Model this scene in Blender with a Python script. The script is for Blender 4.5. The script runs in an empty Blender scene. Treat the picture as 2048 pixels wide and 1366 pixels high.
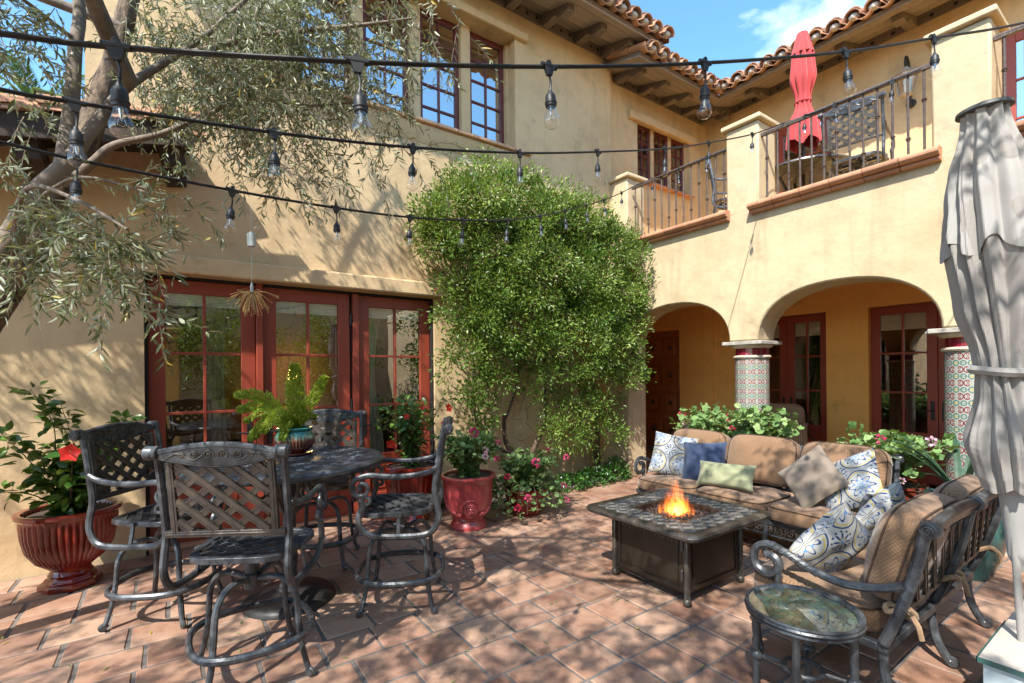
import bpy, bmesh, math, random
import numpy as np
from mathutils import Vector, Matrix, Euler
random.seed(7); RNG = np.random.default_rng(11)
R = math.radians
scene = bpy.context.scene
COL = scene.collection

# ------------------------------------------------------------------ camera
cam_data = bpy.data.cameras.new('camera')
cam = bpy.data.objects.new('camera', cam_data); COL.objects.link(cam)
cam_data.sensor_width = 36.0; cam_data.lens = 17.0; cam_data.shift_y = 0.0327
cam_data.clip_start = 0.05; cam_data.clip_end = 2000
cam.matrix_world = Matrix.Translation((0, 0, 1.57)) @ Matrix.Rotation(R(-34.9), 4, 'Z') @ Matrix.Rotation(R(90), 4, 'X') @ Matrix.Rotation(-0.009, 4, 'Z')
scene.camera = cam

# ------------------------------------------------------------------ sky and sun
TRAVEL = Vector((1.0, 0.57, -1.38)).normalized()
world = bpy.data.worlds.new('World'); scene.world = world; world.use_nodes = True
wt = world.node_tree; wt.nodes.clear()
wo = wt.nodes.new('ShaderNodeOutputWorld'); wb = wt.nodes.new('ShaderNodeBackground')
sky = wt.nodes.new('ShaderNodeTexSky'); sky.sky_type = 'NISHITA'; sky.sun_disc = False
sky.sun_elevation = math.asin(-TRAVEL.z); sky.sun_rotation = math.atan2(-TRAVEL.x, -TRAVEL.y)
sky.air_density = 1.0; sky.dust_density = 0.8; sky.ozone_density = 1.3; sky.altitude = 400
# fair-weather clouds: noise in sky direction, flattened towards the horizon
tc = wt.nodes.new('ShaderNodeTexCoord'); mp = wt.nodes.new('ShaderNodeMapping')
mp.inputs['Scale'].default_value = (1.0, 1.0, 2.2); mp.inputs['Location'].default_value = (0.36, 0.18, 0.10)
nz = wt.nodes.new('ShaderNodeTexNoise'); nz.inputs['Scale'].default_value = 3.1; nz.inputs['Detail'].default_value = 9; nz.inputs['Roughness'].default_value = 0.52
cr = wt.nodes.new('ShaderNodeValToRGB'); cr.color_ramp.elements[0].position = 0.655; cr.color_ramp.elements[1].position = 0.80
cr.color_ramp.elements[1].color = (0.6, 0.6, 0.6, 1)
mx = wt.nodes.new('ShaderNodeMixRGB'); mx.inputs[2].default_value = (8.5, 8.8, 9.3, 1)
hs = wt.nodes.new('ShaderNodeHueSaturation'); hs.inputs['Saturation'].default_value = 1.18; hs.inputs['Hue'].default_value = 0.488; hs.inputs['Value'].default_value = 0.96
L = wt.links.new
L(tc.outputs['Generated'], mp.inputs['Vector']); L(mp.outputs['Vector'], nz.inputs['Vector']); L(nz.outputs['Fac'], cr.inputs['Fac'])
L(sky.outputs['Color'], hs.inputs['Color']); L(hs.outputs['Color'], mx.inputs[1]); L(cr.outputs['Color'], mx.inputs[0])
L(mx.outputs['Color'], wb.inputs['Color']); wb.inputs['Strength'].default_value = 0.15
L(wb.outputs['Background'], wo.inputs['Surface'])
sun_d = bpy.data.lights.new('sun', 'SUN'); sun_d.energy = 3.1; sun_d.angle = R(0.53); sun_d.color = (1.0, 0.955, 0.88)
sun = bpy.data.objects.new('sun', sun_d); COL.objects.link(sun)
sun.rotation_euler = TRAVEL.to_track_quat('-Z', 'Y').to_euler(); sun.location = (-6, -3, 9)
scene.view_settings.view_transform = 'Standard'; scene.view_settings.look = 'None'
scene.view_settings.gamma = 1.0; scene.view_settings.use_curve_mapping = False
scene.view_settings.exposure = 1.6
scene.cycles.use_denoising = True
scene.cycles.max_bounces = 8; scene.cycles.diffuse_bounces = 6; scene.cycles.glossy_bounces = 3
scene.cycles.transparent_max_bounces = 16; scene.cycles.transmission_bounces = 4
scene.cycles.sample_clamp_indirect = 6.0; scene.cycles.caustics_reflective = False; scene.cycles.caustics_refractive = False

# ------------------------------------------------------------------ materials
def newmat(name):
    m = bpy.data.materials.new(name); m.use_nodes = True
    nt = m.node_tree; b = nt.nodes['Principled BSDF']
    return m, nt, b
def nd(nt, typ, **kw):
    n = nt.nodes.new(typ)
    for k, v in kw.items():
        if k in n.inputs.keys(): n.inputs[k].default_value = v
        else: setattr(n, k, v)
    return n
def c4(c): return (c[0], c[1], c[2], 1.0)
def ramp(nt, fac, stops):
    r = nt.nodes.new('ShaderNodeValToRGB'); el = r.color_ramp.elements
    while len(el) < len(stops): el.new(0.5)
    for e, (p, c) in zip(el, stops): e.position = p; e.color = c4(c)
    nt.links.new(fac, r.inputs['Fac']); return r.outputs['Color']
def mixc(nt, fac, a, b, mode='MIX'):
    n = nt.nodes.new('ShaderNodeMixRGB'); n.blend_type = mode
    for i, v in ((0, fac), (1, a), (2, b)):
        if isinstance(v, (int, float)): n.inputs[i].default_value = v
        elif isinstance(v, tuple): n.inputs[i].default_value = c4(v)
        else: nt.links.new(v, n.inputs[i])
    return n.outputs['Color']
def math_(nt, op, a, b=None, c=None):
    n = nt.nodes.new('ShaderNodeMath'); n.operation = op
    for i, v in enumerate((a, b, c)):
        if v is None: continue
        if isinstance(v, (int, float)): n.inputs[i].default_value = v
        else: nt.links.new(v, n.inputs[i])
    return n.outputs[0]
def noise(nt, vec, scale, detail=4, rough=0.55):
    n = nd(nt, 'ShaderNodeTexNoise', Scale=scale, Detail=detail, Roughness=rough)
    if vec is not None: nt.links.new(vec, n.inputs['Vector'])
    return n.outputs['Fac']
def bump(nt, b, h, strength, dist=0.01):
    n = nd(nt, 'ShaderNodeBump', Strength=strength, Distance=dist)
    nt.links.new(h, n.inputs['Height']); nt.links.new(n.outputs['Normal'], b.inputs['Normal']); return n
def coords(nt, kind='Object'):
    return nt.nodes.new('ShaderNodeTexCoord').outputs[kind]
def objrand(nt): return nt.nodes.new('ShaderNodeObjectInfo').outputs['Random']
def simple(name, col, rough=0.6, metal=0.0, col2=None, scale=8.0, bmp=0.0, bscale=60.0, rand=0.0, coat=0.0, spec=0.5):
    m, nt, b = newmat(name); v = coords(nt)
    col2 = col2 or tuple(x * 0.72 for x in col)
    c = ramp(nt, noise(nt, v, scale, 6, 0.6), [(0.3, col2), (0.7, col)])
    if rand:
        f = math_(nt, 'MULTIPLY_ADD', objrand(nt), rand * 2, 1 - rand)
        h = nd(nt, 'ShaderNodeHueSaturation'); nt.links.new(c, h.inputs['Color']); nt.links.new(f, h.inputs['Value']); c = h.outputs['Color']
    nt.links.new(c, b.inputs['Base Color'])
    b.inputs['Roughness'].default_value = rough; b.inputs['Metallic'].default_value = metal
    b.inputs['Coat Weight'].default_value = coat; b.inputs['Specular IOR Level'].default_value = spec
    if bmp: bump(nt, b, noise(nt, v, bscale, 5, 0.6), bmp)
    return m
def stucco(name, a, bcol, dirt):
    m, nt, b = newmat(name); v = coords(nt)
    n1 = noise(nt, v, 0.9, 7, 0.62); n2 = noise(nt, v, 3.4, 6, 0.65)
    c = ramp(nt, n1, [(0.28, bcol), (0.52, a), (0.78, tuple(min(1, x * 1.12) for x in a))])
    c = mixc(nt, math_(nt, 'MULTIPLY', ramp(nt, n2, [(0.46, (0, 0, 0)), (0.74, (1, 1, 1))]), 0.60), c, dirt)
    n4 = noise(nt, v, 1.7, 9, 0.7)
    c = mixc(nt, math_(nt, 'MULTIPLY', ramp(nt, n4, [(0.585, (0, 0, 0)), (0.70, (1, 1, 1))]), 0.34), c, tuple(x * 0.62 for x in dirt))
    mpn = nt.nodes.new('ShaderNodeMapping'); mpn.inputs['Scale'].default_value = (6.0, 6.0, 0.5); nt.links.new(v, mpn.inputs['Vector'])
    n3 = noise(nt, mpn.outputs['Vector'], 1.0, 5, 0.7)      # faint vertical run marks
    c = mixc(nt, math_(nt, 'MULTIPLY', ramp(nt, n3, [(0.55, (0, 0, 0)), (0.72, (1, 1, 1))]), 0.32), c, tuple(x * 0.75 for x in dirt))
    nt.links.new(c, b.inputs['Base Color']); b.inputs['Roughness'].default_value = 0.92; b.inputs['Specular IOR Level'].default_value = 0.2
    hgt = math_(nt, 'ADD', math_(nt, 'MULTIPLY', noise(nt, v, 3.2, 7, 0.6), 1.5), math_(nt, 'MULTIPLY', noise(nt, v, 60, 5, 0.7), 0.12))
    bump(nt, b, hgt, 0.42, 0.024); return m

MAT = {}
MAT['stucco_gold'] = stucco('stucco_gold', (0.61, 0.445, 0.255), (0.52, 0.355, 0.185), (0.40, 0.285, 0.165))
MAT['stucco_cream'] = stucco('stucco_cream', (0.545, 0.435, 0.275), (0.475, 0.36, 0.21), (0.37, 0.285, 0.175))
MAT['stucco_ochre'] = stucco('stucco_ochre', (0.88, 0.55, 0.175), (0.83, 0.49, 0.14), (0.76, 0.45, 0.15))
MAT['grout'] = simple('grout', (0.19, 0.165, 0.145), 0.95, col2=(0.10, 0.088, 0.08), scale=6, bmp=0.4, bscale=90)
def tile_mat():
    m, nt, b = newmat('saltillo'); v = coords(nt); info = nt.nodes.new('ShaderNodeObjectInfo')
    vo = nt.nodes.new('ShaderNodeVectorMath'); vo.operation = 'ADD'
    nt.links.new(v, vo.inputs[0]); nt.links.new(info.outputs['Location'], vo.inputs[1]); w = vo.outputs[0]
    base = ramp(nt, info.outputs['Random'], [(0.0, (0.15, 0.070, 0.046)), (0.22, (0.255, 0.13, 0.082)), (0.5, (0.31, 0.165, 0.105)), (0.75, (0.235, 0.13, 0.09)), (1.0, (0.40, 0.25, 0.17))])
    base = mixc(nt, ramp(nt, noise(nt, w, 3.2, 6, 0.62), [(0.38, (0, 0, 0)), (0.66, (0.55, 0.55, 0.55))]), base, (0.46, 0.31, 0.215))
    base = mixc(nt, ramp(nt, noise(nt, w, 7.0, 8, 0.7), [(0.52, (0, 0, 0)), (0.70, (0.75, 0.75, 0.75))]), base, (0.17, 0.08, 0.055))
    base = mixc(nt, ramp(nt, noise(nt, w, 1.35, 9, 0.72), [(0.585, (0, 0, 0)), (0.66, (0.85, 0.85, 0.85))]), base, (0.075, 0.046, 0.040))
    nt.links.new(base, b.inputs['Base Color'])
    nt.links.new(ramp(nt, noise(nt, w, 9, 5, 0.6), [(0.3, (0.5, 0.5, 0.5)), (0.7, (0.8, 0.8, 0.8))]), b.inputs['Roughness'])
    hgt = math_(nt, 'ADD', noise(nt, w, 11, 5, 0.6), math_(nt, 'MULTIPLY', noise(nt, w, 120, 3, 0.6), 0.15))
    bump(nt, b, hgt, 0.35, 0.012); return m
MAT['saltillo'] = tile_mat()
MAT['roof_tile'] = simple('roof_tile', (0.50, 0.25, 0.13), 0.85, col2=(0.30, 0.17, 0.11), scale=9, bmp=0.5, bscale=40, rand=0.35)
MAT['mortar'] = simple('mortar', (0.55, 0.5, 0.44), 0.95, bmp=0.6, bscale=30)
MAT['terracotta'] = simple('terracotta', (0.50, 0.235, 0.125), 0.7, col2=(0.36, 0.17, 0.095), scale=7, bmp=0.25, bscale=50, rand=0.18)
MAT['pale_terracotta'] = simple('pale_terracotta', (0.62, 0.40, 0.25), 0.8, col2=(0.50, 0.28, 0.17), scale=7, bmp=0.3, bscale=40, rand=0.15)
def wood(name, a, b2, rough=0.6, scale=3.0, axis=0, rand=0.2, coat=0.0):
    m, nt, b = newmat(name); v = coords(nt); mpn = nt.nodes.new('ShaderNodeMapping')
    s = [scale * 9] * 3; s[axis] = scale * 0.6; mpn.inputs['Scale'].default_value = s; nt.links.new(v, mpn.inputs['Vector'])
    n = noise(nt, mpn.outputs['Vector'], 1.0, 8, 0.65)
    c = ramp(nt, n, [(0.25, b2), (0.75, a)])
    f = math_(nt, 'MULTIPLY_ADD', objrand(nt), rand * 2, 1 - rand)
    h = nd(nt, 'ShaderNodeHueSaturation'); nt.links.new(c, h.inputs['Color']); nt.links.new(f, h.inputs['Value'])
    nt.links.new(h.outputs['Color'], b.inputs['Base Color']); b.inputs['Roughness'].default_value = rough; b.inputs['Coat Weight'].default_value = coat
    bump(nt, b, n, 0.35, 0.006); return m
MAT['eave_wood'] = wood('eave_wood', (0.34, 0.28, 0.225), (0.20, 0.16, 0.128), 0.8, axis=0)
MAT['corbel_wood'] = wood('corbel_wood', (0.20, 0.155, 0.118), (0.115, 0.087, 0.066), 0.75, axis=1)
MAT['dark_beam'] = wood('dark_beam', (0.055, 0.036, 0.024), (0.03, 0.02, 0.014), 0.75, axis=1)
MAT['antique_wood'] = wood('antique_wood', (0.50, 0.20, 0.075), (0.17, 0.06, 0.026), 0.4, axis=2, coat=0.3)
MAT['red_paint'] = simple('red_paint', (0.30, 0.055, 0.028), 0.42, col2=(0.23, 0.040, 0.021), scale=3, bmp=0.05, bscale=30)
MAT['dark_red_paint'] = simple('dark_red_paint', (0.15, 0.028, 0.022), 0.45, col2=(0.11, 0.022, 0.02), scale=3)
MAT['black_gap'] = simple('black_gap', (0.012, 0.010, 0.010), 0.8)
MAT['iron'] = simple('iron', (0.16, 0.12, 0.10), 0.55, 0.5, col2=(0.06, 0.045, 0.04), scale=30, bmp=0.3, bscale=80)
MAT['black_iron'] = simple('black_iron', (0.035, 0.032, 0.03), 0.5, 0.3)
def cast(name, dark, light, warm):
    m, nt, b = newmat(name); v = coords(nt)
    n1 = noise(nt, v, 14, 6, 0.65); n2 = noise(nt, v, 5, 4, 0.6)
    c = ramp(nt, n1, [(0.36, dark), (0.57, tuple(d * 0.6 + l * 0.4 for d, l in zip(dark, light))), (0.76, light)])
    c = mixc(nt, ramp(nt, n2, [(0.45, (0, 0, 0)), (0.7, (0.7, 0.7, 0.7))]), c, warm)
    geo = nt.nodes.new('ShaderNodeNewGeometry')
    c = mixc(nt, ramp(nt, geo.outputs['Pointiness'], [(0.52, (0, 0, 0)), (0.62, (0.3, 0.3, 0.3))]), c, (0.16, 0.155, 0.15))
    nt.links.new(c, b.inputs['Base Color']); b.inputs['Metallic'].default_value = 0.30; b.inputs['Roughness'].default_value = 0.36
    bump(nt, b, noise(nt, v, 70, 4, 0.6), 0.22, 0.006); return m
MAT['cast'] = cast('cast', (0.011, 0.013, 0.017), (0.21, 0.235, 0.26), (0.028, 0.030, 0.034))
MAT['cast_bronze'] = cast('cast_bronze', (0.018, 0.015, 0.013), (0.19, 0.155, 0.115), (0.060, 0.045, 0.030))
MAT['cast_gold'] = cast('cast_gold', (0.024, 0.018, 0.012), (0.15, 0.105, 0.06), (0.075, 0.048, 0.025))
MAT['bronze_sheet'] = simple('bronze_sheet', (0.075, 0.058, 0.042), 0.38, 0.7, col2=(0.045, 0.036, 0.028), scale=4, bmp=0.06, bscale=90)
def glazed(name, a, b2, rough=0.12, scale=5, streak=True):
    m, nt, b = newmat(name); v = coords(nt); mpn = nt.nodes.new('ShaderNodeMapping')
    mpn.inputs['Scale'].default_value = (1, 1, 0.25) if streak else (1, 1, 1); nt.links.new(v, mpn.inputs['Vector'])
    c = ramp(nt, noise(nt, mpn.outputs['Vector'], scale, 6, 0.65), [(0.34, b2), (0.62, a)])
    c = mixc(nt, ramp(nt, noise(nt, mpn.outputs['Vector'], scale * 5, 5, 0.7), [(0.62, (0, 0, 0)), (0.72, (0.35, 0.35, 0.35))]), c, (0.30, 0.12, 0.06))
    nt.links.new(c, b.inputs['Base Color']); b.inputs['Roughness'].default_value = rough; b.inputs['Coat Weight'].default_value = 0.6; b.inputs['Coat Roughness'].default_value = 0.08
    bump(nt, b, noise(nt, v, 25, 3, 0.5), 0.12, 0.01); return m
MAT['red_glaze'] = glazed('red_glaze', (0.25, 0.022, 0.010), (0.09, 0.010, 0.006), 0.14)
MAT['brown_glaze'] = glazed('brown_glaze', (0.15, 0.03, 0.015), (0.07, 0.016, 0.01), 0.12)
MAT['pink_glaze'] = glazed('pink_glaze', (0.46, 0.075, 0.080), (0.31, 0.036, 0.040), 0.34, 3, False)
MAT['teal_glaze'] = glazed('teal_glaze', (0.035, 0.13, 0.12), (0.02, 0.06, 0.06), 0.15, 6)
MAT['soil'] = simple('soil', (0.09, 0.06, 0.04), 0.95, col2=(0.03, 0.02, 0.015), scale=40, bmp=0.9, bscale=60)
MAT['gravel'] = simple('gravel', (0.30, 0.24, 0.19), 0.95, col2=(0.14, 0.11, 0.09), scale=45, bmp=0.9, bscale=50)
MAT['stone'] = simple('stone', (0.46, 0.42, 0.36), 0.9, col2=(0.22, 0.20, 0.18), scale=14, bmp=0.5, bscale=45)
MAT['cantera'] = simple('cantera', (0.62, 0.53, 0.42), 0.9, col2=(0.44, 0.36, 0.27), scale=14, bmp=0.5, bscale=45)
def glass(name, refl, tint, rough=0.0, ior_mix=0.3):
    m, nt, b = newmat(name); nt.nodes.remove(b); out = nt.nodes['Material Output']
    tr = nd(nt, 'ShaderNodeBsdfTransparent', Color=c4(tint)); gl = nd(nt, 'ShaderNodeBsdfGlossy', Roughness=rough, Color=(1, 1, 1, 1))
    fr = nd(nt, 'ShaderNodeFresnel', IOR=1.55); f = math_(nt, 'MULTIPLY_ADD', fr.outputs[0], 1.2, refl)
    geo = nt.nodes.new('ShaderNodeNewGeometry'); f = math_(nt, 'MULTIPLY', math_(nt, 'MINIMUM', f, 1.0), math_(nt, 'SUBTRACT', 1.0, geo.outputs['Backfacing']))
    v = coords(nt); bp = nd(nt, 'ShaderNodeBump', Strength=0.02, Distance=0.02); nt.links.new(noise(nt, v, 2.5, 2, 0.5), bp.inputs['Height'])
    nt.links.new(bp.outputs['Normal'], gl.inputs['Normal'])
    mxs = nt.nodes.new('ShaderNodeMixShader'); nt.links.new(f, mxs.inputs[0]); nt.links.new(tr.outputs[0], mxs.inputs[1]); nt.links.new(gl.outputs[0], mxs.inputs[2])
    nt.links.new(mxs.outputs[0], out.inputs['Surface']); return m
MAT['pane'] = glass('pane', 0.20, (0.90, 0.92, 0.88))
MAT['sky_pane'] = glass('sky_pane', 0.55, (0.55, 0.58, 0.60))
MAT['bulb_glass'] = glass('bulb_glass', 0.05, (0.985, 0.985, 0.985))
MAT['table_glass'] = glass('table_glass', 0.10, (0.93, 0.97, 0.95))
def fabric(name, a, b2, scale=105, rough=0.9, bstr=0.6):
    m, nt, b = newmat(name); v = coords(nt)
    ck = nd(nt, 'ShaderNodeTexChecker', Scale=scale, Color1=c4(a), Color2=c4(b2)); nt.links.new(v, ck.inputs['Vector'])
    c = mixc(nt, ramp(nt, noise(nt, v, 3, 5, 0.6), [(0.35, (0, 0, 0)), (0.7, (0.5, 0.5, 0.5))]), ck.outputs['Color'], tuple(x * 1.15 for x in a))
    nt.links.new(c, b.inputs['Base Color']); b.inputs['Roughness'].default_value = rough; b.inputs['Specular IOR Level'].default_value = 0.15
    b.inputs['Sheen Weight'].default_value = 0.25
    hgt = math_(nt, 'ADD', math_(nt, 'MULTIPLY', ck.outputs['Fac'], 0.12), noise(nt, v, 6, 4, 0.5))
    bump(nt, b, hgt, bstr, 0.02); return m
MAT['brown_weave'] = fabric('brown_weave', (0.26, 0.155, 0.088), (0.15, 0.085, 0.045))
MAT['piping'] = simple('piping', (0.075, 0.042, 0.025), 0.9)
MAT['tie'] = fabric('tie', (0.36, 0.23, 0.13), (0.25, 0.15, 0.08), 220)
MAT['navy'] = fabric('navy', (0.034, 0.055, 0.115), (0.025, 0.040, 0.09), 420)
MAT['green_linen'] = fabric('green_linen', (0.33, 0.34, 0.20), (0.27, 0.28, 0.155), 420)
MAT['taupe'] = fabric('taupe', (0.26, 0.205, 0.155), (0.21, 0.165, 0.125), 420)
MAT['beige_scroll'] = fabric('beige_scroll', (0.34, 0.26, 0.17), (0.26, 0.19, 0.12), 60)
MAT['red_canvas'] = fabric('red_canvas', (0.46, 0.055, 0.055), (0.40, 0.045, 0.045), 300, bstr=0.15)
MAT['grey_canvas'] = fabric('grey_canvas', (0.30, 0.282, 0.26), (0.265, 0.25, 0.23), 260, bstr=0.25)
MAT['white_canvas'] = fabric('white_canvas', (0.345, 0.335, 0.315), (0.31, 0.30, 0.285), 260, bstr=0.25)
MAT['curtain'] = fabric('curtain', (0.62, 0.57, 0.48), (0.57, 0.52, 0.44), 300, bstr=0.2)
MAT['blind'] = simple('blind', (0.88, 0.87, 0.82), 0.7, col2=(0.84, 0.82, 0.76))
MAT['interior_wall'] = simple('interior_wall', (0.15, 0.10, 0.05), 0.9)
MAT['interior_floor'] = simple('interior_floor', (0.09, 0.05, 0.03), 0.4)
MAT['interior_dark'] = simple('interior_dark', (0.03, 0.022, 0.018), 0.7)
MAT['rubber'] = simple('rubber', (0.018, 0.019, 0.02), 0.5, bmp=0.1)
MAT['chrome'] = simple('chrome', (0.6, 0.6, 0.6), 0.25, 1.0)
MAT['pale_metal'] = simple('pale_metal', (0.50, 0.56, 0.54), 0.5, 0.0)
MAT['copper_wire'] = simple('copper_wire', (0.62, 0.42, 0.17), 0.35, 0.6)
MAT['box_paint'] = simple('box_paint', (0.40, 0.47, 0.49), 0.4, col2=(0.36, 0.43, 0.45), scale=3)
MAT['travertine'] = simple('travertine', (0.52, 0.46, 0.40), 0.5, col2=(0.42, 0.37, 0.32), scale=6, bmp=0.15)
def emis(name, col, s):
    m, nt, b = newmat(name); b.inputs['Base Color'].default_value = c4(col); b.inputs['Emission Color'].default_value = c4(col); b.inputs['Emission Strength'].default_value = s; return m
MAT['lamp_glow'] = emis('lamp_glow', (1.0, 0.55, 0.16), 5.0)
def leafmat(name, stops, back=None, rough=0.45, trans=0.28, spec=0.4):
    m, nt, b = newmat(name); at = nd(nt, 'ShaderNodeAttribute', attribute_name='rnd'); c = ramp(nt, at.outputs['Fac'], stops)
    if back:
        g = nt.nodes.new('ShaderNodeNewGeometry'); c = mixc(nt, g.outputs['Backfacing'], c, back)
    nt.links.new(c, b.inputs['Base Color']); b.inputs['Roughness'].default_value = rough; b.inputs['Specular IOR Level'].default_value = spec
    tl = nt.nodes.new('ShaderNodeBsdfTranslucent'); mc = mixc(nt, 0.55, c, (0.34, 0.40, 0.04)); nt.links.new(mc, tl.inputs['Color'])
    ms = nt.nodes.new('ShaderNodeMixShader'); ms.inputs[0].default_value = trans
    nt.links.new(b.outputs[0], ms.inputs[1]); nt.links.new(tl.outputs[0], ms.inputs[2]); nt.links.new(ms.outputs[0], nt.nodes['Material Output'].inputs['Surface'])
    return m
MAT['olive_leaf'] = leafmat('olive_leaf', [(0.0, (0.07, 0.095, 0.035)), (0.6, (0.14, 0.17, 0.07)), (0.93, (0.25, 0.27, 0.12)), (0.985, (0.45, 0.30, 0.03))], (0.33, 0.35, 0.25), 0.42, 0.15)
MAT['bush_leaf'] = leafmat('bush_leaf', [(0.0, (0.030, 0.080, 0.016)), (0.35, (0.10, 0.19, 0.03)), (0.65, (0.21, 0.32, 0.055)), (0.89, (0.37, 0.46, 0.12)), (0.93, (0.46, 0.45, 0.22)), (1.0, (0.56, 0.52, 0.34))], None, 0.38, 0.33)
MAT['hibiscus_leaf'] = leafmat('hibiscus_leaf', [(0.0, (0.025, 0.075, 0.018)), (0.6, (0.05, 0.14, 0.025)), (1.0, (0.16, 0.30, 0.05))], None, 0.28, 0.22, 0.5)
MAT['geranium_leaf'] = leafmat('geranium_leaf', [(0.0, (0.10, 0.19, 0.06)), (0.6, (0.18, 0.30, 0.10)), (1.0, (0.31, 0.42, 0.17))], None, 0.6, 0.25, 0.2)
MAT['fern_leaf'] = leafmat('fern_leaf', [(0.0, (0.24, 0.36, 0.03)), (0.7, (0.40, 0.50, 0.06)), (1.0, (0.55, 0.58, 0.14))], None, 0.6, 0.4, 0.2)
MAT['ground_leaf'] = leafmat('ground_leaf', [(0.0, (0.02, 0.07, 0.015)), (0.6, (0.04, 0.12, 0.022)), (1.0, (0.09, 0.22, 0.04))], None, 0.3, 0.2, 0.5)
MAT['palm_leaf'] = leafmat('palm_leaf', [(0.0, (0.10, 0.17, 0.05)), (1.0, (0.22, 0.29, 0.08))], None, 0.5, 0.3)
MAT['agave_leaf'] = leafmat('agave_leaf', [(0.0, (0.03, 0.07, 0.035)), (1.0, (0.08, 0.13, 0.07))], None, 0.4, 0.05)
MAT['garden_leaf'] = leafmat('garden_leaf', [(0.0, (0.04, 0.11, 0.015)), (0.6, (0.10, 0.22, 0.03)), (1.0, (0.24, 0.36, 0.05))], None, 0.45, 0.3)
MAT['red_petal'] = leafmat('red_petal', [(0.0, (0.62, 0.02, 0.012)), (1.0, (0.75, 0.03, 0.02))], None, 0.5, 0.2)
MAT['pink_petal'] = leafmat('pink_petal', [(0.0, (0.60, 0.02, 0.13)), (1.0, (0.75, 0.09, 0.28))], None, 0.5, 0.2)
MAT['crimson_petal'] = leafmat('crimson_petal', [(0.0, (0.42, 0.008, 0.06)), (1.0, (0.62, 0.03, 0.10))], None, 0.5, 0.2)
MAT['pale_petal'] = leafmat('pale_petal', [(0.0, (0.68, 0.40, 0.42)), (1.0, (0.62, 0.42, 0.62))], None, 0.5, 0.2)
MAT['berry'] = simple('berry', (0.55, 0.02, 0.015), 0.3)
def bark(name, a, b2, scale, strength):
    m, nt, b = newmat(name); v = coords(nt); mpn = nt.nodes.new('ShaderNodeMapping'); mpn.inputs['Scale'].default_value = (1, 1, 0.4); nt.links.new(v, mpn.inputs['Vector'])
    n = noise(nt, mpn.outputs['Vector'], scale, 8, 0.68)
    nt.links.new(ramp(nt, n, [(0.36, b2), (0.62, a)]), b.inputs['Base Color']); b.inputs['Roughness'].default_value = 0.9; bump(nt, b, n, strength, 0.03); return m
MAT['smooth_bark'] = bark('smooth_bark', (0.25, 0.20, 0.155), (0.13, 0.10, 0.076), 9, 0.35)
MAT['rough_bark'] = bark('rough_bark', (0.24, 0.17, 0.11), (0.035, 0.025, 0.018), 22, 1.0)
MAT['vine_bark'] = bark('vine_bark', (0.15, 0.095, 0.06), (0.05, 0.03, 0.02), 24, 0.8)
MAT['twig'] = simple('twig', (0.25, 0.20, 0.14), 0.9)
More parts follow.
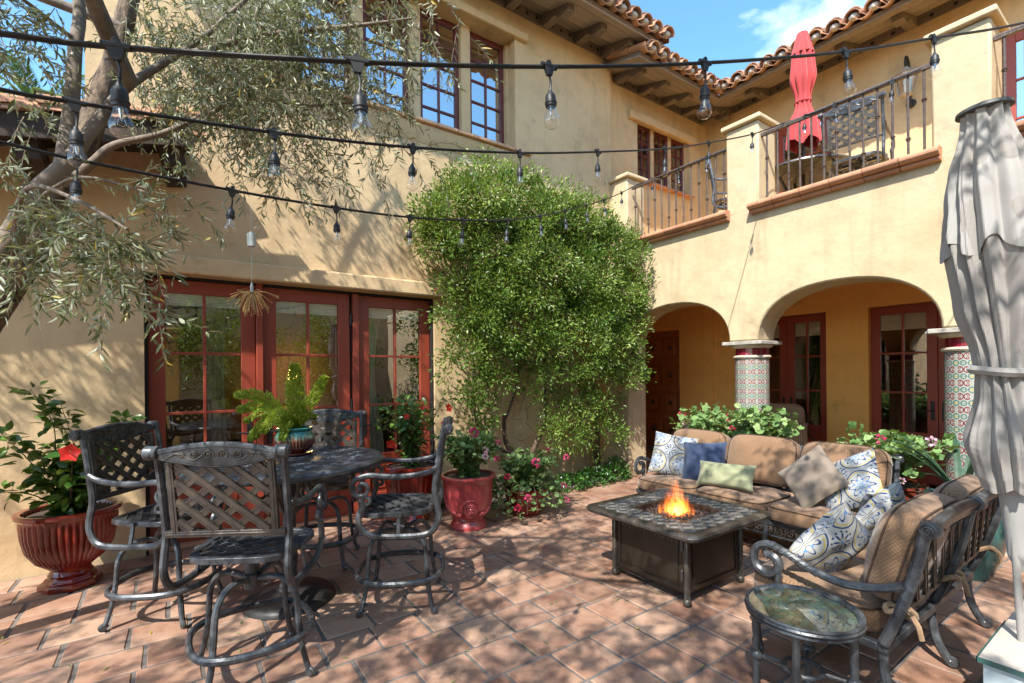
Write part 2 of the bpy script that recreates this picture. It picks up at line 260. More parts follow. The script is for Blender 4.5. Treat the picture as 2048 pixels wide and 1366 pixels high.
# ------------------------------------------------------------------ mesh helpers
class MB:
    def __init__(s): s.v = []; s.f = []; s.uv = None
    def add(s, vs, fs):
        o = len(s.v); s.v += [tuple(p) for p in vs]; s.f += [tuple(i + o for i in f) for f in fs]; return s
    def box(s, x0, x1, y0, y1, z0, z1):
        return s.add([(x0, y0, z0), (x1, y0, z0), (x1, y1, z0), (x0, y1, z0), (x0, y0, z1), (x1, y0, z1), (x1, y1, z1), (x0, y1, z1)],
                     [(0, 3, 2, 1), (4, 5, 6, 7), (0, 1, 5, 4), (1, 2, 6, 5), (2, 3, 7, 6), (3, 0, 4, 7)])
    def obox(s, M4, sx, sy, sz):
        h = [(a * sx / 2, b * sy / 2, c * sz / 2) for c in (-1, 1) for a, b in ((-1, -1), (1, -1), (1, 1), (-1, 1))]
        return s.add([M4 @ Vector(p) for p in h], [(0, 3, 2, 1), (4, 5, 6, 7), (0, 1, 5, 4), (1, 2, 6, 5), (2, 3, 7, 6), (3, 0, 4, 7)])
    def bar(s, a, b, w, t, up=(0, 0, 1)):
        a, b = Vector(a), Vector(b); d = (b - a); L_ = d.length; d.normalize(); up = Vector(up)
        sd = d.cross(up)
        if sd.length < 1e-4: sd = d.cross(Vector((1, 0, 0)))
        sd.normalize(); u2 = sd.cross(d)
        M4 = Matrix((d, sd, u2)).transposed().to_4x4(); M4.translation = (a + b) / 2
        return s.obox(M4, L_, w, t)
    def tube(s, pts, r, n=8, closed=False, caps=True, flat=1.0, up=None):
        P = [Vector(p) for p in pts]; m = len(P); rr = [r] * m if isinstance(r, (int, float)) else list(r)
        T = []
        for i in range(m):
            a = P[(i - 1) % m] if (closed or i > 0) else P[i]; b = P[(i + 1) % m] if (closed or i < m - 1) else P[i]
            t = b - a; T.append(t.normalized() if t.length > 1e-9 else Vector((0, 0, 1)))
        ref = Vector(up) if up else (Vector((0, 0, 1)) if abs(T[0].z) < 0.9 else Vector((1, 0, 0)))
        N = (ref - T[0] * ref.dot(T[0])).normalized(); vs = []; fs = []
        for i in range(m):
            N = N - T[i] * N.dot(T[i])
            if N.length < 1e-6: N = T[i].orthogonal()
            N.normalize(); B = T[i].cross(N)
            for k in range(n):
                a = 2 * math.pi * (k + 0.5) / n; vs.append(P[i] + (N * math.cos(a) * flat + B * math.sin(a)) * rr[i])
        for i in range(m if closed else m - 1):
            j = (i + 1) % m
            for k in range(n): fs.append((i * n + k, i * n + (k + 1) % n, j * n + (k + 1) % n, j * n + k))
        if caps and not closed:
            fs.append(tuple(range(n - 1, -1, -1))); fs.append(tuple((m - 1) * n + k for k in range(n)))
        return s.add(vs, fs)
    def lathe(s, prof, n=32, c=(0, 0, 0), flute=None, a0=0, a1=None, M4=None):
        vs = []; fs = []; full = a1 is None; a1 = a0 + 2 * math.pi if full else a1; cols = n if full else n + 1
        for (r, z) in prof:
            for k in range(cols):
                a = a0 + (a1 - a0) * k / n; q = r * (flute(a, z) if flute else 1.0)
                p = Vector((q * math.cos(a), q * math.sin(a), z))
                if M4 is not None: p = M4 @ p
                vs.append((p.x + c[0], p.y + c[1], p.z + c[2]))
        for i in range(len(prof) - 1):
            for k in range(n):
                k2 = (k + 1) % cols if full else k + 1
                fs.append((i * cols + k, i * cols + k2, (i + 1) * cols + k2, (i + 1) * cols + k))
        return s.add(vs, fs)
    def prism(s, poly, h0, h1, fn):
        n = len(poly); vs = [fn(a, b, h0) for a, b in poly] + [fn(a, b, h1) for a, b in poly]
        fs = [tuple(range(n - 1, -1, -1)), tuple(range(n, 2 * n))] + [(i, (i + 1) % n, n + (i + 1) % n, n + i) for i in range(n)]
        return s.add(vs, fs)
    def grid(s, fn, nu, nv, cu=False):
        vs = [fn(i / nu, j / nv) for j in range(nv + 1) for i in range(nu if cu else nu + 1)]; w = nu if cu else nu + 1
        fs = [(j * w + i, j * w + (i + 1) % w, (j + 1) * w + (i + 1) % w, (j + 1) * w + i) for j in range(nv) for i in range(nu)]
        return s.add(vs, fs)
    def sphere(s, c, r, n=12, m=8, sc=(1, 1, 1)):
        return s.lathe([(max(1e-4, r * math.sin(math.pi * i / m)) * sc[0], -r * math.cos(math.pi * i / m) * sc[2]) for i in range(m + 1)], n, c)
    def mesh(s, name, sharp=38, fix=True):
        me = bpy.data.meshes.new(name); me.from_pydata(s.v, [], s.f)
        bm = bmesh.new(); bm.from_mesh(me)
        if fix: bmesh.ops.recalc_face_normals(bm, faces=bm.faces)
        if sharp is not None:
            for f in bm.faces: f.smooth = True
            ca = R(sharp)
            for e in bm.edges:
                if len(e.link_faces) != 2 or e.calc_face_angle(0) > ca: e.smooth = False
        bm.to_mesh(me); bm.free(); return me
    def build(s, name, mat, parent=None, sharp=38, bevel=0, fix=True):
        me = s.mesh(name, sharp, fix); me.materials.append(MAT[mat] if isinstance(mat, str) else mat)
        o = bpy.data.objects.new(name, me); COL.objects.link(o)
        if parent: o.parent = parent
        if bevel:
            b = o.modifiers.new('bevel', 'BEVEL'); b.width = bevel; b.segments = 2; b.limit_method = 'ANGLE'; b.angle_limit = R(40)
        return o
def tag(o, label=None, cat=None, group=None, kind=None):
    if label: o['label'] = label
    if cat: o['category'] = cat
    if group: o['group'] = group
    if kind: o['kind'] = kind
    return o
def empty(name, loc=(0, 0, 0), rz=0.0, label=None, cat=None, group=None):
    o = bpy.data.objects.new(name, None); COL.objects.link(o); o.location = loc; o.rotation_euler = (0, 0, rz); o.empty_display_size = 0.1
    return tag(o, label, cat, group)
def inst(name, me, parent=None, M4=None):
    o = bpy.data.objects.new(name, me); COL.objects.link(o)
    if parent: o.parent = parent
    if M4 is not None: o.matrix_basis = M4
    return o
def copy_tree(o, parent=None):
    kids = list(o.children); c = o.copy(); COL.objects.link(c)
    if parent: c.parent = parent
    for k in kids: copy_tree(k, c)
    return c
def T(x, y, z): return Matrix.Translation((x, y, z))
def RZ(a): return Matrix.Rotation(a, 4, 'Z')
def RX(a): return Matrix.Rotation(a, 4, 'X')
def RY(a): return Matrix.Rotation(a, 4, 'Y')
def smooth_path(pts, k=6, closed=False):
    P = [Vector(p) for p in pts]; m = len(P); out = []
    rng = range(m if closed else m - 1)
    for i in rng:
        p0 = P[(i - 1) % m] if (closed or i > 0) else P[0]; p1 = P[i]; p2 = P[(i + 1) % m]; p3 = P[(i + 2) % m] if (closed or i < m - 2) else P[-1]
        for j in range(k):
            t = j / k; out.append(0.5 * ((2 * p1) + (p2 - p0) * t + (2 * p0 - 5 * p1 + 4 * p2 - p3) * t * t + (3 * p1 - p0 - 3 * p2 + p3) * t ** 3))
    if not closed: out.append(P[-1])
    return out
def spiral(cx, cy, r0, r1, a0, a1, n=22):
    return [(cx + (r0 + (r1 - r0) * i / n) * math.cos(a0 + (a1 - a0) * i / n), cy + (r0 + (r1 - r0) * i / n) * math.sin(a0 + (a1 - a0) * i / n)) for i in range(n + 1)]

# leaves: one mesh made of many small folded blades, each with its own random shade
LEAF_A = (np.array([[0, 0, 0], [0.5, 0.5, 0.10], [1, 0, -0.04], [0.5, -0.5, 0.10]]), [(0, 1, 2), (0, 2, 3)])
LEAF_B = (np.array([[0, 0, 0], [0.28, 0.42, 0.07], [0.62, 0.40, 0.05], [1, 0, -0.10], [0.62, -0.40, 0.05], [0.28, -0.42, 0.07], [0.45, 0, 0.0]]),
          [(0, 1, 6), (1, 2, 6), (2, 3, 6), (3, 4, 6), (4, 5, 6), (5, 0, 6)])
_lobes = [(0, 0, 0)] + [(0.5 + 0.5 * (0.90 + 0.10 * math.cos(9 * a)) * math.cos(a), 0.52 * (0.90 + 0.12 * math.cos(9 * a)) * math.sin(a), 0.10 * math.cos(4.5 * a) + 0.05) for a in [math.pi - 0.35 - (2 * math.pi - 0.7) * i / 12 for i in range(13)]] + [(0.42, 0, -0.06)]
LEAF_G = (np.array(_lobes), [(i, i + 1, 14) for i in range(13)] + [(13, 0, 14)])
def nrm(a): return a / np.maximum(np.linalg.norm(a, axis=1, keepdims=True), 1e-9)
def leaves(name, mat, pos, dirs, up, length, width, parent=None, tpl=LEAF_A, rnd=None, curl=1.0):
    pos = np.asarray(pos, float); n = len(pos); d = nrm(np.asarray(dirs, float)); up = np.asarray(up, float)
    sd = np.cross(d, up); bad = np.linalg.norm(sd, axis=1) < 1e-5; sd[bad] = np.cross(d[bad], np.array([1.0, 0.3, 0.2])); sd = nrm(sd); u = np.cross(sd, d)
    length = np.broadcast_to(np.asarray(length, float), (n,)); width = np.broadcast_to(np.asarray(width, float), (n,))
    tv, tf = tpl; k = len(tv)
    V = pos[:, None, :] + d[:, None, :] * (tv[None, :, 0:1] * length[:, None, None]) + sd[:, None, :] * (tv[None, :, 1:2] * width[:, None, None]) + u[:, None, :] * (tv[None, :, 2:3] * length[:, None, None] * curl)
    me = bpy.data.meshes.new(name); nf = len(tf)
    me.vertices.add(n * k); me.vertices.foreach_set('co', V.reshape(-1).astype(np.float32))
    F = (np.arange(n)[:, None, None] * k + np.array(tf)[None]).reshape(-1)
    me.loops.add(n * nf * 3); me.loops.foreach_set('vertex_index', F.astype(np.int32))
    me.polygons.add(n * nf); me.polygons.foreach_set('loop_start', np.arange(0, n * nf * 3, 3, dtype=np.int32))
    try: me.polygons.foreach_set('loop_total', np.full(n * nf, 3, dtype=np.int32))
    except Exception: pass
    me.polygons.foreach_set('use_smooth', np.full(n * nf, len(tf) > 2, dtype=bool))
    me.update(calc_edges=True)
    rv = RNG.random(n) if rnd is None else np.asarray(rnd); a = me.attributes.new('rnd', 'FLOAT', 'POINT'); a.data.foreach_set('value', np.repeat(rv, k).astype(np.float32))
    me.materials.append(MAT[mat]); o = bpy.data.objects.new(name, me); COL.objects.link(o)
    if parent: o.parent = parent
    return o
def rdir(n, zbias=0.0):
    v = RNG.normal(size=(n, 3)); v[:, 2] += zbias; return nrm(v)
# ------------------------------------------------------------------ ground and patio floor
g = MB(); g.box(-60, 60, -60, 60, -0.12, -0.03); tag(g.build('ground', 'gravel'), kind='structure')
patio = MB(); patio.box(-6, 8.4, -5, 7.5, -0.029, -0.007); patio = tag(patio.build('patio_floor', 'grout'), kind='structure')
bed = MB(); bed.grid(lambda u, v: (2.75 + 2.93 * u, 4.95 + 0.42 * v, 0.012 + 0.012 * random.random()), 60, 10)
tag(bed.build('planting_bed', 'gravel', sharp=None, fix=False), kind='structure')
FWD = (math.cos(R(55.1)), math.sin(R(55.1))); RGT = (FWD[1], -FWD[0])
def in_view(x, y, z=0.0):
    d = x * FWD[0] + y * FWD[1]
    if d < 0.3: return None
    px = 1024 + 967 * (x * RGT[0] + y * RGT[1]) / d; py = 750 - 967 * (z - 1.57) / d
    return px, py, d
TW, TH = 0.286, 0.274
tile_meshes = []
for k in range(7):
    b = MB(); j = lambda s: random.uniform(-s, s)
    out = [(-TW / 2 + j(.004), -TH / 2 + j(.004)), (j(.02), -TH / 2 + j(.003)), (TW / 2 + j(.004), -TH / 2 + j(.004)), (TW / 2 + j(.003), j(.02)), (TW / 2 + j(.004), TH / 2 + j(.004)), (j(.02), TH / 2 + j(.003)), (-TW / 2 + j(.004), TH / 2 + j(.004)), (-TW / 2 + j(.003), j(.02))]
    n = len(out); zj = [j(.0012) for _ in out]
    vs = [(x, y, -0.02) for x, y in out] + [(x, y, -0.006) for x, y in out] + [(x * 0.965, y * 0.965, z) for (x, y), z in zip(out, zj)] + [(0, 0, 0.0005)]
    fs = [(i, (i + 1) % n, n + (i + 1) % n, n + i) for i in range(n)] + [(n + i, n + (i + 1) % n, 2 * n + (i + 1) % n, 2 * n + i) for i in range(n)] + [(2 * n + i, 2 * n + (i + 1) % n, 3 * n) for i in range(n)]
    b.add(vs, fs); me = b.mesh('tile', 30); me.materials.append(MAT['saltillo']); tile_meshes.append(me)
PITX, PITY = 0.3055, 0.2935; cand = []; far = MB(); rowoff = {-1: 0.985, -2: 1.098}
for k in range(-27, 15):
    yc = 3.006 + (k + 0.5) * PITY; rr = random.Random(k * 13 + 5); off = rowoff.get(k, 0.985 + rr.choice([0.0, 0.11, 0.15, 0.19, 0.06]) + rr.uniform(-.03, .03))
    for i in range(-22, 26):
        xc = off + (i + 0.5) * PITX
        if xc < -5.8 or xc > 8.2 or yc < -4.8: continue
        if xc < 5.9 and yc > 5.37 - (0.42 if xc > 2.75 else -0.02): continue
        q = in_view(xc, yc); vis = q and -60 < q[0] < 2108 and q[1] < 1420
        cand.append((-(1e4 / q[2] ** 3 if vis else -1), xc, yc))
cand.sort()
for n_, (a, xc, yc) in enumerate(cand):
    M4 = T(xc + random.uniform(-.003, .003), yc + random.uniform(-.003, .003), random.uniform(-.0016, .0012)) @ RZ(random.choice((0, math.pi)) + random.uniform(-.008, .008))
    if n_ < 300: inst('tile', random.choice(tile_meshes), patio, M4)
    else:
        me = tile_meshes[n_ % 7]; far.add([M4 @ v.co for v in me.vertices], [tuple(p.vertices) for p in me.polygons])
tag(far.build('floor_tiling', 'saltillo', patio), kind='stuff')

# ------------------------------------------------------------------ wall frames: s to the viewer's right, t out of the wall, z up
class Fr:
    def __init__(s, kind, base): s.k = kind; s.b = base
    def p(s, a, t, z): return (a, s.b - t, z) if s.k == 'L' else (s.b - t, -a, z)
    def box(s, mb, s0, s1, t0, t1, z0, z1):
        p, q = s.p(s0, t0, z0), s.p(s1, t1, z1)
        return mb.box(min(p[0], q[0]), max(p[0], q[0]), min(p[1], q[1]), max(p[1], q[1]), z0, z1)
FL = Fr('L', 5.37); FB = Fr('R', 8.36); FA = Fr('R', 5.68)
def sash(fr, parent, name, s0, s1, z0, z1, t, cols, rows, stile, top, bot, pane_mat, paint, depth=0.045, muntin=0.026, panel_to=None, blind=0.0, handle=None):
    fb = MB()
    fr.box(fb, s0, s0 + stile, t - depth, t, z0, z1); fr.box(fb, s1 - stile, s1, t - depth, t, z0, z1)
    fr.box(fb, s0 + stile, s1 - stile, t - depth, t - 0.002, z1 - top, z1); g0 = z0 + bot
    fr.box(fb, s0 + stile, s1 - stile, t - depth, t - 0.002, z0, z0 + (bot if panel_to is None else min(bot, 0.2)))
    if panel_to is not None: fr.box(fb, s0 + stile, s1 - stile, t - depth, t - 0.002, panel_to - 0.09, panel_to); g0 = panel_to
    f = fb.build(name, paint, parent, bevel=0.004)
    if panel_to is not None:
        pb = MB(); fr.box(pb, s0 + stile, s1 - stile, t - depth + 0.006, t - 0.022, z0 + 0.2, panel_to - 0.09)
        fr.box(pb, s0 + stile + 0.04, s1 - stile - 0.04, t - 0.022, t - 0.012, z0 + 0.24, panel_to - 0.13); pb.build('panel', paint, f, bevel=0.006)
    gs0, gs1, gz1 = s0 + stile, s1 - stile, z1 - top; w = (gs1 - gs0) / cols; h = (gz1 - g0) / rows
    for i in range(1, cols):
        b = MB(); c = gs0 + w * i; fr.box(b, c - muntin / 2, c + muntin / 2, t - depth + 0.006, t - 0.006, g0, gz1); b.build('muntin', paint, f, bevel=0.003)
    for j in range(1, rows):
        b = MB(); c = g0 + h * j; fr.box(b, gs0, gs1, t - depth + 0.004, t - 0.008, c - muntin / 2, c + muntin / 2); b.build('muntin', paint, f, bevel=0.003)
    for i in range(cols):
        for j in range(rows):
            b = MB(); fr.box(b, gs0 + w * i + 0.002, gs0 + w * (i + 1) - 0.002, t - 0.030, t - 0.026, g0 + h * j + 0.002, g0 + h * (j + 1) - 0.002); b.build('pane', pane_mat, f, sharp=None)
    if blind:
        b = MB(); nn = 7
        for k in range(nn):
            zz = gz1 - blind * (k + 1) / nn; fr.box(b, gs0 - 0.01, gs1 + 0.01, t - depth - 0.028, t - depth - 0.012, zz + 0.003, zz + blind / nn)
        b.build('blind', 'blind', f)
    if handle:
        hs, hz, way = handle; b = MB(); fr.box(b, hs - 0.022, hs + 0.022, t, t + 0.008, hz - 0.13, hz + 0.13)
        b.tube([fr.p(hs, t, hz), fr.p(hs, t + 0.05, hz), fr.p(hs + 0.03 * way, t + 0.055, hz), fr.p(hs + 0.12 * way, t + 0.055, hz + 0.004)], 0.010, 8); b.build('handle', 'black_iron', f, bevel=0.003)
    return f
def hinge(fr, parent, s, t, z):
    b = MB(); b.tube([fr.p(s, t, z - 0.05), fr.p(s, t, z + 0.05)], 0.012, 8); b.sphere(fr.p(s, t, z + 0.055), 0.013, 8, 6); b.sphere(fr.p(s, t, z - 0.055), 0.013, 8, 6); b.build('hinge', 'black_iron', parent)

# ------------------------------------------------------------------ house with the French doors (wall along X)
houseA = empty('house', (0, 0, 0), 0, 'golden stucco two-storey house with red French doors behind the bar table', 'house')
w = MB(); D0, D1, DT = -0.22, 2.60, 2.51
w.prism([(-5, -0.02), (-0.6, -0.02), (-0.6, 3.50), (-5, 2.62)], 5.37, 5.74, lambda a, z, y: (a, y, z)); w.box(-0.6, D0, 5.37, 5.74, -0.02, 6.7); w.box(D0, D1, 5.37, 5.74, DT, 4.58); w.box(D1, 5.70, 5.37, 5.74, -0.02, 4.58)
W0, W1 = 0.98, 3.84
w.box(D0, W0, 5.37, 5.74, 4.58, 6.7); w.box(W1, 5.70, 5.37, 5.74, 4.58, 6.7); w.box(W0, W1, 5.37, 5.74, 6.17, 6.7)
w.box(5.70, 8.36, 5.45, 5.80, 2.9, 4.80); w.box(5.70, 6.42, 5.45, 5.80, 4.80, 6.45); w.box(7.86, 8.36, 5.45, 5.80, 4.80, 6.45); w.box(6.42, 7.86, 5.45, 5.80, 5.86, 6.45)
w.box(-0.6, -0.3, 5.74, 9, 3.4, 6.6)
wl = MB(); wl.v = w.v; wl.f = w.f; wall = wl.build('wall', 'stucco_gold', houseA, sharp=30)
for s in (0.0,):
    b = MB(); b.prism([(-0.12, 2.515), (2.80, 2.515), (2.80, 2.66), (2.70, 2.685), (-0.05, 2.685), (-0.12, 2.66)], 5.365, 5.27, lambda a, z, t: (a, t, z)); b.build('lintel', 'stucco_gold', houseA, bevel=0.02)
    b = MB(); b.box(0.85, 4.03, 5.30, 5.368, 6.155, 6.26); b.build('lintel', 'stucco_gold', houseA, bevel=0.015)
    b = MB(); b.box(6.18, 7.98, 5.37, 5.448, 5.80, 5.93); b.build('lintel', 'stucco_gold', houseA, bevel=0.012)
# stepped sill under the upper windows: stucco shelf with terracotta sill tiles
b = MB(); b.prism([(5.368, 4.36), (5.30, 4.52), (5.30, 4.568), (5.70, 4.60), (5.70, 4.36)], 0.6, 4.05, lambda y, z, x: (x, y, z)); b.build('sill_shelf', 'stucco_gold', houseA, bevel=0.01)
for i in range(12):
    b = MB(); x0 = 0.6 + i * 0.2875; b.box(x0 + 0.003, x0 + 0.2845, 5.255, 5.40, 4.575, 4.612); b.build('sill_tile', 'pale_terracotta', houseA, bevel=0.006)
for i in range(5):
    b = MB(); x0 = 6.38 + i * 0.305; b.box(x0 + 0.003, x0 + 0.302, 5.36, 5.47, 4.80, 4.835); b.build('sill_tile', 'terracotta', houseA, bevel=0.005)
# upper windows, set deep in the wall
for (a, c) in ((3.23, 3.80), (2.52, 3.09), (1.81, 2.38), (1.10, 1.67)):
    sash(FL, houseA, 'window', a, c, 4.62, 6.165, -0.22, 2, 5, 0.055, 0.07, 0.06, 'sky_pane', 'dark_red_paint', blind=0.0)
for (a, c) in ((3.09, 3.23), (2.38, 2.52), (1.67, 1.81), (0.98, 1.10), (3.80, 3.84)):
    b = MB(); FL.box(b, a + 0.002, c - 0.002, -0.30, -0.16, 4.60, 6.17); b.build('pier', 'stucco_gold', houseA)
for (a, c) in ((6.46, 6.86), (6.94, 7.34), (7.42, 7.82)):
    sash(Fr('L', 5.45), houseA, 'window', a, c, 4.84, 5.855, -0.10, 2, 4, 0.05, 0.06, 0.05, 'pane', 'dark_red_paint')
for (a, c) in ((6.42, 6.46), (6.86, 6.94), (7.34, 7.42), (7.82, 7.86)):
    b = MB(); b.box(a + 0.001, c - 0.001, 5.53, 5.62, 4.80, 5.86); b.build('pier', 'stucco_gold', houseA)
# curtains, blinds and rooms behind the windows
def curtain(parent, s0, s1, y, z0, z1, amp=0.03, waves=7, gather=0.0):
    b = MB(); b.grid(lambda u, v: (s0 + (s1 - s0) * (u * (1 - gather * math.sin(math.pi * min(1, (1 - v) * 1.5)) * 0.6)), y + amp * math.sin(u * waves * 2 * math.pi) * (0.6 + 0.4 * v), z0 + (z1 - z0) * v), 60, 10)
    return b.build('curtain', 'curtain', parent, sharp=None, fix=False)
for (a, c) in ((3.26, 3.50), (2.55, 2.75), (1.84, 2.05)): curtain(houseA, a, c, 5.80, 4.5, 6.2, 0.02, 5)
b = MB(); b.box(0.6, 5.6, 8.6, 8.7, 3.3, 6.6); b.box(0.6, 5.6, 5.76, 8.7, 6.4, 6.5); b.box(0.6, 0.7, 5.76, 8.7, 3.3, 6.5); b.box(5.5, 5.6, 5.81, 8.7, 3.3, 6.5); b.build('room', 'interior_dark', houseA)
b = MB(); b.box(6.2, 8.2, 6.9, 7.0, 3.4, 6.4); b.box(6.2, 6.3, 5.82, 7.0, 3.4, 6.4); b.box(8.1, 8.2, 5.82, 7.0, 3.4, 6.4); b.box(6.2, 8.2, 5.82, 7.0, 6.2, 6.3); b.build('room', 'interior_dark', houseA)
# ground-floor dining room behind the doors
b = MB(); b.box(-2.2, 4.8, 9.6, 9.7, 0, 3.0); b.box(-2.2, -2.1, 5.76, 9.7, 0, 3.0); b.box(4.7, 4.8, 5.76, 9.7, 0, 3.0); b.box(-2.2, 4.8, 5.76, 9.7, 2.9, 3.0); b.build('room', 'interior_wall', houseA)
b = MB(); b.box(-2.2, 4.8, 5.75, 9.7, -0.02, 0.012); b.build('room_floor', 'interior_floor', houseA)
b = MB(); b.box(0.2, 2.6, 7.3, 8.4, 0.70, 0.76)
for x in (0.35, 2.45):
    for y in (7.4, 8.3): b.box(x - 0.04, x + 0.04, y - 0.04, y + 0.04, 0.012, 0.70)
b.box(2.9, 4.2, 9.1, 9.58, 0.012, 2.1); b.box(-1.6, -0.6, 9.2, 9.58, 0.012, 1.6); b.build('room_furniture', 'interior_dark', houseA)
curtain(houseA, 1.75, 2.08, 5.72, 0.05, 2.45, 0.025, 6, 0.55); curtain(houseA, 0.28, 0.46, 6.0, 0.05, 2.5, 0.02, 4, 0.2)
lampb = MB(); lampb.lathe([(0.05, 0), (0.075, 0.02), (0.065, 0.17), (0.04, 0.19)], 10, (1.72, 9.3, 1.52)); lampb.build('wall_lamp', 'lamp_glow', houseA)
lb = MB(); lb.tube([(1.72, 9.3, 1.53), (1.72, 9.45, 1.48), (1.72, 9.6, 1.55)], 0.015, 6); lb.build('lamp_bracket', 'black_iron', houseA)
pl = bpy.data.lights.new('room_lamp', 'POINT'); pl.energy = 9; pl.color = (1.0, 0.6, 0.25); pl.shadow_soft_size = 0.12
plo = bpy.data.objects.new('room_lamp', pl); COL.objects.link(plo); plo.location = (1.72, 9.05, 1.62)
# the French doors: three leaves, posts between
TD = -0.09
def leaf_door(a, c, hnd, blind):
    return sash(FL, houseA, 'french_door', a, c, 0.035, 2.485, TD, 2, 3, 0.125, 0.125, 0.2, 'pane', 'red_paint', panel_to=0.68, blind=blind, handle=hnd)
d1 = leaf_door(-0.195, 0.668, (0.61, 1.02, -1), 0.11); d2 = leaf_door(0.735, 1.605, (0.79, 1.02, 1), 0.12); d3 = leaf_door(1.70, 2.575, (1.76, 1.02, 1), 0.12)
for (a, c, tt) in ((0.672, 0.731, -0.04), (1.632, 1.696, -0.05)):
    b = MB(); FL.box(b, a, c, TD - 0.06, tt, 0.02, 2.508); b.build('door_post', 'red_paint', houseA, bevel=0.004)
b = MB(); FL.box(b, D0 + 0.002, D0 + 0.02, TD - 0.1, -0.03, 0, 2.505); FL.box(b, D1 - 0.02, D1 - 0.002, TD - 0.1, -0.03, 0, 2.505); FL.box(b, D0 + 0.02, D1 - 0.02, TD - 0.1, -0.05, 2.490, 2.508); FL.box(b, 1.607, 1.630, TD - 0.1, TD - 0.02, 0.02, 2.49); b.build('door_frame', 'black_gap', houseA)
b = MB(); FL.box(b, D0 + 0.02, D1 - 0.02, TD - 0.12, -0.01, -0.004, 0.032); b.build('threshold', 'terracotta', houseA, bevel=0.004)
for zz in (0.45, 1.25, 2.20):
    hinge(FL, houseA, -0.205, TD + 0.012, zz); hinge(FL, houseA, 1.618, TD + 0.012, zz)

# ------------------------------------------------------------------ eaves and roofs
def barrel(r0, r1, ln, th=0.013, n=7, up=True):
    b = MB(); vs = []; sgn = 1 if up else -1
    for (y, r) in ((0.0, r0), (ln, r1)):
        for rad in (r, r - th):
            for k in range(n + 1):
                a = math.pi * k / n; vs.append((rad * math.cos(a), y, sgn * rad * math.sin(a)))
    m = n + 1; fs = []
    for k in range(n):
        fs += [(k, k + 1, 2 * m + k + 1, 2 * m + k), (m + k + 1, m + k, 3 * m + k, 3 * m + k + 1), (k + 1, k, m + k, m + k + 1), (2 * m + k, 2 * m + k + 1, 3 * m + k + 1, 3 * m + k)]
    fs += [(0, 2 * m, 3 * m, m), (n, m + n, 3 * m + n, 2 * m + n)]; b.add(vs, fs); me = b.mesh('roof_tile', 40); me.materials.append(MAT['roof_tile']); return me
CAP = [barrel(0.098, 0.078, 0.46), barrel(0.103, 0.08, 0.44)]; PAN = [barrel(0.105, 0.085, 0.46, up=False), barrel(0.10, 0.083, 0.45, up=False)]
MORT = MB(); MORT.sphere((0, 0.06, 0.03), 0.07, 8, 5, (1, 1, 0.7)); MORT = MORT.mesh('mortar'); MORT.materials.append(MAT['mortar'])
def roof(parent, name, base, along, out, length, ze, slope, over, courses=2, pitch=0.23, planks=6, deep=2.2, tail0=0.0, skip=None, planks_to=None):
    """base: point on the eave line; along: unit vector of the eave; out: unit vector pointing out of the wall; over: overhang"""
    A = Vector(along).normalized(); O = Vector(out).normalized(); Z = Vector((0, 0, 1)); B = Vector(base)
    back = -O; cs, sn = math.cos(slope), math.sin(slope); up = back * cs + Z * sn; nv = A.cross(up);
    if nv.z < 0: nv = -nv
    def fr(a, u, h): return B + A * a + up * u + nv * h
    slab = MB(); slab.prism([(0, 0.02), (deep, 0.02), (deep, 0.06), (0, 0.06)], 0.0, length, lambda u, h, a: fr(a, u, h)); rf = slab.build(name, 'corbel_wood', parent)
    pw = (over / cs) / planks
    for i in range(planks):
        pb = MB(); pb.prism([(i * pw + 0.003, -0.004), ((i + 1) * pw - 0.003, -0.004), ((i + 1) * pw - 0.003, 0.018), (i * pw + 0.003, 0.018)], 0, length, lambda u, h, a: fr(a, u, h)); pb.build('plank', 'eave_wood', rf)
    n = int(length / pitch)
    X_ = A if A.cross(up).dot(nv) > 0 else -A
    for c in range(courses):
        for i in range(n + 1):
            a = 0.06 + i * pitch
            if a > length: continue
            for (meshes, da, dh, kind) in ((PAN, 0.0, 0.155, 0), (CAP, pitch / 2, 0.125, 1)):
                M4 = Matrix.Identity(4); jit = random.uniform(-.012, .012); an = random.uniform(-.03, .03)
                Xv = (X_ * math.cos(an) + up * math.sin(an)).normalized(); Uv = (up * math.cos(an) - X_ * math.sin(an)).normalized(); Nv = Xv.cross(Uv)
                for r_, col in enumerate((Xv, Uv, Nv)):
                    for q in range(3): M4[q][r_] = col[q]
                M4.translation = fr(a + da, -0.10 + c * 0.36 + jit - (0.03 if kind else 0), dh + c * 0.014)
                inst('roof_tile', random.choice(meshes), rf, M4)
                if kind and c == 0:                                      # a second, raised layer of cap tiles bedded in mortar
                    M5 = M4.copy(); M5.translation = M4.translation + nv * 0.035 + up * (0.07 + jit); inst('roof_tile', random.choice(meshes), rf, M5)
                    M6 = M4.copy(); M6.translation = M4.translation + up * 0.02 - nv * 0.02; inst('mortar', MORT, rf, M6)
    return rf
def corbel(parent, base, out, width, ze, zwall, over):
    """profiled rafter tail; base: wall point, out: unit vector"""
    O = Vector(out).normalized(); A = O.cross(Vector((0, 0, 1))); B = Vector(base)
    pr = [(0, 0.0), (0.05, -0.012), (0.16, -0.03), (0.24, -0.02), (0.30, -0.02), (0.345, -0.075), (0.40, -0.108), (0.46, -0.115), (0.53, -0.10), (0.575, -0.115)]
    top = zwall; sl = (zwall - ze) / over
    poly = [(q[0], q[1]) for q in pr] + [(0.585, top - sl * 0.585 - B.z), (0, top - B.z)]
    b = MB(); b.prism(poly, -width / 2, width / 2, lambda o, z, a: B + O * o + A * a + Vector((0, 0, z))); return b.build('corbel', 'corbel_wood', parent, bevel=0.006)
SL = math.atan(0.30)
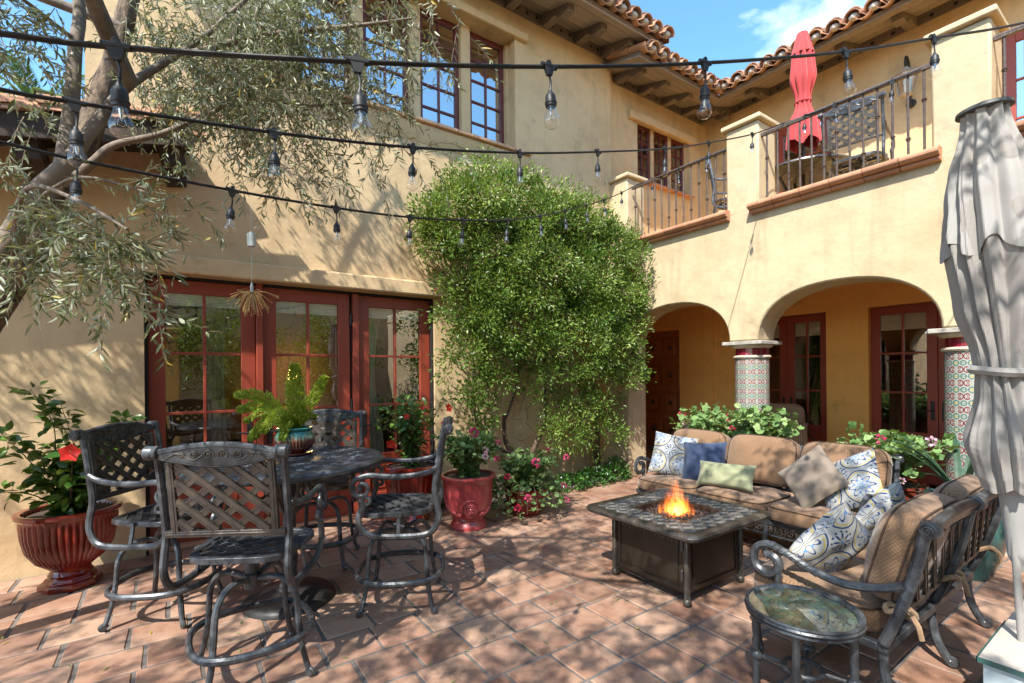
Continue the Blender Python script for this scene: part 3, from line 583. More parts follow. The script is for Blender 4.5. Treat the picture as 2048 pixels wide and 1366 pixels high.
# upper roof over the French-door house
rfA = roof(houseA, 'roof', (-0.9, 4.60, 6.43), (1, 0, 0), (0, -1, 0), 6.88, 6.43, SL, 0.80)
xs = [5.53, 4.97, 4.35, 3.73, 3.11, 2.49, 1.87, 1.25, 0.63, 0.0, -0.5]
for x in xs: corbel(houseA, (x, 5.369, 6.505), (0, -1, 0), 0.115, 6.43, 6.665, 0.77)
for i in range(len(xs) - 1):
    b = MB(); b.box(xs[i + 1] + 0.06, xs[i] - 0.06, 5.345, 5.368, 6.505, 6.66); fb = b.build('frieze_board', 'corbel_wood', houseA)
    for k in range(3):
        hx = xs[i + 1] + 0.06 + (xs[i] - xs[i + 1] - 0.12) * (k + 0.5) / 3; hb = MB(); hb.tube([(hx, 5.3445, 6.585), (hx, 5.343, 6.585)], 0.024, 12); hb.build('vent_hole', 'black_gap', fb)
b = MB(); b.box(5.56, 5.70, 5.345, 5.368, 6.505, 6.66); b.build('frieze_board', 'corbel_wood', houseA)
b = MB(); b.prism([(0.0, -0.02), (2.2, -0.02), (2.2, 0.06), (0, 0.06)], 5.98, 6.02, lambda u, h, a: (a, 4.60 + u * math.cos(SL), 6.43 + u * math.sin(SL) + h)); b.build('rake_board', 'corbel_wood', houseA)
for i in range(5):
    inst('roof_tile', CAP[i % 2], rfA, T(5.99, 4.55 + i * 0.34, 6.50 + i * 0.102 + 0.02 * (i % 2)) @ RX(SL))
# lower roof over the set-back balcony wall
rfB = roof(houseA, 'roof', (5.55, 4.66, 6.17), (1, 0, 0), (0, -1, 0), 1.98, 6.17, SL, 0.80, deep=1.2)
xs = [8.20, 7.66, 7.08, 6.48, 5.90]
for x in xs: corbel(houseA, (x, 5.449, 6.275), (0, -1, 0), 0.115, 6.17, 6.40, 0.77)
for i in range(len(xs) - 1):
    b = MB(); b.box(xs[i + 1] + 0.06, xs[i] - 0.06, 5.425, 5.448, 6.275, 6.40); fb = b.build('frieze_board', 'corbel_wood', houseA)
    for k in range(2):
        hx = xs[i + 1] + 0.06 + (xs[i] - xs[i + 1] - 0.12) * (k + 0.6) / 2.2; hb = MB(); hb.tube([(hx, 5.4245, 6.335), (hx, 5.423, 6.335)], 0.022, 12); hb.build('vent_hole', 'black_gap', fb)
b = MB(); b.add([(7.53, 4.66, 6.168), (8.36, 5.45, 6.40), (7.53, 5.45, 6.404), (7.53, 4.66, 6.19), (8.36, 5.45, 6.42), (7.53, 5.45, 6.424)], [(0, 1, 2), (3, 5, 4), (0, 3, 4, 1), (1, 4, 5, 2), (2, 5, 3, 0)]); b.build('soffit', 'eave_wood', houseA)
# low tiled rake on the single-storey wing at left
lowr = MB(); P0 = Vector((-2.6, 4.86, 3.10)); P1 = Vector((0.13, 4.86, 3.635)); dv = (P1 - P0).normalized(); Ln = (P1 - P0).length; up_ = Vector((0, 1, 0)).cross(dv) * -1
if up_.z < 0: up_ = -up_
def lr(a, y, h): return P0 + dv * a + Vector((0, y, 0)) + up_ * h
lowr.prism([(0.0, 0.0), (0.55, 0.0), (0.55, 0.05), (0, 0.05)], 0, Ln, lambda y, h, a: lr(a, y, h)); lowroof = lowr.build('low_roof', 'dark_beam', houseA)
b = MB(); b.prism([(-0.035, -0.13), (0.0, -0.13), (0.0, 0.05), (-0.035, 0.05)], 0, Ln, lambda y, h, a: lr(a, y, h)); b.build('fascia', 'dark_beam', lowroof)
for i in range(8):
    for (yy, hh) in ((0.03, 0.07), (0.03, 0.115), (0.28, 0.07)):
        me = CAP[i % 2]; X_ = Vector((0, -1, 0)); Nv = up_; M4 = Matrix.Identity(4)
        for r_, col in enumerate((X_, dv, Nv)):
            for q in range(3): M4[q][r_] = col[q]
        M4.translation = lr(i * 0.36 - 0.05 + random.uniform(-.015, .015) + (0.1 if hh > 0.1 else 0), yy, hh + 0.01 * (i % 2) - 0.02); inst('roof_tile', me, lowroof, M4)
for a in (0.85, 1.72, 2.62):
    b = MB(); c0 = lr(a, 0, 0); b.prism([(0.03, -0.26), (0.12, -0.30), (0.51, -0.30), (0.51, -0.002), (0.03, -0.002)], -0.075, 0.075, lambda y, h, q: lr(a + q, y, h)); b.build('lookout_beam', 'dark_beam', houseA, bevel=0.006)
# ------------------------------------------------------------------ arcade wing with balcony (wall along Y at X = 5.68)
houseB = empty('arcade_wing', (5.88, 3.2, 0), 0, 'cream stucco wing with arches on tiled columns under a balcony', 'house')
def B_(mb, name, mat, parent=None, **k):
    """build in world coordinates under the wing's origin"""
    o = mb.build(name, mat, parent or houseB, **k)
    if parent is None: o.matrix_parent_inverse = T(-5.88, -3.2, 0)
    return o
def arch(y0, y1, zs, zt, n=28, e=2.25):
    c, h = (y0 + y1) / 2, (y0 - y1) / 2
    out = []
    for i in range(n + 1):
        u = math.cos(math.pi * i / n); out.append((c + h * u, zs + (zt - zs) * (max(0.0, 1 - abs(u) ** e)) ** (1 / e)))
    return out
SPR = 1.955
poly = [(-4.2, 3.53), (7.6, 3.53), (7.6, -0.02), (5.03, -0.02)] + arch(5.03, 3.40, SPR, 2.53) + arch(3.04, 1.36, SPR, 2.53) + arch(1.04, -0.62, SPR, 2.53) + [(-0.62, -0.02), (-4.2, -0.02)]
b = MB(); b.prism(poly, 5.68, 6.08, lambda y, z, x: (x, y, z)); B_(b, 'arcade_wall', 'stucco_cream', bevel=0.022, sharp=30)
b = MB(); b.box(6.081, 8.359, -4.2, 7.6, 2.83, 3.40); b.box(8.36, 8.9, -4.2, 7.6, 2.83, 3.40); B_(b, 'balcony_floor', 'stucco_ochre')
b = MB()  # back wall with door openings
def seg(y0, y1, z0, z1, x0=8.36, x1=8.72): b.box(x0, x1, min(y0, y1), max(y0, y1), z0, z1)
seg(-4.2, 1.30, -0.02, 2.83); seg(1.30, 2.83, 2.515, 2.83); seg(2.83, 3.39, -0.02, 2.83); seg(3.39, 4.66, 2.515, 2.83); seg(4.66, 6.07, -0.02, 2.83); seg(6.07, 7.05, 2.46, 2.83); seg(7.05, 7.6, -0.02, 2.83)
B_(b, 'arcade_back_wall', 'stucco_ochre', sharp=30)
b = MB(); b.box(8.32, 8.358, 5.30, 5.50, -0.01, 2.829); B_(b, 'pilaster', 'stucco_ochre', bevel=0.008)
b = MB(); b.box(6.08, 8.36, 7.2, 7.6, -0.02, 2.83); B_(b, 'end_wall', 'stucco_ochre')
b = MB(); seg(-4.2, 0.2, 3.40, 6.45); seg(0.2, 1.42, 5.70, 6.45); seg(1.42, 3.30, 3.40, 6.45); seg(3.30, 4.16, 5.68, 6.45); seg(4.16, 5.45, 3.40, 6.45); seg(0.2, 1.42, 3.40, 3.45); seg(3.30, 4.16, 3.40, 3.45)
B_(b, 'upper_wall', 'stucco_gold', sharp=30)
b = MB()
for x in (9.9,): b.box(x, x + 0.1, -1, 8, 0, 6.3)
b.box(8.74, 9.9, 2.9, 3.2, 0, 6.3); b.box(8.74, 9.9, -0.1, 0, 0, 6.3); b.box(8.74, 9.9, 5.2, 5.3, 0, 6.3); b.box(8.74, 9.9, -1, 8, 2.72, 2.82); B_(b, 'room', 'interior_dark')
def pdoor(a, c, z0, z1, hnd, rows=3, panel=0.70, mat='pane', blind=0.22, t=-0.085):
    d = sash(FB, houseB, 'french_door', a, c, z0, z1, t, 2, rows, 0.115, 0.12, 0.2, mat, 'red_paint', panel_to=z0 + panel, blind=blind, handle=hnd); d.matrix_parent_inverse = T(-5.88, -3.2, 0); return d
pdoor(-2.825, -2.065, 0.02, 2.505, (-2.12, 1.03, -1)); pdoor(-2.060, -1.305, 0.02, 2.505, (-2.00, 1.03, 1))
pdoor(-4.655, -4.026, 0.02, 2.505, (-4.08, 1.03, -1)); pdoor(-4.020, -3.395, 0.02, 2.505, (-3.96, 1.03, 1))
pdoor(-4.155, -3.305, 3.45, 5.675, None, 4, 0.25, 'sky_pane', 0.0, -0.06); pdoor(-1.415, -0.205, 3.45, 5.695, None, 4, 0.25, 'sky_pane', 0.12, -0.06)
# carved plank door deep in the first arch
b = MB(); b.box(8.47, 8.53, 6.08, 7.04, 0.01, 2.455); cd = B_(b, 'carved_door', 'antique_wood')
for k in range(4):
    z0 = 0.16 + k * 0.57
    for (ya, yb) in ((6.14, 6.54), (6.58, 6.98)):
        for (d, t0, t1, nm) in ((0.0, 8.445, 8.469, 'door_panel'), (0.075, 8.428, 8.444, 'door_panel'), (0.10, 8.415, 8.427, 'door_panel')):
            q = MB(); q.box(t0, t1, ya + d, yb - d, z0 + d, z0 + 0.47 - d); q.build(nm, 'antique_wood', cd, bevel=0.008)
        q = MB(); q.lathe([(0.055, 0), (0.05, 0.012), (0.03, 0.02), (0.012, 0.034), (0.001, 0.036)], 12, M4=RY(R(-90)), c=(8.413, (ya + yb) / 2, z0 + 0.235)); q.build('rosette', 'iron', cd)
# tiled columns with stone bands
def talavera():
    m, nt, b = newmat('talavera'); uv = nt.nodes.new('ShaderNodeUVMap'); sp = nt.nodes.new('ShaderNodeSeparateXYZ'); nt.links.new(uv.outputs[0], sp.inputs[0])
    U, V = sp.outputs[0], sp.outputs[1]
    def ring(cx, cy, r, th):
        dx = math_(nt, 'SUBTRACT', U, cx); dy = math_(nt, 'SUBTRACT', V, cy)
        d = math_(nt, 'SQRT', math_(nt, 'ADD', math_(nt, 'MULTIPLY', dx, dx), math_(nt, 'MULTIPLY', dy, dy)))
        return math_(nt, 'LESS_THAN', math_(nt, 'ABSOLUTE', math_(nt, 'SUBTRACT', d, r)), th)
    def anyof(l):
        o = l[0]
        for q in l[1:]: o = math_(nt, 'MAXIMUM', o, q)
        return o
    red = []
    for (cx, sg) in ((0.25, 1), (0.75, -1)):
        body = ring(cx, 0.5, 0.225, 0.036)                             # outer C, cut open on the inner side
        side = math_(nt, 'GREATER_THAN', math_(nt, 'MULTIPLY', math_(nt, 'SUBTRACT', U, cx), float(sg)), -0.10)
        red += [math_(nt, 'MULTIPLY', body, side), ring(cx - 0.03 * sg, 0.37, 0.085, 0.024), ring(cx - 0.03 * sg, 0.63, 0.085, 0.024), ring(cx - 0.05 * sg, 0.36, 0.0, 0.03), ring(cx - 0.05 * sg, 0.64, 0.0, 0.03)]
    teal = anyof([ring(0, 0, 0.19, 0.045), ring(1, 0, 0.19, 0.045), ring(0, 1, 0.19, 0.045), ring(1, 1, 0.19, 0.045), ring(0.5, 0, 0.17, 0.045), ring(0.5, 1, 0.17, 0.045)])
    yel = anyof([ring(0.5, 0.5, 0.0, 0.05), ring(0, 0, 0.0, 0.08), ring(1, 1, 0, 0.08), ring(0, 1, 0, 0.08), ring(1, 0, 0, 0.08)])
    c = mixc(nt, teal, (0.35, 0.35, 0.315), (0.07, 0.17, 0.14)); c = mixc(nt, yel, c, (0.60, 0.46, 0.12)); c = mixc(nt, anyof(red), c, (0.17, 0.018, 0.03))
    nt.links.new(c, b.inputs['Base Color']); b.inputs['Roughness'].default_value = 0.18; return m
MAT['talavera'] = talavera(); MAT['maroon_tile'] = simple('maroon_tile', (0.22, 0.012, 0.03), 0.15, col2=(0.16, 0.008, 0.02)); MAT['white_grout'] = simple('white_grout', (0.62, 0.58, 0.5), 0.9)
CR = 0.185; NT_ = 11
def curved_tile(name, r, th, ang, h, mat):
    b = MB(); n = 5; vs = []
    for z in (0.0015, h - 0.0015):
        for rad in (r, r - th):
            for k in range(n + 1): a = -ang / 2 + ang * k / n; vs.append((rad * math.cos(a), rad * math.sin(a), z))
    m = n + 1; fs = []
    for k in range(n): fs += [(k, k + 1, 2 * m + k + 1, 2 * m + k), (k + 1, k, m + k, m + k + 1), (2 * m + k, 2 * m + k + 1, 3 * m + k + 1, 3 * m + k)]
    fs += [(0, 2 * m, 3 * m, m), (n, m + n, 3 * m + n, 2 * m + n)]; b.add(vs, fs); me = b.mesh(name, 30, fix=False)
    ul = me.uv_layers.new(name='UVMap')
    for lp in me.loops:
        v = me.vertices[lp.vertex_index].co; ul.data[lp.index].uv = (math.atan2(v.y, v.x) / ang + 0.5, v.z / h)
    me.materials.append(MAT[mat]); return me
TH_ = 1.66 / 14
TAL = curved_tile('glazed_tile', CR + 0.006, 0.008, 2 * math.pi / NT_ * 0.985, TH_, 'talavera'); MAR = curved_tile('band_tile', CR - 0.004, 0.008, 2 * math.pi / 20 * 0.90, 0.085, 'maroon_tile')
def column(y, ntiles=True):
    b = MB(); b.lathe([(0.25, 0.0), (0.25, 0.06), (0.225, 0.075), (0.20, 0.09), (CR, 0.10), (CR, 1.76), (CR - 0.01, 1.77), (CR - 0.01, 1.86), (0.1, 1.87)], 40, (0, 0, 0)); c = b.build('column', 'white_grout', houseB); c.location = (0.0, y - 3.2, 0)
    for k in range(14):
        for i in range(NT_): inst('glazed_tile', TAL, c, T(0, 0, 0.10 + k * TH_) @ RZ(2 * math.pi * (i + 0.5 * 0) / NT_ + 0.2))
    q = MB(); q.lathe([(CR, 1.745), (CR + 0.022, 1.75), (CR + 0.03, 1.765), (CR + 0.022, 1.782), (CR - 0.01, 1.786)], 36); q.build('stone_band', 'cantera', c)
    for i in range(20): inst('band_tile', MAR, c, T(0, 0, 1.785) @ RZ(2 * math.pi * i / 20))
    q = MB(); q.lathe([(CR - 0.01, 1.868), (CR + 0.02, 1.872), (CR + 0.045, 1.89), (CR + 0.05, 1.908), (CR - 0.02, 1.909)], 36); q.build('stone_band', 'cantera', c)
    q = MB(); q.box(-0.25, 0.25, -0.25, 0.25, 1.909, SPR - 0.001); q.build('capital', 'stone', c, bevel=0.008)
column(3.22); column(1.20)
# balcony pillars, copings, rails
for (ya, yb) in ((5.03, 5.425), (3.01, 3.42), (1.02, 1.42), (-1.0, -0.6)):
    b = MB(); b.box(5.682, 6.08, ya, yb, 3.50, 4.575); p = B_(b, 'pillar', 'stucco_cream', bevel=0.022, sharp=30)
    b = MB(); o = 0.045; yc, xc, hy, hx = (ya + yb) / 2, 5.88, (yb - ya) / 2 + o, 0.20 + o
    b.add([(xc - hx, yc - hy, 4.576), (xc + hx, yc - hy, 4.576), (xc + hx, yc + hy, 4.576), (xc - hx, yc + hy, 4.576), (xc - hx, yc - hy, 4.63), (xc + hx, yc - hy, 4.63), (xc + hx, yc + hy, 4.63), (xc - hx, yc + hy, 4.63), (xc - hx * .55, yc - hy * .55, 4.69), (xc + hx * .55, yc - hy * .55, 4.69), (xc + hx * .55, yc + hy * .55, 4.69), (xc - hx * .55, yc + hy * .55, 4.69)],
          [(3, 2, 1, 0), (0, 1, 5, 4), (1, 2, 6, 5), (2, 3, 7, 6), (3, 0, 4, 7), (4, 5, 9, 8), (5, 6, 10, 9), (6, 7, 11, 10), (7, 4, 8, 11), (8, 9, 10, 11)]); b.build('pillar_cap', 'stucco_cream', p, bevel=0.014, sharp=30)
def coping(y0, y1, n):
    prof = [(0.004, 3.462), (0.050, 3.464), (0.062, 3.472), (0.066, 3.484), (0.060, 3.495), (0.050, 3.500), (0.085, 3.506), (0.104, 3.516), (0.116, 3.532), (0.118, 3.549), (0.112, 3.566), (0.098, 3.578), (0.078, 3.585), (-0.19, 3.588), (-0.19, 3.531), (0.004, 3.531)]
    for i in range(n):
        a, c = y0 + (y1 - y0) * i / n + 0.004, y0 + (y1 - y0) * (i + 1) / n - 0.004
        b = MB(); b.prism([(5.68 - t, z) for t, z in prof], a, c, lambda x, z, y: (x, y, z)); B_(b, 'coping_tile', 'terracotta', sharp=25)
coping(3.365, 4.90, 5); coping(1.34, 3.10, 6); coping(-0.66, 0.98, 6)
def railing(y0, y1, n, seed, bx=5.75):
    rr = random.Random(seed)
    b = MB(); b.bar((bx, y0, 4.385), (bx, y1, 4.385), 0.04, 0.014); b.tube([(bx, y0, 4.402), (bx, y1, 4.402)], 0.022, 10); b.bar((bx, y0, 3.605), (bx, y1, 3.605), 0.03, 0.014)
    r = B_(b, 'railing', 'iron')
    for i in range(n):
        y = y0 + (y1 - y0) * (i + 0.5) / n; q = MB(); q.tube([(bx, y, 3.611), (bx, y, 4.379)], 0.0105, 8)
        ks = ([4.1] if i % 3 == 0 else [3.78] if i % 3 == 1 else []) + ([3.85] if i % 4 == 2 else [])
        for z in ks: q.lathe([(0.0105, -0.02), (0.018, -0.012), (0.015, -0.006), (0.024, 0), (0.015, 0.006), (0.018, 0.012), (0.0105, 0.02)], 8, (bx, y, z))
        q.build('baluster', 'iron', r)
railing(3.425, 4.99, 13, 1); railing(1.425, 3.005, 13, 2); railing(-0.595, 1.015, 13, 3)
# roof over the wing
rfC = roof(houseB, 'roof', (7.53, 4.66, 6.17), (0, -1, 0), (-1, 0, 0), 8.6, 6.17, SL, 0.83, deep=2.4); rfC.matrix_parent_inverse = T(-5.88, -3.2, 0)
ys = [4.95, 4.28, 3.62, 2.95, 2.28, 1.61, 0.94, 0.27, -0.4]
for y in ys: o = corbel(houseB, (8.359, y, 6.275), (-1, 0, 0), 0.125, 6.17, 6.41, 0.80); o.matrix_parent_inverse = T(-5.88, -3.2, 0)
for i in range(len(ys) - 1):
    b = MB(); b.box(8.335, 8.358, ys[i + 1] + 0.065, ys[i] - 0.065, 6.275, 6.40); fb = B_(b, 'frieze_board', 'corbel_wood')
    for k in range(2):
        hy = ys[i + 1] + 0.065 + (ys[i] - ys[i + 1] - 0.13) * (k + 0.6) / 2.2; hb = MB(); hb.tube([(8.3345, hy, 6.335), (8.333, hy, 6.335)], 0.024, 12); hb.build('vent_hole', 'black_gap', fb)
b = MB(); b.add([(7.53, 4.66, 6.168), (8.36, 5.45, 6.398), (8.36, 4.66, 6.408), (7.53, 4.66, 6.19), (8.36, 5.45, 6.418), (8.36, 4.66, 6.428)], [(0, 2, 1), (3, 4, 5), (0, 1, 4, 3), (1, 2, 5, 4), (2, 0, 3, 5)]); B_(b, 'soffit', 'eave_wood')
# garden side behind the viewer: low stucco wall and trees that the panes mirror and that shade the floor
gw = MB(); gw.box(-9, 9, -6.4, -6.0, -0.02, 6.2); tag(gw.build('garden_wall', 'stucco_gold', bevel=0.03), 'tall golden stucco wall closing the courtyard behind the seats', 'wall')
gp = MB(); gp.box(-0.5, 0.1, -3.1, -2.6, -0.02, 2.6); gp.box(-0.56, 0.16, -3.16, -2.54, 2.601, 2.72); tag(gp.build('gate_pillar', 'stucco_ochre', bevel=0.03), 'square ochre stucco gate pillar in front of the garden wall', 'pillar')
def garden_tree(x, y, h, rad, n, label, seed):
    t = empty('garden_tree', (x, y, 0), 0, label, 'tree', 'garden trees behind the viewer'); rg = np.random.default_rng(seed)
    b = MB(); b.tube(smooth_path([(0, 0, -0.02), (0.05, 0.03, h * 0.4), (-0.03, 0.05, h * 0.8)], 5), [0.09 - 0.004 * i for i in range(11)], 8); b.build('trunk', 'vine_bark', t)
    nc = 60; cc = rg.normal(size=(nc, 3)); cc = nrm(cc) * (rg.random((nc, 1)) ** 0.4) * np.array([rad, rad, rad * 0.9]) + np.array([0, 0, h])
    pos = (cc[rg.integers(0, nc, n)] + rg.normal(size=(n, 3)) * 0.16); leaves('crown', 'garden_leaf', pos, rdir(n), rdir(n, 1.0), 0.11, 0.055, t)
garden_tree(1.2, -3.4, 2.3, 1.5, 6500, 'bright green leafy tree by the garden wall', 21); garden_tree(3.7, -3.2, 2.1, 1.35, 5500, 'rounded green tree at the wing end of the garden wall', 22); garden_tree(-2.2, -3.4, 2.3, 1.2, 3500, 'green tree left of the ochre gate pillar', 23)
# ------------------------------------------------------------------ furniture helpers
def clip_seg(px, pz, dx, dz, x0, x1, z0, z1):
    t0, t1 = -9.0, 9.0
    for p, d, lo, hi in ((px, dx, x0, x1), (pz, dz, z0, z1)):
        if abs(d) < 1e-9: continue
        a, b_ = (lo - p) / d, (hi - p) / d
        if a > b_: a, b_ = b_, a
        t0, t1 = max(t0, a), min(t1, b_)
    return None if t1 - t0 < 0.03 else ((px + dx * t0, pz + dz * t0), (px + dx * t1, pz + dz * t1))
def lattice(w, h, step, ang):
    out = []
    for sg in (1, -1):
        dx, dz = math.cos(ang), math.sin(ang) * sg; span = w / 2 + h / math.tan(ang) / 2; n = int(span / step) + 1
        for i in range(-n, n + 1):
            c = clip_seg(i * step, h / 2, dx, dz, -w / 2, w / 2, 0, h)
            if c: out.append((c[0], c[1], sg))
    return out
def lat_slats(parent, name, mat, w, h, step, ang, wid, th, M4, proud=0.003, rib=None):
    """each slat is its own mesh; M4 maps (x, thickness, z) of the panel to the thing"""
    made = []
    for (p, q, sg) in lattice(w, h, step, ang):
        b = MB(); y = proud * sg; a = Vector((p[0], y, p[1])); c = Vector((q[0], y, q[1])); d = (c - a).normalized(); nrmv = Vector((0, 1, 0)); sd = d.cross(nrmv)
        Mx = Matrix((d, sd, nrmv)).transposed().to_4x4(); Mx.translation = (a + c) / 2; L_ = (c - a).length
        b.obox(M4 @ Mx, L_, wid, th)
        for s in (-1, 1):
            M2 = Mx.copy(); M2.translation = Mx.translation + sd * s * (wid / 2 - 0.004); b.obox(M4 @ M2, L_, 0.006, th + 0.006)
        made.append(b.build(name, mat, parent))
    return made
def foot_scroll(b, p, out, r=0.022):
    """small rolled caster at a leg end"""
    o = Vector(out).normalized(); c = Vector(p); ax = o.cross(Vector((0, 0, 1)))
    pts = [c + o * (x) + Vector((0, 0, z)) for x, z in spiral(0.012, r, r, r * 0.3, math.pi, -1.6 * math.pi, 18)]
    b.tube(pts, 0.010, 6, flat=1.0); b.tube([c + o * 0.012 + Vector((0, 0, r)) - ax * 0.014, c + o * 0.012 + Vector((0, 0, r)) + ax * 0.014], r * 0.72, 10)

# ------------------------------------------------------------------ bar stools
def make_stool():
    t = empty('bar_stool'); up = []
    SZ = 0.68
    # swivel base
    for k in range(4):
        a = R(45 + 90 * k); ca, sa = math.cos(a), math.sin(a); b = MB()
        pr = smooth_path([(0.035, 0, 0.495), (0.12, 0, 0.515), (0.20, 0, 0.50), (0.255, 0, 0.43), (0.27, 0, 0.30), (0.285, 0, 0.18), (0.315, 0, 0.07), (0.328, 0, 0.035)], 4)
        b.tube([(p.x * ca, p.x * sa, p.z) for p in pr], [0.019 - 0.003 * i / len(pr) for i in range(len(pr))], 8, flat=0.85)
        foot_scroll(b, (0.325 * ca, 0.325 * sa, 0.001), (ca, sa, 0)); b.build('leg', 'cast', t)
    b = MB(); ring = []
    for i in range(40):
        a = 2 * math.pi * i / 40; rr = 0.30 * (1 + 0.045 * math.cos(4 * (a - R(45)))); ring.append((rr * math.cos(a), rr * math.sin(a), 0.225))
    b.tube(ring, 0.0165, 8, closed=True, flat=1.25); b.build('foot_ring', 'cast', t)
    b = MB(); b.lathe([(0.001, 0.44), (0.04, 0.445), (0.045, 0.47), (0.045, 0.52), (0.035, 0.53), (0.035, 0.60), (0.06, 0.61), (0.075, 0.63), (0.075, 0.645), (0.001, 0.646)], 16); up.append(b.build('swivel_post', 'cast', t))
    # seat frame (bowed) and slats
    b = MB(); out = []
    for i in range(33):
        a = 2 * math.pi * i / 32; cx, sy = math.cos(a), math.sin(a); e = 5.0
        q = (abs(cx) ** e + abs(sy) ** e) ** (-1 / e); wx = 0.262 + 0.022 * sy * q; out.append((wx * cx * q, 0.01 + 0.235 * sy * q))
    out = out[:-1]; n = len(out); vs = []
    for z in (SZ - 0.028, SZ + 0.004):
        for s in (1.0, 0.865): vs += [(x * s, (y - 0.01) * s + 0.01, z) for x, y in out]
    fs = []
    for i in range(n):
        j = (i + 1) % n; fs += [(i, j, 2 * n + j, 2 * n + i), (n + j, n + i, 3 * n + i, 3 * n + j), (2 * n + i, 2 * n + j, 3 * n + j, 3 * n + i), (j, i, n + i, n + j)]
    b.add(vs, fs); up.append(b.build('seat_frame', 'cast', t, bevel=0.003))
    M4 = Matrix(((1, 0, 0, 0), (0, 0, 1, -0.195), (0, 1, 0, SZ - 0.01), (0, 0, 0, 1)))
    up += lat_slats(t, 'slat', 'cast', 0.455, 0.41, 0.125, R(38), 0.032, 0.010, M4)
    b = MB(); b.bar((-0.20, 0, SZ - 0.032), (0.20, 0, SZ - 0.032), 0.05, 0.012); b.bar((0, -0.19, SZ - 0.034), (0, 0.2, SZ - 0.034), 0.05, 0.010); up.append(b.build('seat_bracket', 'cast', t))
    for s in (-1, 1):
        x = 0.288 * s
        pr = smooth_path([(-0.315, 1.245), (-0.285, 1.10), (-0.262, 0.95), (-0.245, 0.82), (-0.262, 0.72), (-0.268, 0.64), (-0.225, 0.56), (-0.14, 0.535), (0.05, 0.535), (0.16, 0.548), (0.225, 0.60), (0.235, 0.67), (0.215, 0.735), (0.225, 0.79)], 5)
        b = MB(); b.tube([(x, p.x, p.y) for p in [Vector((a[0], a[1])) for a in pr]] if False else [(x, q[0], q[1]) for q in pr], 0.021, 8, flat=0.8, up=(1, 0, 0))
        sc = spiral(0.19, 0.765, 0.036, 0.008, 0.2, 2.2 * math.pi, 20); b.tube([(x, q[0], q[1]) for q in sc], [0.017 - 0.0004 * i for i in range(21)], 8); up.append(b.build('side_frame', 'cast', t))
        b = MB(); arm = smooth_path([(-0.262, 0.975), (-0.20, 0.945), (-0.08, 0.925), (0.06, 0.925), (0.16, 0.935), (0.215, 0.925)], 5)
        sp_ = spiral(0.215, 0.855, 0.07, 0.012, math.pi / 2, -2.3 * math.pi, 30)
        b.tube([(x * 1.03, q[0], q[1]) for q in arm[:-1]] + [(x * 1.03, q[0], q[1]) for q in sp_], [0.019] * (len(arm) - 1) + [0.019 - 0.00025 * i for i in range(31)], 8, flat=0.8, up=(1, 0, 0)); up.append(b.build('arm', 'cast', t))
        b = MB(); b.bar((x * 0.98, -0.01, SZ - 0.012), (x * 0.85, -0.01, SZ - 0.012), 0.04, 0.02); b.bar((x * 0.98, -0.01, 0.54), (x * 0.9, -0.01, SZ - 0.02), 0.02, 0.012); up.append(b.build('seat_bracket', 'cast', t))
    # raked back: lattice panel between stiles, crest rail with carved scrolls
    tilt = math.atan2(0.055, 0.40); BM = T(0, -0.262, 0.825) @ RX(tilt)
    for s in (-1, 1):
        b = MB(); b.obox(BM @ T(0.232 * s, 0, 0.175), 0.034, 0.022, 0.36); b.obox(BM @ T(0.232 * s, 0, 0.175), 0.014, 0.028, 0.36); up.append(b.build('stile', 'cast_bronze', t, bevel=0.003))
    b = MB(); b.obox(BM @ T(0, 0, -0.003), 0.56, 0.024, 0.032); b.obox(BM @ T(0, 0, -0.003), 0.56, 0.030, 0.010); up.append(b.build('lower_rail', 'cast_bronze', t, bevel=0.003))
    up += lat_slats(t, 'slat', 'cast_gold', 0.43, 0.335, 0.118, R(40), 0.034, 0.012, BM @ T(0, 0, 0.013), 0.004)
    nn = 20; topc = [(-0.27 + 0.54 * i / nn, 0.405 + 0.035 * math.sin(math.pi * i / nn)) for i in range(nn + 1)]; botc = [(-0.27 + 0.54 * i / nn, 0.385 - 0.045 * math.sin(math.pi * i / nn)) for i in range(nn + 1)]
    b = MB(); b.prism(topc + botc[::-1], -0.013, 0.013, lambda x, z, y: BM @ Vector((x, y - 0.02, z))); crest = b.build('crest_rail', 'cast', t, bevel=0.004); up.append(crest)
    b = MB(); b.tube([BM @ Vector((x, -0.02, z)) for x, z in topc], 0.016, 8); b.tube([BM @ Vector((x, -0.02, z)) for x, z in botc], 0.012, 8); b.build('crest_bead', 'cast', crest)
    b = MB()
    for side in (-0.034, -0.006):
        for s in (-1, 1):
            for (cx, r) in ((0.035, 0.026), (0.10, 0.019), (0.155, 0.014)):
                sp2 = spiral(cx, 0.395, r, 0.004, math.pi * 1.1, -1.9 * math.pi, 22); b.tube([BM @ Vector((s * x, side, z)) for x, z in sp2], 0.0042, 5)
            b.tube([BM @ Vector((s * x, side, 0.388 + 0.016 * math.sin(x * 45))) for x in [0.06 + 0.01 * i for i in range(19)]], 0.0038, 5)
    b.build('scroll_carving', 'cast_gold', crest)
    for s in (-1, 1):
        b = MB(); b.lathe([(0.001, 0), (0.030, 0.002), (0.034, 0.012), (0.030, 0.02), (0.033, 0.03), (0.033, 0.055), (0.026, 0.062), (0.001, 0.063)], 16, M4=BM @ T(0.262 * s, -0.02, 0.405) @ RY(R(90 * s)))
        sp3 = spiral(0, 0, 0.024, 0.003, 0, 4.2 * math.pi, 30); b.tube([BM @ Vector((s * (0.262 + 0.063), -0.02 + x, 0.405 + z)) for x, z in sp3], 0.004, 5); up.append(b.build('volute', 'cast', t))
    for o in up: o['u'] = 1
    return t
STG = 'bar stools round the bar table'
stool0 = make_stool()
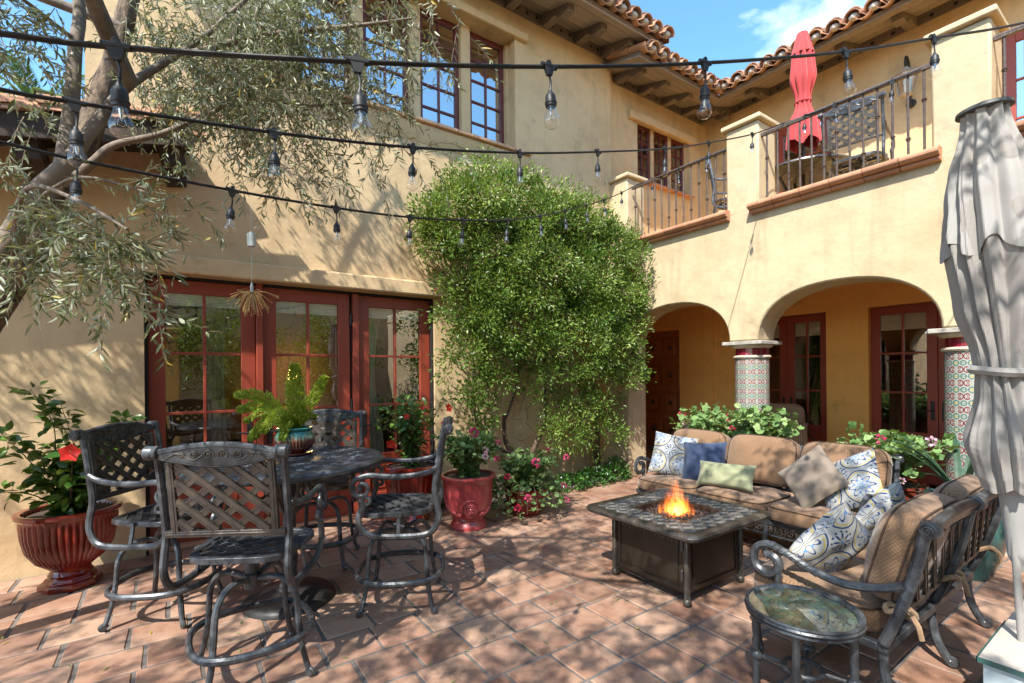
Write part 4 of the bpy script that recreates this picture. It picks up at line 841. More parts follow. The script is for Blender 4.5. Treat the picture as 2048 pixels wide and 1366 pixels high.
for i, (x, y, la, sa, lab) in enumerate([
        (0.335, 2.93, 0.0, -31, 'dark cast metal bar stool with its lattice back to the viewer'),
        (1.30, 3.24, -30, 62, 'dark cast metal bar stool in side view beside the pink lion urn'),
        (-0.05, 4.00, -31, -128, 'dark cast metal bar stool next to the fluted red urn'),
        (1.02, 4.30, -29, 155, 'dark cast metal bar stool between the table and the French doors')]):
    o = stool0 if i == 0 else copy_tree(stool0)
    o.location = (x, y, 0); tag(o, lab, 'bar stool', STG)
    for c in o.children: c.rotation_euler.z = R(sa if c.get('u') else la)
for o in bpy.data.objects:
    if 'u' in o: del o['u']

# ------------------------------------------------------------------ bar table
tb = empty('bar_table', (0.66, 3.72, 0), 0, 'round dark cast metal bar table with potted fern on top', 'table')
b = MB(); b.lathe([(0.001, 0.985), (0.20, 0.987), (0.205, 0.990), (0.36, 0.990), (0.365, 0.986), (0.54, 0.986), (0.545, 0.992), (0.60, 0.995), (0.635, 0.990), (0.65, 0.975), (0.652, 0.955), (0.64, 0.938), (0.60, 0.932), (0.56, 0.945), (0.001, 0.95)], 72)
b.build('table_top', 'cast', tb)
b = MB()
for k in range(16):
    a = 2 * math.pi * k / 16
    for (r0, rr) in ((0.45, 0.055), (0.28, 0.045)):
        sp_ = spiral(0, 0, rr, 0.008, 0, 3.2 * math.pi, 22); b.tube([(r0 * math.cos(a) + x, r0 * math.sin(a) + z, 0.988) for x, z in sp_], 0.0055, 5)
b.build('cast_ornament', 'cast', tb)['kind'] = 'stuff'
b = MB(); b.lathe([(0.001, 0.945), (0.16, 0.94), (0.15, 0.925), (0.06, 0.90), (0.045, 0.80), (0.06, 0.72), (0.045, 0.66), (0.04, 0.40), (0.055, 0.30), (0.045, 0.20), (0.06, 0.12), (0.075, 0.10)], 20); b.build('pedestal', 'cast', tb)
for k in range(4):
    a = R(20 + 90 * k); sp_ = spiral(0.19, 0.79, 0.075, 0.02, math.pi, -1.5 * math.pi, 26); q = MB(); q.tube([(0.045 * math.cos(a), 0.045 * math.sin(a), 0.62)] + [(x * math.cos(a), x * math.sin(a), z) for x, z in sp_], 0.014, 7); q.build('bracket_scroll', 'cast_bronze', tb)
b = MB(); b.lathe([(0.001, 0.11), (0.075, 0.105), (0.09, 0.085), (0.16, 0.07), (0.25, 0.05), (0.285, 0.038), (0.30, 0.02), (0.305, 0.0), (0.001, 0.0)], 48); b.build('table_base', 'black_iron', tb)

# ------------------------------------------------------------------ fire pit table
fp = empty('fire_table', (3.14, 2.325, 0), 0, 'square bronze fire pit table with woven metal top and lit flames', 'fire table')
def rrect(h, r, n=6):
    return [(sx * (h - r) + r * math.cos(a), sy * (h - r) + r * math.sin(a)) for (sx, sy, a0) in ((1, 1, 0), (-1, 1, 90), (-1, -1, 180), (1, -1, 270)) for a in [R(a0 + 90 * i / n) for i in range(n + 1)]]
def ring_stack(layers, n):
    vs = []; fs = []
    for L_ in layers: vs += L_
    for k in range(len(layers) - 1):
        for i in range(n): fs.append((k * n + i, k * n + (i + 1) % n, (k + 1) * n + (i + 1) % n, (k + 1) * n + i))
    return vs, fs
OPN = 0.225
lay = []
for (h, r, z) in ((OPN, 0.02, 0.46), (OPN, 0.02, 0.535), (OPN + 0.012, 0.03, 0.539), (OPN + 0.03, 0.03, 0.535), (0.43, 0.05, 0.535), (0.435, 0.05, 0.541), (0.47, 0.06, 0.543), (0.492, 0.07, 0.536), (0.50, 0.07, 0.522), (0.497, 0.07, 0.505), (0.48, 0.06, 0.492), (0.40, 0.05, 0.49), (OPN + 0.02, 0.03, 0.46)):
    lay.append([(x, y, z) for x, y in rrect(h, r)])
vs, fs = ring_stack(lay, 28); b = MB(); b.add(vs, fs); top = b.build('top', 'cast_bronze', fp)
lz = MB(); lz.lathe([(0.038, 0), (0.036, 0.005), (0.026, 0.010), (0.001, 0.011)], 10); lzm = lz.mesh('weave'); MAT['weave_metal'] = simple('weave_metal', (0.22, 0.205, 0.185), 0.42, 0.3, col2=(0.08, 0.073, 0.064), scale=30, bmp=0.3, bscale=120); lzm.materials.append(MAT['weave_metal'])
hz = MB(); hz.lathe([(0.013, 0), (0.001, 0.0005)], 10); hzm = hz.mesh('weave_hole'); hzm.materials.append(MAT['black_gap'])
cnt = 0; st = 0.056
for i in range(-8, 9):
    for j in range(-8, 9):
        x, y = i * st, j * st
        if max(abs(x), abs(y)) > 0.405 or max(abs(x), abs(y)) < OPN + 0.05: continue
        an = R(45) if (i + j) % 2 else R(-45)
        inst('weave', lzm, top, T(x, y, 0.534) @ RZ(an) @ Matrix.Diagonal((0.98, 0.5, 1, 1)))
        if max(abs(x + st / 2), abs(y + st / 2)) < 0.41 and max(abs(x + st / 2), abs(y + st / 2)) > OPN + 0.04: inst('weave_hole', hzm, top, T(x + st / 2, y + st / 2, 0.5365))
        cnt += 1
b = MB(); b.box(-0.315, 0.315, -0.315, 0.315, 0.075, 0.489); body = b.build('body', 'bronze_sheet', fp)
for k in range(4):
    a = R(90 * k); Mk = RZ(a); q = MB()
    for z0, z1 in ((0.085, 0.115), (0.455, 0.485)): q.obox(Mk @ T(0, -0.318, (z0 + z1) / 2), 0.60, 0.012, z1 - z0)
    for xx in (-0.285, 0.285): q.obox(Mk @ T(xx, -0.318, 0.285), 0.03, 0.012, 0.34)
    q.build('panel_frame', 'bronze_sheet', fp, bevel=0.003)
    q = MB(); q.obox(Mk @ T(0, -0.318, 0.285), 0.50, 0.010, 0.30); q.build('panel', 'bronze_sheet', fp, bevel=0.004)
    q = MB()
    for i in range(15):
        xx = -0.245 + 0.035 * i; Ml = Mk @ T(xx, -0.323, 0.425) @ RY(R(28 if i % 2 else -28)); q.lathe([(0.001, -0.024), (0.006, -0.012), (0.008, 0), (0.006, 0.012), (0.001, 0.024)], 6, M4=Ml)
    q.build('leaf_motif', 'cast_bronze', fp)
    cx, cy = 0.325, -0.325; q = MB(); q.obox(Mk @ T(cx, cy, 0.27), 0.034, 0.034, 0.43); q.build('corner_post', 'cast_bronze', fp, bevel=0.008)
    q = MB(); q.sphere(Mk @ Vector((cx, cy, 0.03)), 0.03, 12, 8); q.tube([Mk @ Vector((cx, cy, 0.02)), Mk @ Vector((cx, cy, 0.08))], 0.02, 8); foot_scroll(q, Mk @ Vector((cx - 0.01, cy + 0.01, 0.0)), Mk @ Vector((1, -1, 0)) - Mk @ Vector((0, 0, 0)), 0.026); q.build('foot', 'cast_bronze', fp)
q = MB()
for (x, z) in ((-0.345, 0.40), (-0.345, 0.20)): q.tube([(x, -0.30, z - 0.03), (x, -0.30, z + 0.03)], 0.010, 8); q.sphere((x, -0.30, z + 0.036), 0.012, 8, 6)
q.build('hinge', 'cast_bronze', fp)
q = MB(); q.box(-OPN + 0.002, OPN - 0.002, -OPN + 0.002, OPN - 0.002, 0.462, 0.475); q.build('burner_pan', 'black_gap', fp)
q = MB(); rk = random.Random(4)
for i in range(420):
    x, y = rk.uniform(-.2, .2), rk.uniform(-.2, .2); r = rk.uniform(.009, .02); M4 = T(x, y, 0.485 + rk.uniform(0, .025)) @ Euler((rk.uniform(0, 3), rk.uniform(0, 3), rk.uniform(0, 3))).to_matrix().to_4x4() @ Matrix.Diagonal((1, rk.uniform(.6, 1), rk.uniform(.5, .9), 1))
    q.lathe([(0.001, -r), (r * 0.9, -r * 0.4), (r, r * 0.3), (0.001, r)], 5, M4=M4)
MAT['lava'] = simple('lava', (0.10, 0.055, 0.04), 0.6, col2=(0.02, 0.015, 0.013), scale=30); tag(q.build('lava_rock', 'lava', fp, sharp=20), kind='stuff')
def flame_mat():
    m, nt, b = newmat('flame'); nt.nodes.remove(b); v = coords(nt); sp = nt.nodes.new('ShaderNodeSeparateXYZ'); nt.links.new(v, sp.inputs[0])
    z = math_(nt, 'DIVIDE', math_(nt, 'SUBTRACT', sp.outputs[2], 0.485), 0.27)
    mpn = nt.nodes.new('ShaderNodeMapping'); mpn.inputs['Scale'].default_value = (17, 17, 4.2); nt.links.new(v, mpn.inputs['Vector'])
    nz_ = nd(nt, 'ShaderNodeTexNoise', Scale=1.0, Detail=4.0, Roughness=0.6, Distortion=1.1); nt.links.new(mpn.outputs['Vector'], nz_.inputs['Vector'])
    r = math_(nt, 'SQRT', math_(nt, 'ADD', math_(nt, 'MULTIPLY', sp.outputs[0], sp.outputs[0]), math_(nt, 'MULTIPLY', sp.outputs[1], sp.outputs[1])))
    r = math_(nt, 'DIVIDE', r, math_(nt, 'MULTIPLY_ADD', z, -0.085, 0.135))
    val = math_(nt, 'SUBTRACT', math_(nt, 'SUBTRACT', math_(nt, 'MULTIPLY', nz_.outputs['Fac'], 1.9), math_(nt, 'MULTIPLY', r, 0.42)), math_(nt, 'MULTIPLY_ADD', z, 0.42, 0.42))
    col = ramp(nt, val, [(0.0, (0.9, 0.12, 0.01)), (0.25, (1.0, 0.25, 0.025)), (0.55, (1.0, 0.48, 0.10)), (0.8, (1.0, 0.72, 0.30))])
    st_ = ramp(nt, val, [(0.04, (0, 0, 0)), (0.20, (0.25, 0.25, 0.25)), (0.7, (1, 1, 1))])
    e = nt.nodes.new('ShaderNodeEmission'); nt.links.new(col, e.inputs['Color']); nt.links.new(math_(nt, 'MULTIPLY', st_, 34.0), e.inputs['Strength'])
    nt.links.new(e.outputs[0], nt.nodes['Material Output'].inputs['Volume']); return m
MAT['flame'] = flame_mat()
q = MB(); q.lathe([(0.001, 0.49), (0.12, 0.49), (0.145, 0.52), (0.13, 0.58), (0.09, 0.66), (0.05, 0.73), (0.001, 0.76)], 20); q.build('flame', 'flame', fp, sharp=None)

# ------------------------------------------------------------------ cushions and pillows
def cushion(b, a, d, h, M4, e=7.0, crown=0.02, n=48, sag=0.0):
    def outl(s):
        o = []
        for i in range(n):
            t = 2 * math.pi * i / n; c, s_ = math.cos(t), math.sin(t); q = (abs(c) ** e + abs(s_) ** e) ** (-1 / e); o.append((c * q * a * s, s_ * q * d * s))
        return o
    lay = []
    for (s, z) in ((0.05, -h / 2 - crown * .3), (0.5, -h / 2 - crown * .3), (0.85, -h / 2), (0.94, -h / 2 + h * .06), (0.985, -h / 2 + h * 0.2), (1.0, 0), (0.985, h / 2 - h * 0.2), (0.94, h / 2 - h * .06), (0.85, h / 2 + crown * .25), (0.65, h / 2 + crown * .7), (0.4, h / 2 + crown), (0.05, h / 2 + crown * 1.05)):
        rr = random.uniform; lay.append([M4 @ Vector((x, y, z + ((0.012 * math.sin(9 * x + 3 + 4 * M4.translation.x) * math.cos(8 * y + 5 * M4.translation.z) + 0.006 * math.sin(21 * x + 9 * y)) * (1 if s < 0.7 else 0.5) if s < 0.9 else 0))) for x, y in outl(s)])
    vs, fs = ring_stack(lay, n); fs += [tuple(range(n - 1, -1, -1)), tuple((len(lay) - 1) * n + i for i in range(n))]; b.add(vs, fs)
    return [[M4 @ Vector((x, y, z)) for x, y in outl(0.972)] for z in (h / 2 - h * 0.13, -h / 2 + h * 0.13)]
def cush(parent, name, a, d, h, M4, mat='brown_weave', e=7.0, crown=0.02):
    b = MB(); edges = cushion(b, a, d, h, M4, e, crown); o = b.build(name, mat, parent, sharp=60)
    q = MB()
    for E_ in edges: q.tube(E_, 0.0055, 6, closed=True)
    q.build('piping', 'piping' if mat == 'brown_weave' else mat, o); return o
def pillow_mesh(b, w, h, th, M4, n=22):
    def pt(u, v, s):
        x, y = 2 * u - 1, 2 * v - 1; px = 1 - 0.075 * (1 - y * y) * 0 - 0.07 * (1 - abs(y)) ; py = 1 - 0.07 * (1 - abs(x))
        z = th / 2 * ((1 - x ** 4) * (1 - y ** 4)) ** 0.55 * (0.82 + 0.18 * math.cos(x * 1.2) * math.cos(y * 1.3)) + (0.006 * math.sin(7 * x + 4 * y + 9 * w) + 0.004 * math.sin(13 * x * y + 5 * y)) * (1 - x * x) * (1 - y * y)
        return M4 @ Vector((x * w / 2 * (1 - 0.06 * (1 - y * y)), y * h / 2 * (1 - 0.06 * (1 - x * x)), s * z))
    b.grid(lambda u, v: pt(u, v, 1), n, n); b.grid(lambda u, v: pt(1 - u, v, -1), n, n)
def medallion():
    m, nt, b = newmat('medallion_print'); uv = nt.nodes.new('ShaderNodeUVMap'); sp = nt.nodes.new('ShaderNodeSeparateXYZ'); nt.links.new(uv.outputs[0], sp.inputs[0])
    def cell(ou, ov, sc):
        fu = math_(nt, 'SUBTRACT', math_(nt, 'FRACT', math_(nt, 'MULTIPLY_ADD', sp.outputs[0], sc, ou)), 0.5); fv = math_(nt, 'SUBTRACT', math_(nt, 'FRACT', math_(nt, 'MULTIPLY_ADD', sp.outputs[1], sc, ov)), 0.5)
        r = math_(nt, 'SQRT', math_(nt, 'ADD', math_(nt, 'MULTIPLY', fu, fu), math_(nt, 'MULTIPLY', fv, fv))); th = math_(nt, 'ARCTAN2', fv, fu); return r, th
    def band(r, c, w): return math_(nt, 'LESS_THAN', math_(nt, 'ABSOLUTE', math_(nt, 'SUBTRACT', r, c)), w)
    def petals(r, th, k, r0, amp, ph=0.0):
        return math_(nt, 'LESS_THAN', r, math_(nt, 'MULTIPLY_ADD', math_(nt, 'COSINE', math_(nt, 'MULTIPLY_ADD', th, float(k), ph)), amp, r0))
    def AND(a, c): return math_(nt, 'MULTIPLY', a, c)
    def OR(a, c): return math_(nt, 'MAXIMUM', a, c)
    def NOT(a): return math_(nt, 'SUBTRACT', 1.0, a)
    r1, t1 = cell(0.25, 0.0, 1.7); r2, t2 = cell(0.75, 0.5, 1.7)
    white = (0.42, 0.42, 0.40); navy = (0.035, 0.06, 0.14); blue = (0.12, 0.26, 0.50); gold = (0.50, 0.38, 0.13); grey = (0.42, 0.46, 0.52)
    c = mixc(nt, band(r1, 0.44, 0.016), white, navy); c = mixc(nt, band(r1, 0.395, 0.011), c, gold); c = mixc(nt, band(r1, 0.35, 0.006), c, grey)
    dots = AND(band(r1, 0.372, 0.012), math_(nt, 'GREATER_THAN', math_(nt, 'SINE', math_(nt, 'MULTIPLY', t1, 26.0)), 0.2)); c = mixc(nt, dots, c, gold)
    c = mixc(nt, AND(petals(r1, t1, 8, 0.26, 0.075), NOT(petals(r1, t1, 8, 0.225, 0.07))), c, navy)
    c = mixc(nt, AND(petals(r1, t1, 8, 0.17, 0.06, 3.14), NOT(petals(r1, t1, 8, 0.14, 0.05, 3.14))), c, blue)
    c = mixc(nt, petals(r1, t1, 8, 0.075, 0.045), c, blue); c = mixc(nt, band(r1, 0.0, 0.025), c, gold)
    c = mixc(nt, petals(r2, t2, 8, 0.115, 0.085, 3.14), c, grey); c = mixc(nt, petals(r2, t2, 8, 0.10, 0.085), c, navy); c = mixc(nt, petals(r2, t2, 8, 0.07, 0.05, 3.14), c, gold); c = mixc(nt, petals(r2, t2, 8, 0.055, 0.04), c, blue)
    d2 = AND(band(r2, 0.205, 0.018), math_(nt, 'GREATER_THAN', math_(nt, 'SINE', math_(nt, 'MULTIPLY', t2, 12.0)), 0.35)); c = mixc(nt, d2, c, navy)
    nt.links.new(c, b.inputs['Base Color']); b.inputs['Roughness'].default_value = 0.9; b.inputs['Specular IOR Level'].default_value = 0.15
    bump(nt, b, noise(nt, coords(nt), 7, 4, 0.5), 0.3, 0.02); return m
MAT['medallion'] = medallion()
def throw_pillow(label, mat, w, h, th, loc, normal, spin, seam=None):
    """normal: direction the pillow's face looks; spin: roll about it"""
    nv = Vector(normal).normalized(); xr = Vector((0, 0, 1)).cross(nv).normalized(); yr = nv.cross(xr); M4 = Matrix((xr, yr, nv)).transposed().to_4x4() @ RZ(R(spin))
    b = MB(); n = 22; pillow_mesh(b, w, h, th, Matrix.Identity(4), n); me = b.mesh('throw_pillow', 60, fix=True); ul = me.uv_layers.new(name='UVMap')
    for lp in me.loops: v = me.vertices[lp.vertex_index].co; ul.data[lp.index].uv = (v.x / 0.48 + 0.5 + (0.35 if v.z < 0 else 0), v.y / 0.48 + 0.5)
    me.materials.append(MAT[mat]); o = bpy.data.objects.new('throw_pillow', me); COL.objects.link(o); M4.translation = Vector(loc); o.matrix_world = M4
    return tag(o, label, 'pillow', 'throw pillows on the sofas')

# ------------------------------------------------------------------ sofa and loveseat: same family, seats side by side
def seating(name, loc, rz, seats, sw, label, cat, back_top, depth=0.40):
    t = empty(name, loc, rz, label, cat); W = seats * sw / 2
    # seat frame with filigree apron
    b = MB(); b.box(-W, W, 0.29, 0.32, 0.285, 0.325); b.box(-W, W, -0.30, -0.26, 0.285, 0.325); b.box(-W, -W + 0.035, -0.26, 0.29, 0.287, 0.323); b.box(W - 0.035, W, -0.26, 0.29, 0.287, 0.323)
    for k in range(5): yy = -0.18 + 0.11 * k; b.box(-W + 0.035, W - 0.035, yy, yy + 0.02, 0.30, 0.312)
    b.box(-W, W, 0.295, 0.318, 0.19, 0.205); b.build('seat_frame', 'cast', t, bevel=0.004)
    b = MB(); nn = int(2 * W / 0.085)
    for i in range(nn):
        x = -W + 0.045 + (2 * W - 0.09) * (i + 0.5) / nn; s = 1 if i % 2 else -1
        sp_ = spiral(0, 0, 0.036, 0.006, 0.3, 3.4 * math.pi, 20); b.tube([(x + p * s, 0.307, 0.246 + q * (1 if i % 4 < 2 else -1)) for p, q in sp_], 0.0055, 5)
        b.tube([(x + 0.042, 0.307, 0.206), (x + 0.03, 0.307, 0.246), (x + 0.042, 0.307, 0.286)], 0.005, 5)
    b.build('filigree', 'cast_bronze', t)
    # legs
    lx = [-W + 0.03] + [-W + sw * k for k in range(1, seats)] + [W - 0.03]
    for x in lx:
        q = MB(); pr = smooth_path([(0.302, 0.325), (0.308, 0.24), (0.322, 0.15), (0.308, 0.06), (0.30, 0.03)], 4); q.tube([(x, p[0], p[1]) for p in pr], 0.023, 8, flat=0.9); foot_scroll(q, (x, 0.30, 0.001), (0, 1, 0), 0.028); q.build('leg', 'cast', t)
        q = MB(); pr = smooth_path([(-0.275, 0.325), (-0.275, 0.22), (-0.295, 0.12), (-0.335, 0.045), (-0.35, 0.03)], 4); q.tube([(x, p[0], p[1]) for p in pr], 0.022, 8, flat=0.9); foot_scroll(q, (x, -0.345, 0.001), (0, -1, 0), 0.028); q.build('leg', 'cast', t)
    # back: one raked lattice panel for each seat, rolled crest
    tilt = math.atan2(0.16, back_top - 0.33); BM = T(0, -0.285, 0.33) @ RX(tilt); BH = (back_top - 0.33) / math.cos(tilt)
    for x in [-W] + [-W + sw * k for k in range(1, seats)] + [W]:
        q = MB(); q.tube([BM @ Vector((x, -0.02 * math.sin(math.pi * v), BH * v)) for v in [i / 8 for i in range(9)]], 0.024, 8, flat=0.8); q.build('stile', 'cast', t)
    for k in range(seats):
        xc = -W + sw * (k + 0.5); q = MB(); nn = 14; tp = [(xc - sw / 2 + sw * i / nn, BH * (0.955 + 0.055 * math.sin(math.pi * i / nn))) for i in range(nn + 1)]
        q.tube([BM @ Vector((x, -0.012, z)) for x, z in tp], 0.024, 8); q.prism(tp + [(x, z - 0.055 - 0.02 * math.sin(math.pi * i / nn)) for i, (x, z) in enumerate(tp)][::-1], -0.018, -0.004, lambda x, z, y: BM @ Vector((x, y, z))); q.build('crest_rail', 'cast', t)
        q = MB(); q.obox(BM @ T(xc, 0, 0.13), sw - 0.03, 0.02, 0.03); q.build('lower_rail', 'cast_bronze', t)
        lat_slats(t, 'slat', 'cast_bronze', sw - 0.06, BH * 0.84 - 0.14, 0.13, R(44), 0.030, 0.012, BM @ T(xc, 0, 0.14), 0.004)
    for x in [-W] + [-W + sw * k for k in range(1, seats)] + [W]:
        q = MB(); q.lathe([(0.001, -0.032), (0.034, -0.03), (0.04, -0.015), (0.04, 0.015), (0.034, 0.03), (0.001, 0.032)], 18, M4=BM @ T(x, -0.02, BH * 0.965) @ RY(R(90)))
        for s in (-1, 1): q.tube([BM @ Vector((x + s * 0.033, -0.02 + p, BH * 0.965 + z)) for p, z in spiral(0, 0, 0.03, 0.004, 0, 4.4 * math.pi, 30)], 0.0045, 5)
        q.build('volute', 'cast', t)
    # scrolled arms
    for s in (-1, 1):
        x = s * (W + 0.015); pr = smooth_path([(-0.365, 0.625), (-0.28, 0.585), (-0.14, 0.555), (0.01, 0.575), (0.13, 0.622), (0.22, 0.645)], 6)
        sp_ = spiral(0.225, 0.55, 0.095, 0.035, math.pi / 2, -1.62 * math.pi, 34)
        q = MB(); q.tube([(x, p[0], p[1]) for p in pr[:-1]] + [(x, p[0], p[1]) for p in sp_], [0.020] * (len(pr) - 1) + [0.020 + 0.006 * (i / 34) * (1 if i < 30 else 0.6) for i in range(35)], 8, flat=0.9, up=(1, 0, 0))
        for w_ in range(4): q.tube([(x + 0.021 * math.cos(0.9 * i + w_ * 1.57), p[0], p[1] + 0.021 * math.sin(0.9 * i + w_ * 1.57)) for i, p in enumerate(pr[16:-1])] , 0.004, 4)
        q.build('arm', 'cast', t)
        q = MB(); q.tube(smooth_path([(x, 0.17, 0.50), (x * 0.995, 0.19, 0.42), (x * 0.98, 0.25, 0.36), (x * 0.97, 0.30, 0.31)], 4), 0.018, 8); q.build('arm_support', 'cast', t)
    # cushions
    for k in range(seats):
        xc = -W + sw * (k + 0.5); cush(t, 'seat_cushion', sw / 2 - 0.008, 0.315, 0.135, T(xc, 0.055, 0.395), crown=0.022)
        Bk = BM @ T(xc, 0.085, 0.165 + 0.21) @ RX(R(90)); cush(t, 'back_cushion', sw / 2 - 0.010, 0.235, 0.14, Bk @ RX(R(180)), e=5.0, crown=0.05)
        for s in (-1, 1):
            q = MB(); c = BM @ Vector((xc + s * (sw / 2 - 0.03), -0.01, 0.17)); q.tube([c + Vector((0.03 * math.cos(a), 0.055 * math.sin(a), 0.02 * math.sin(a * 2) + 0.012 * s * math.cos(a))) for a in [2 * math.pi * i / 14 for i in range(14)]], 0.013, 6, closed=True); q.tube([c + Vector((0.02 * s, -0.05, 0)), c + Vector((0.035 * s, -0.075, -0.03)), c + Vector((0.03 * s, -0.085, -0.085))], 0.011, 6); q.build('cushion_tie', 'tie', t)
    return t
seating('sofa', (4.43, 2.50, 0), R(90), 3, 0.70, 'long brown cushioned sofa with cast metal frame behind the fire table', 'sofa', 0.875)
seating('loveseat', (3.36, 1.13, 0), 0, 2, 0.72, 'two-seat brown loveseat with lattice metal back beside the glass side table', 'loveseat', 0.92)
throw_pillow('blue and white medallion pillow at the far left end of the sofa', 'medallion', 0.46, 0.46, 0.15, (4.42, 3.30, 0.685), (-0.86, -0.45, 0.34), -8)
throw_pillow('plain navy blue square pillow on the sofa', 'navy', 0.44, 0.42, 0.14, (4.42, 2.93, 0.67), (-0.88, -0.20, 0.42), 5)
throw_pillow('pale green oblong lumbar pillow leaning on the navy pillow', 'green_linen', 0.54, 0.24, 0.13, (4.26, 2.60, 0.605), (-0.9, -0.1, 0.42), 2)
throw_pillow('taupe square pillow standing on its corner on the sofa', 'taupe', 0.42, 0.42, 0.14, (4.30, 1.86, 0.70), (-0.88, 0.12, 0.42), 47)
throw_pillow('blue and white medallion pillow tilted against the near end of the sofa', 'medallion', 0.47, 0.47, 0.15, (4.40, 1.62, 0.69), (-0.80, 0.30, 0.48), 33)
throw_pillow('blue and white medallion pillow in the near seat of the loveseat', 'medallion', 0.41, 0.41, 0.15, (2.92, 1.17, 0.635), (0.30, 0.86, 0.40), 38)
throw_pillow('blue and white medallion pillow half hidden in the far seat of the loveseat', 'medallion', 0.40, 0.40, 0.14, (3.66, 1.18, 0.655), (0.15, 0.88, 0.42), 40)

# ------------------------------------------------------------------ side table with mosaic under glass
sd = empty('side_table', (2.37, 1.07, 0), 0, 'round side table with mosaic under glass beside the loveseat', 'side table'); RT = 0.240
b = MB(); b.lathe([(RT - 0.03, 0.478), (RT - 0.012, 0.492), (RT - 0.002, 0.492), (RT, 0.484), (RT - 0.004, 0.478), (RT + 0.002, 0.470), (RT - 0.002, 0.462), (RT - 0.006, 0.458), (RT - 0.004, 0.448), (RT - 0.02, 0.438), (RT - 0.05, 0.436), (0.001, 0.44), (0.001, 0.470), (RT - 0.03, 0.470), (RT - 0.03, 0.478)], 64); b.build('rim', 'cast', sd)
MAT['mosaic'] = None
m_, nt_, b_ = newmat('mosaic'); c_ = ramp(nt_, objrand(nt_), [(0.0, (0.06, 0.15, 0.12)), (0.2, (0.14, 0.18, 0.09)), (0.4, (0.26, 0.16, 0.09)), (0.6, (0.15, 0.09, 0.07)), (0.8, (0.09, 0.17, 0.15)), (1.0, (0.32, 0.26, 0.14))]); nt_.links.new(mixc(nt_, noise(nt_, coords(nt_), 40, 4, 0.6), c_, (0.12, 0.12, 0.09)), b_.inputs['Base Color']); b_.inputs['Roughness'].default_value = 0.45; MAT['mosaic'] = m_
radii = [0.0, 0.03, 0.065, 0.10, 0.135, 0.17, RT - 0.032]
for k in range(len(radii) - 1):
    nseg = 1 if k == 0 else 6 + 6 * k; r0, r1 = radii[k] + 0.0015, radii[k + 1] - 0.0015
    for i in range(nseg):
        a0, a1 = 2 * math.pi * i / nseg + k * 0.4, 2 * math.pi * (i + 1) / nseg + k * 0.4; g_ = 0.0015 / max(r1, 0.02)
        q = MB()
        if k == 0: q.lathe([(0.001, 0.478), (0.028, 0.477), (0.029, 0.470)], 12)
        else:
            n = 3; aa = [a0 + g_ + (a1 - a0 - 2 * g_) * j / n for j in range(n + 1)]; poly = [(r1 * math.cos(a), r1 * math.sin(a)) for a in aa] + [(r0 * math.cos(a), r0 * math.sin(a)) for a in aa[::-1]]
            q.prism(poly, 0.470, 0.4775 + random.uniform(-.001, .001), lambda x, y, z: (x, y, z))
        q.build('mosaic_piece', 'mosaic', sd)
b = MB(); b.lathe([(0.001, 0.480), (RT - 0.014, 0.480), (RT - 0.012, 0.4835), (RT - 0.014, 0.487), (0.001, 0.487)], 64); b.build('glass_top', 'table_glass', sd)
for k in range(4):
    a = R(17 + 90 * k); r = RT - 0.045; x, y = r * math.cos(a), r * math.sin(a); q = MB(); q.tube([(x, y, 0.437), (x * 1.0, y * 1.0, 0.02)], 0.0165, 12); q.sphere((x, y, 0.205), 0.033, 14, 8, (1, 1, 0.85)); q.lathe([(0.0165, 0.06), (0.024, 0.05), (0.024, 0.012), (0.018, 0.0), (0.001, 0.0)], 12, (x, y, 0)); q.build('leg', 'cast', sd)
    q = MB(); q.tube([(x * 0.93, y * 0.93, 0.205), (x * 0.34, y * 0.34, 0.205)], 0.0105, 8); q.build('stretcher', 'cast', sd)
b = MB(); b.tube([(0.082 * math.cos(a), 0.082 * math.sin(a), 0.205) for a in [2 * math.pi * i / 32 for i in range(32)]], 0.011, 8, closed=True); b.build('stretcher_ring', 'cast', sd)

# ------------------------------------------------------------------ grey garden umbrella, tied shut, and its pale base box
bx_ = empty('base_box', (2.95, 0.12, 0), 0, 'pale blue-grey box with stone top under the closed grey umbrella', 'box')
b = MB(); b.box(-0.36, 0.55, -0.45, 0.385, 0.0, 0.425); b.build('body', 'box_paint', bx_, bevel=0.004)
b = MB(); b.box(-0.372, 0.56, -0.46, 0.397, 0.426, 0.448); b.build('lid', 'travertine', bx_, bevel=0.003)
b = MB(); b.box(-0.376, 0.10, 0.3975, 0.401, 0.428, 0.449); b.box(-0.376, -0.3725, -0.46, 0.401, 0.428, 0.449); b.build('glass_edge', 'teal_glaze', bx_)
MAT['box_dark'] = simple('box_dark', (0.09, 0.10, 0.095), 0.5)
um = empty('garden_umbrella', (2.872, 0.441, 0.449), 0, 'closed grey garden umbrella tied with a strap above the pale box', 'umbrella')
UZ = 0.449; um.rotation_mode = 'QUATERNION'; um.rotation_quaternion = Vector((0, 0, 1)).rotation_difference(Vector((-0.82 * 0.062, 0.572 * 0.062, 1)))
b = MB(); b.tube([(0, 0, 0.0), (0, 0, 2.24)], 0.013, 12); b.build('pole', 'grey_canvas', um)
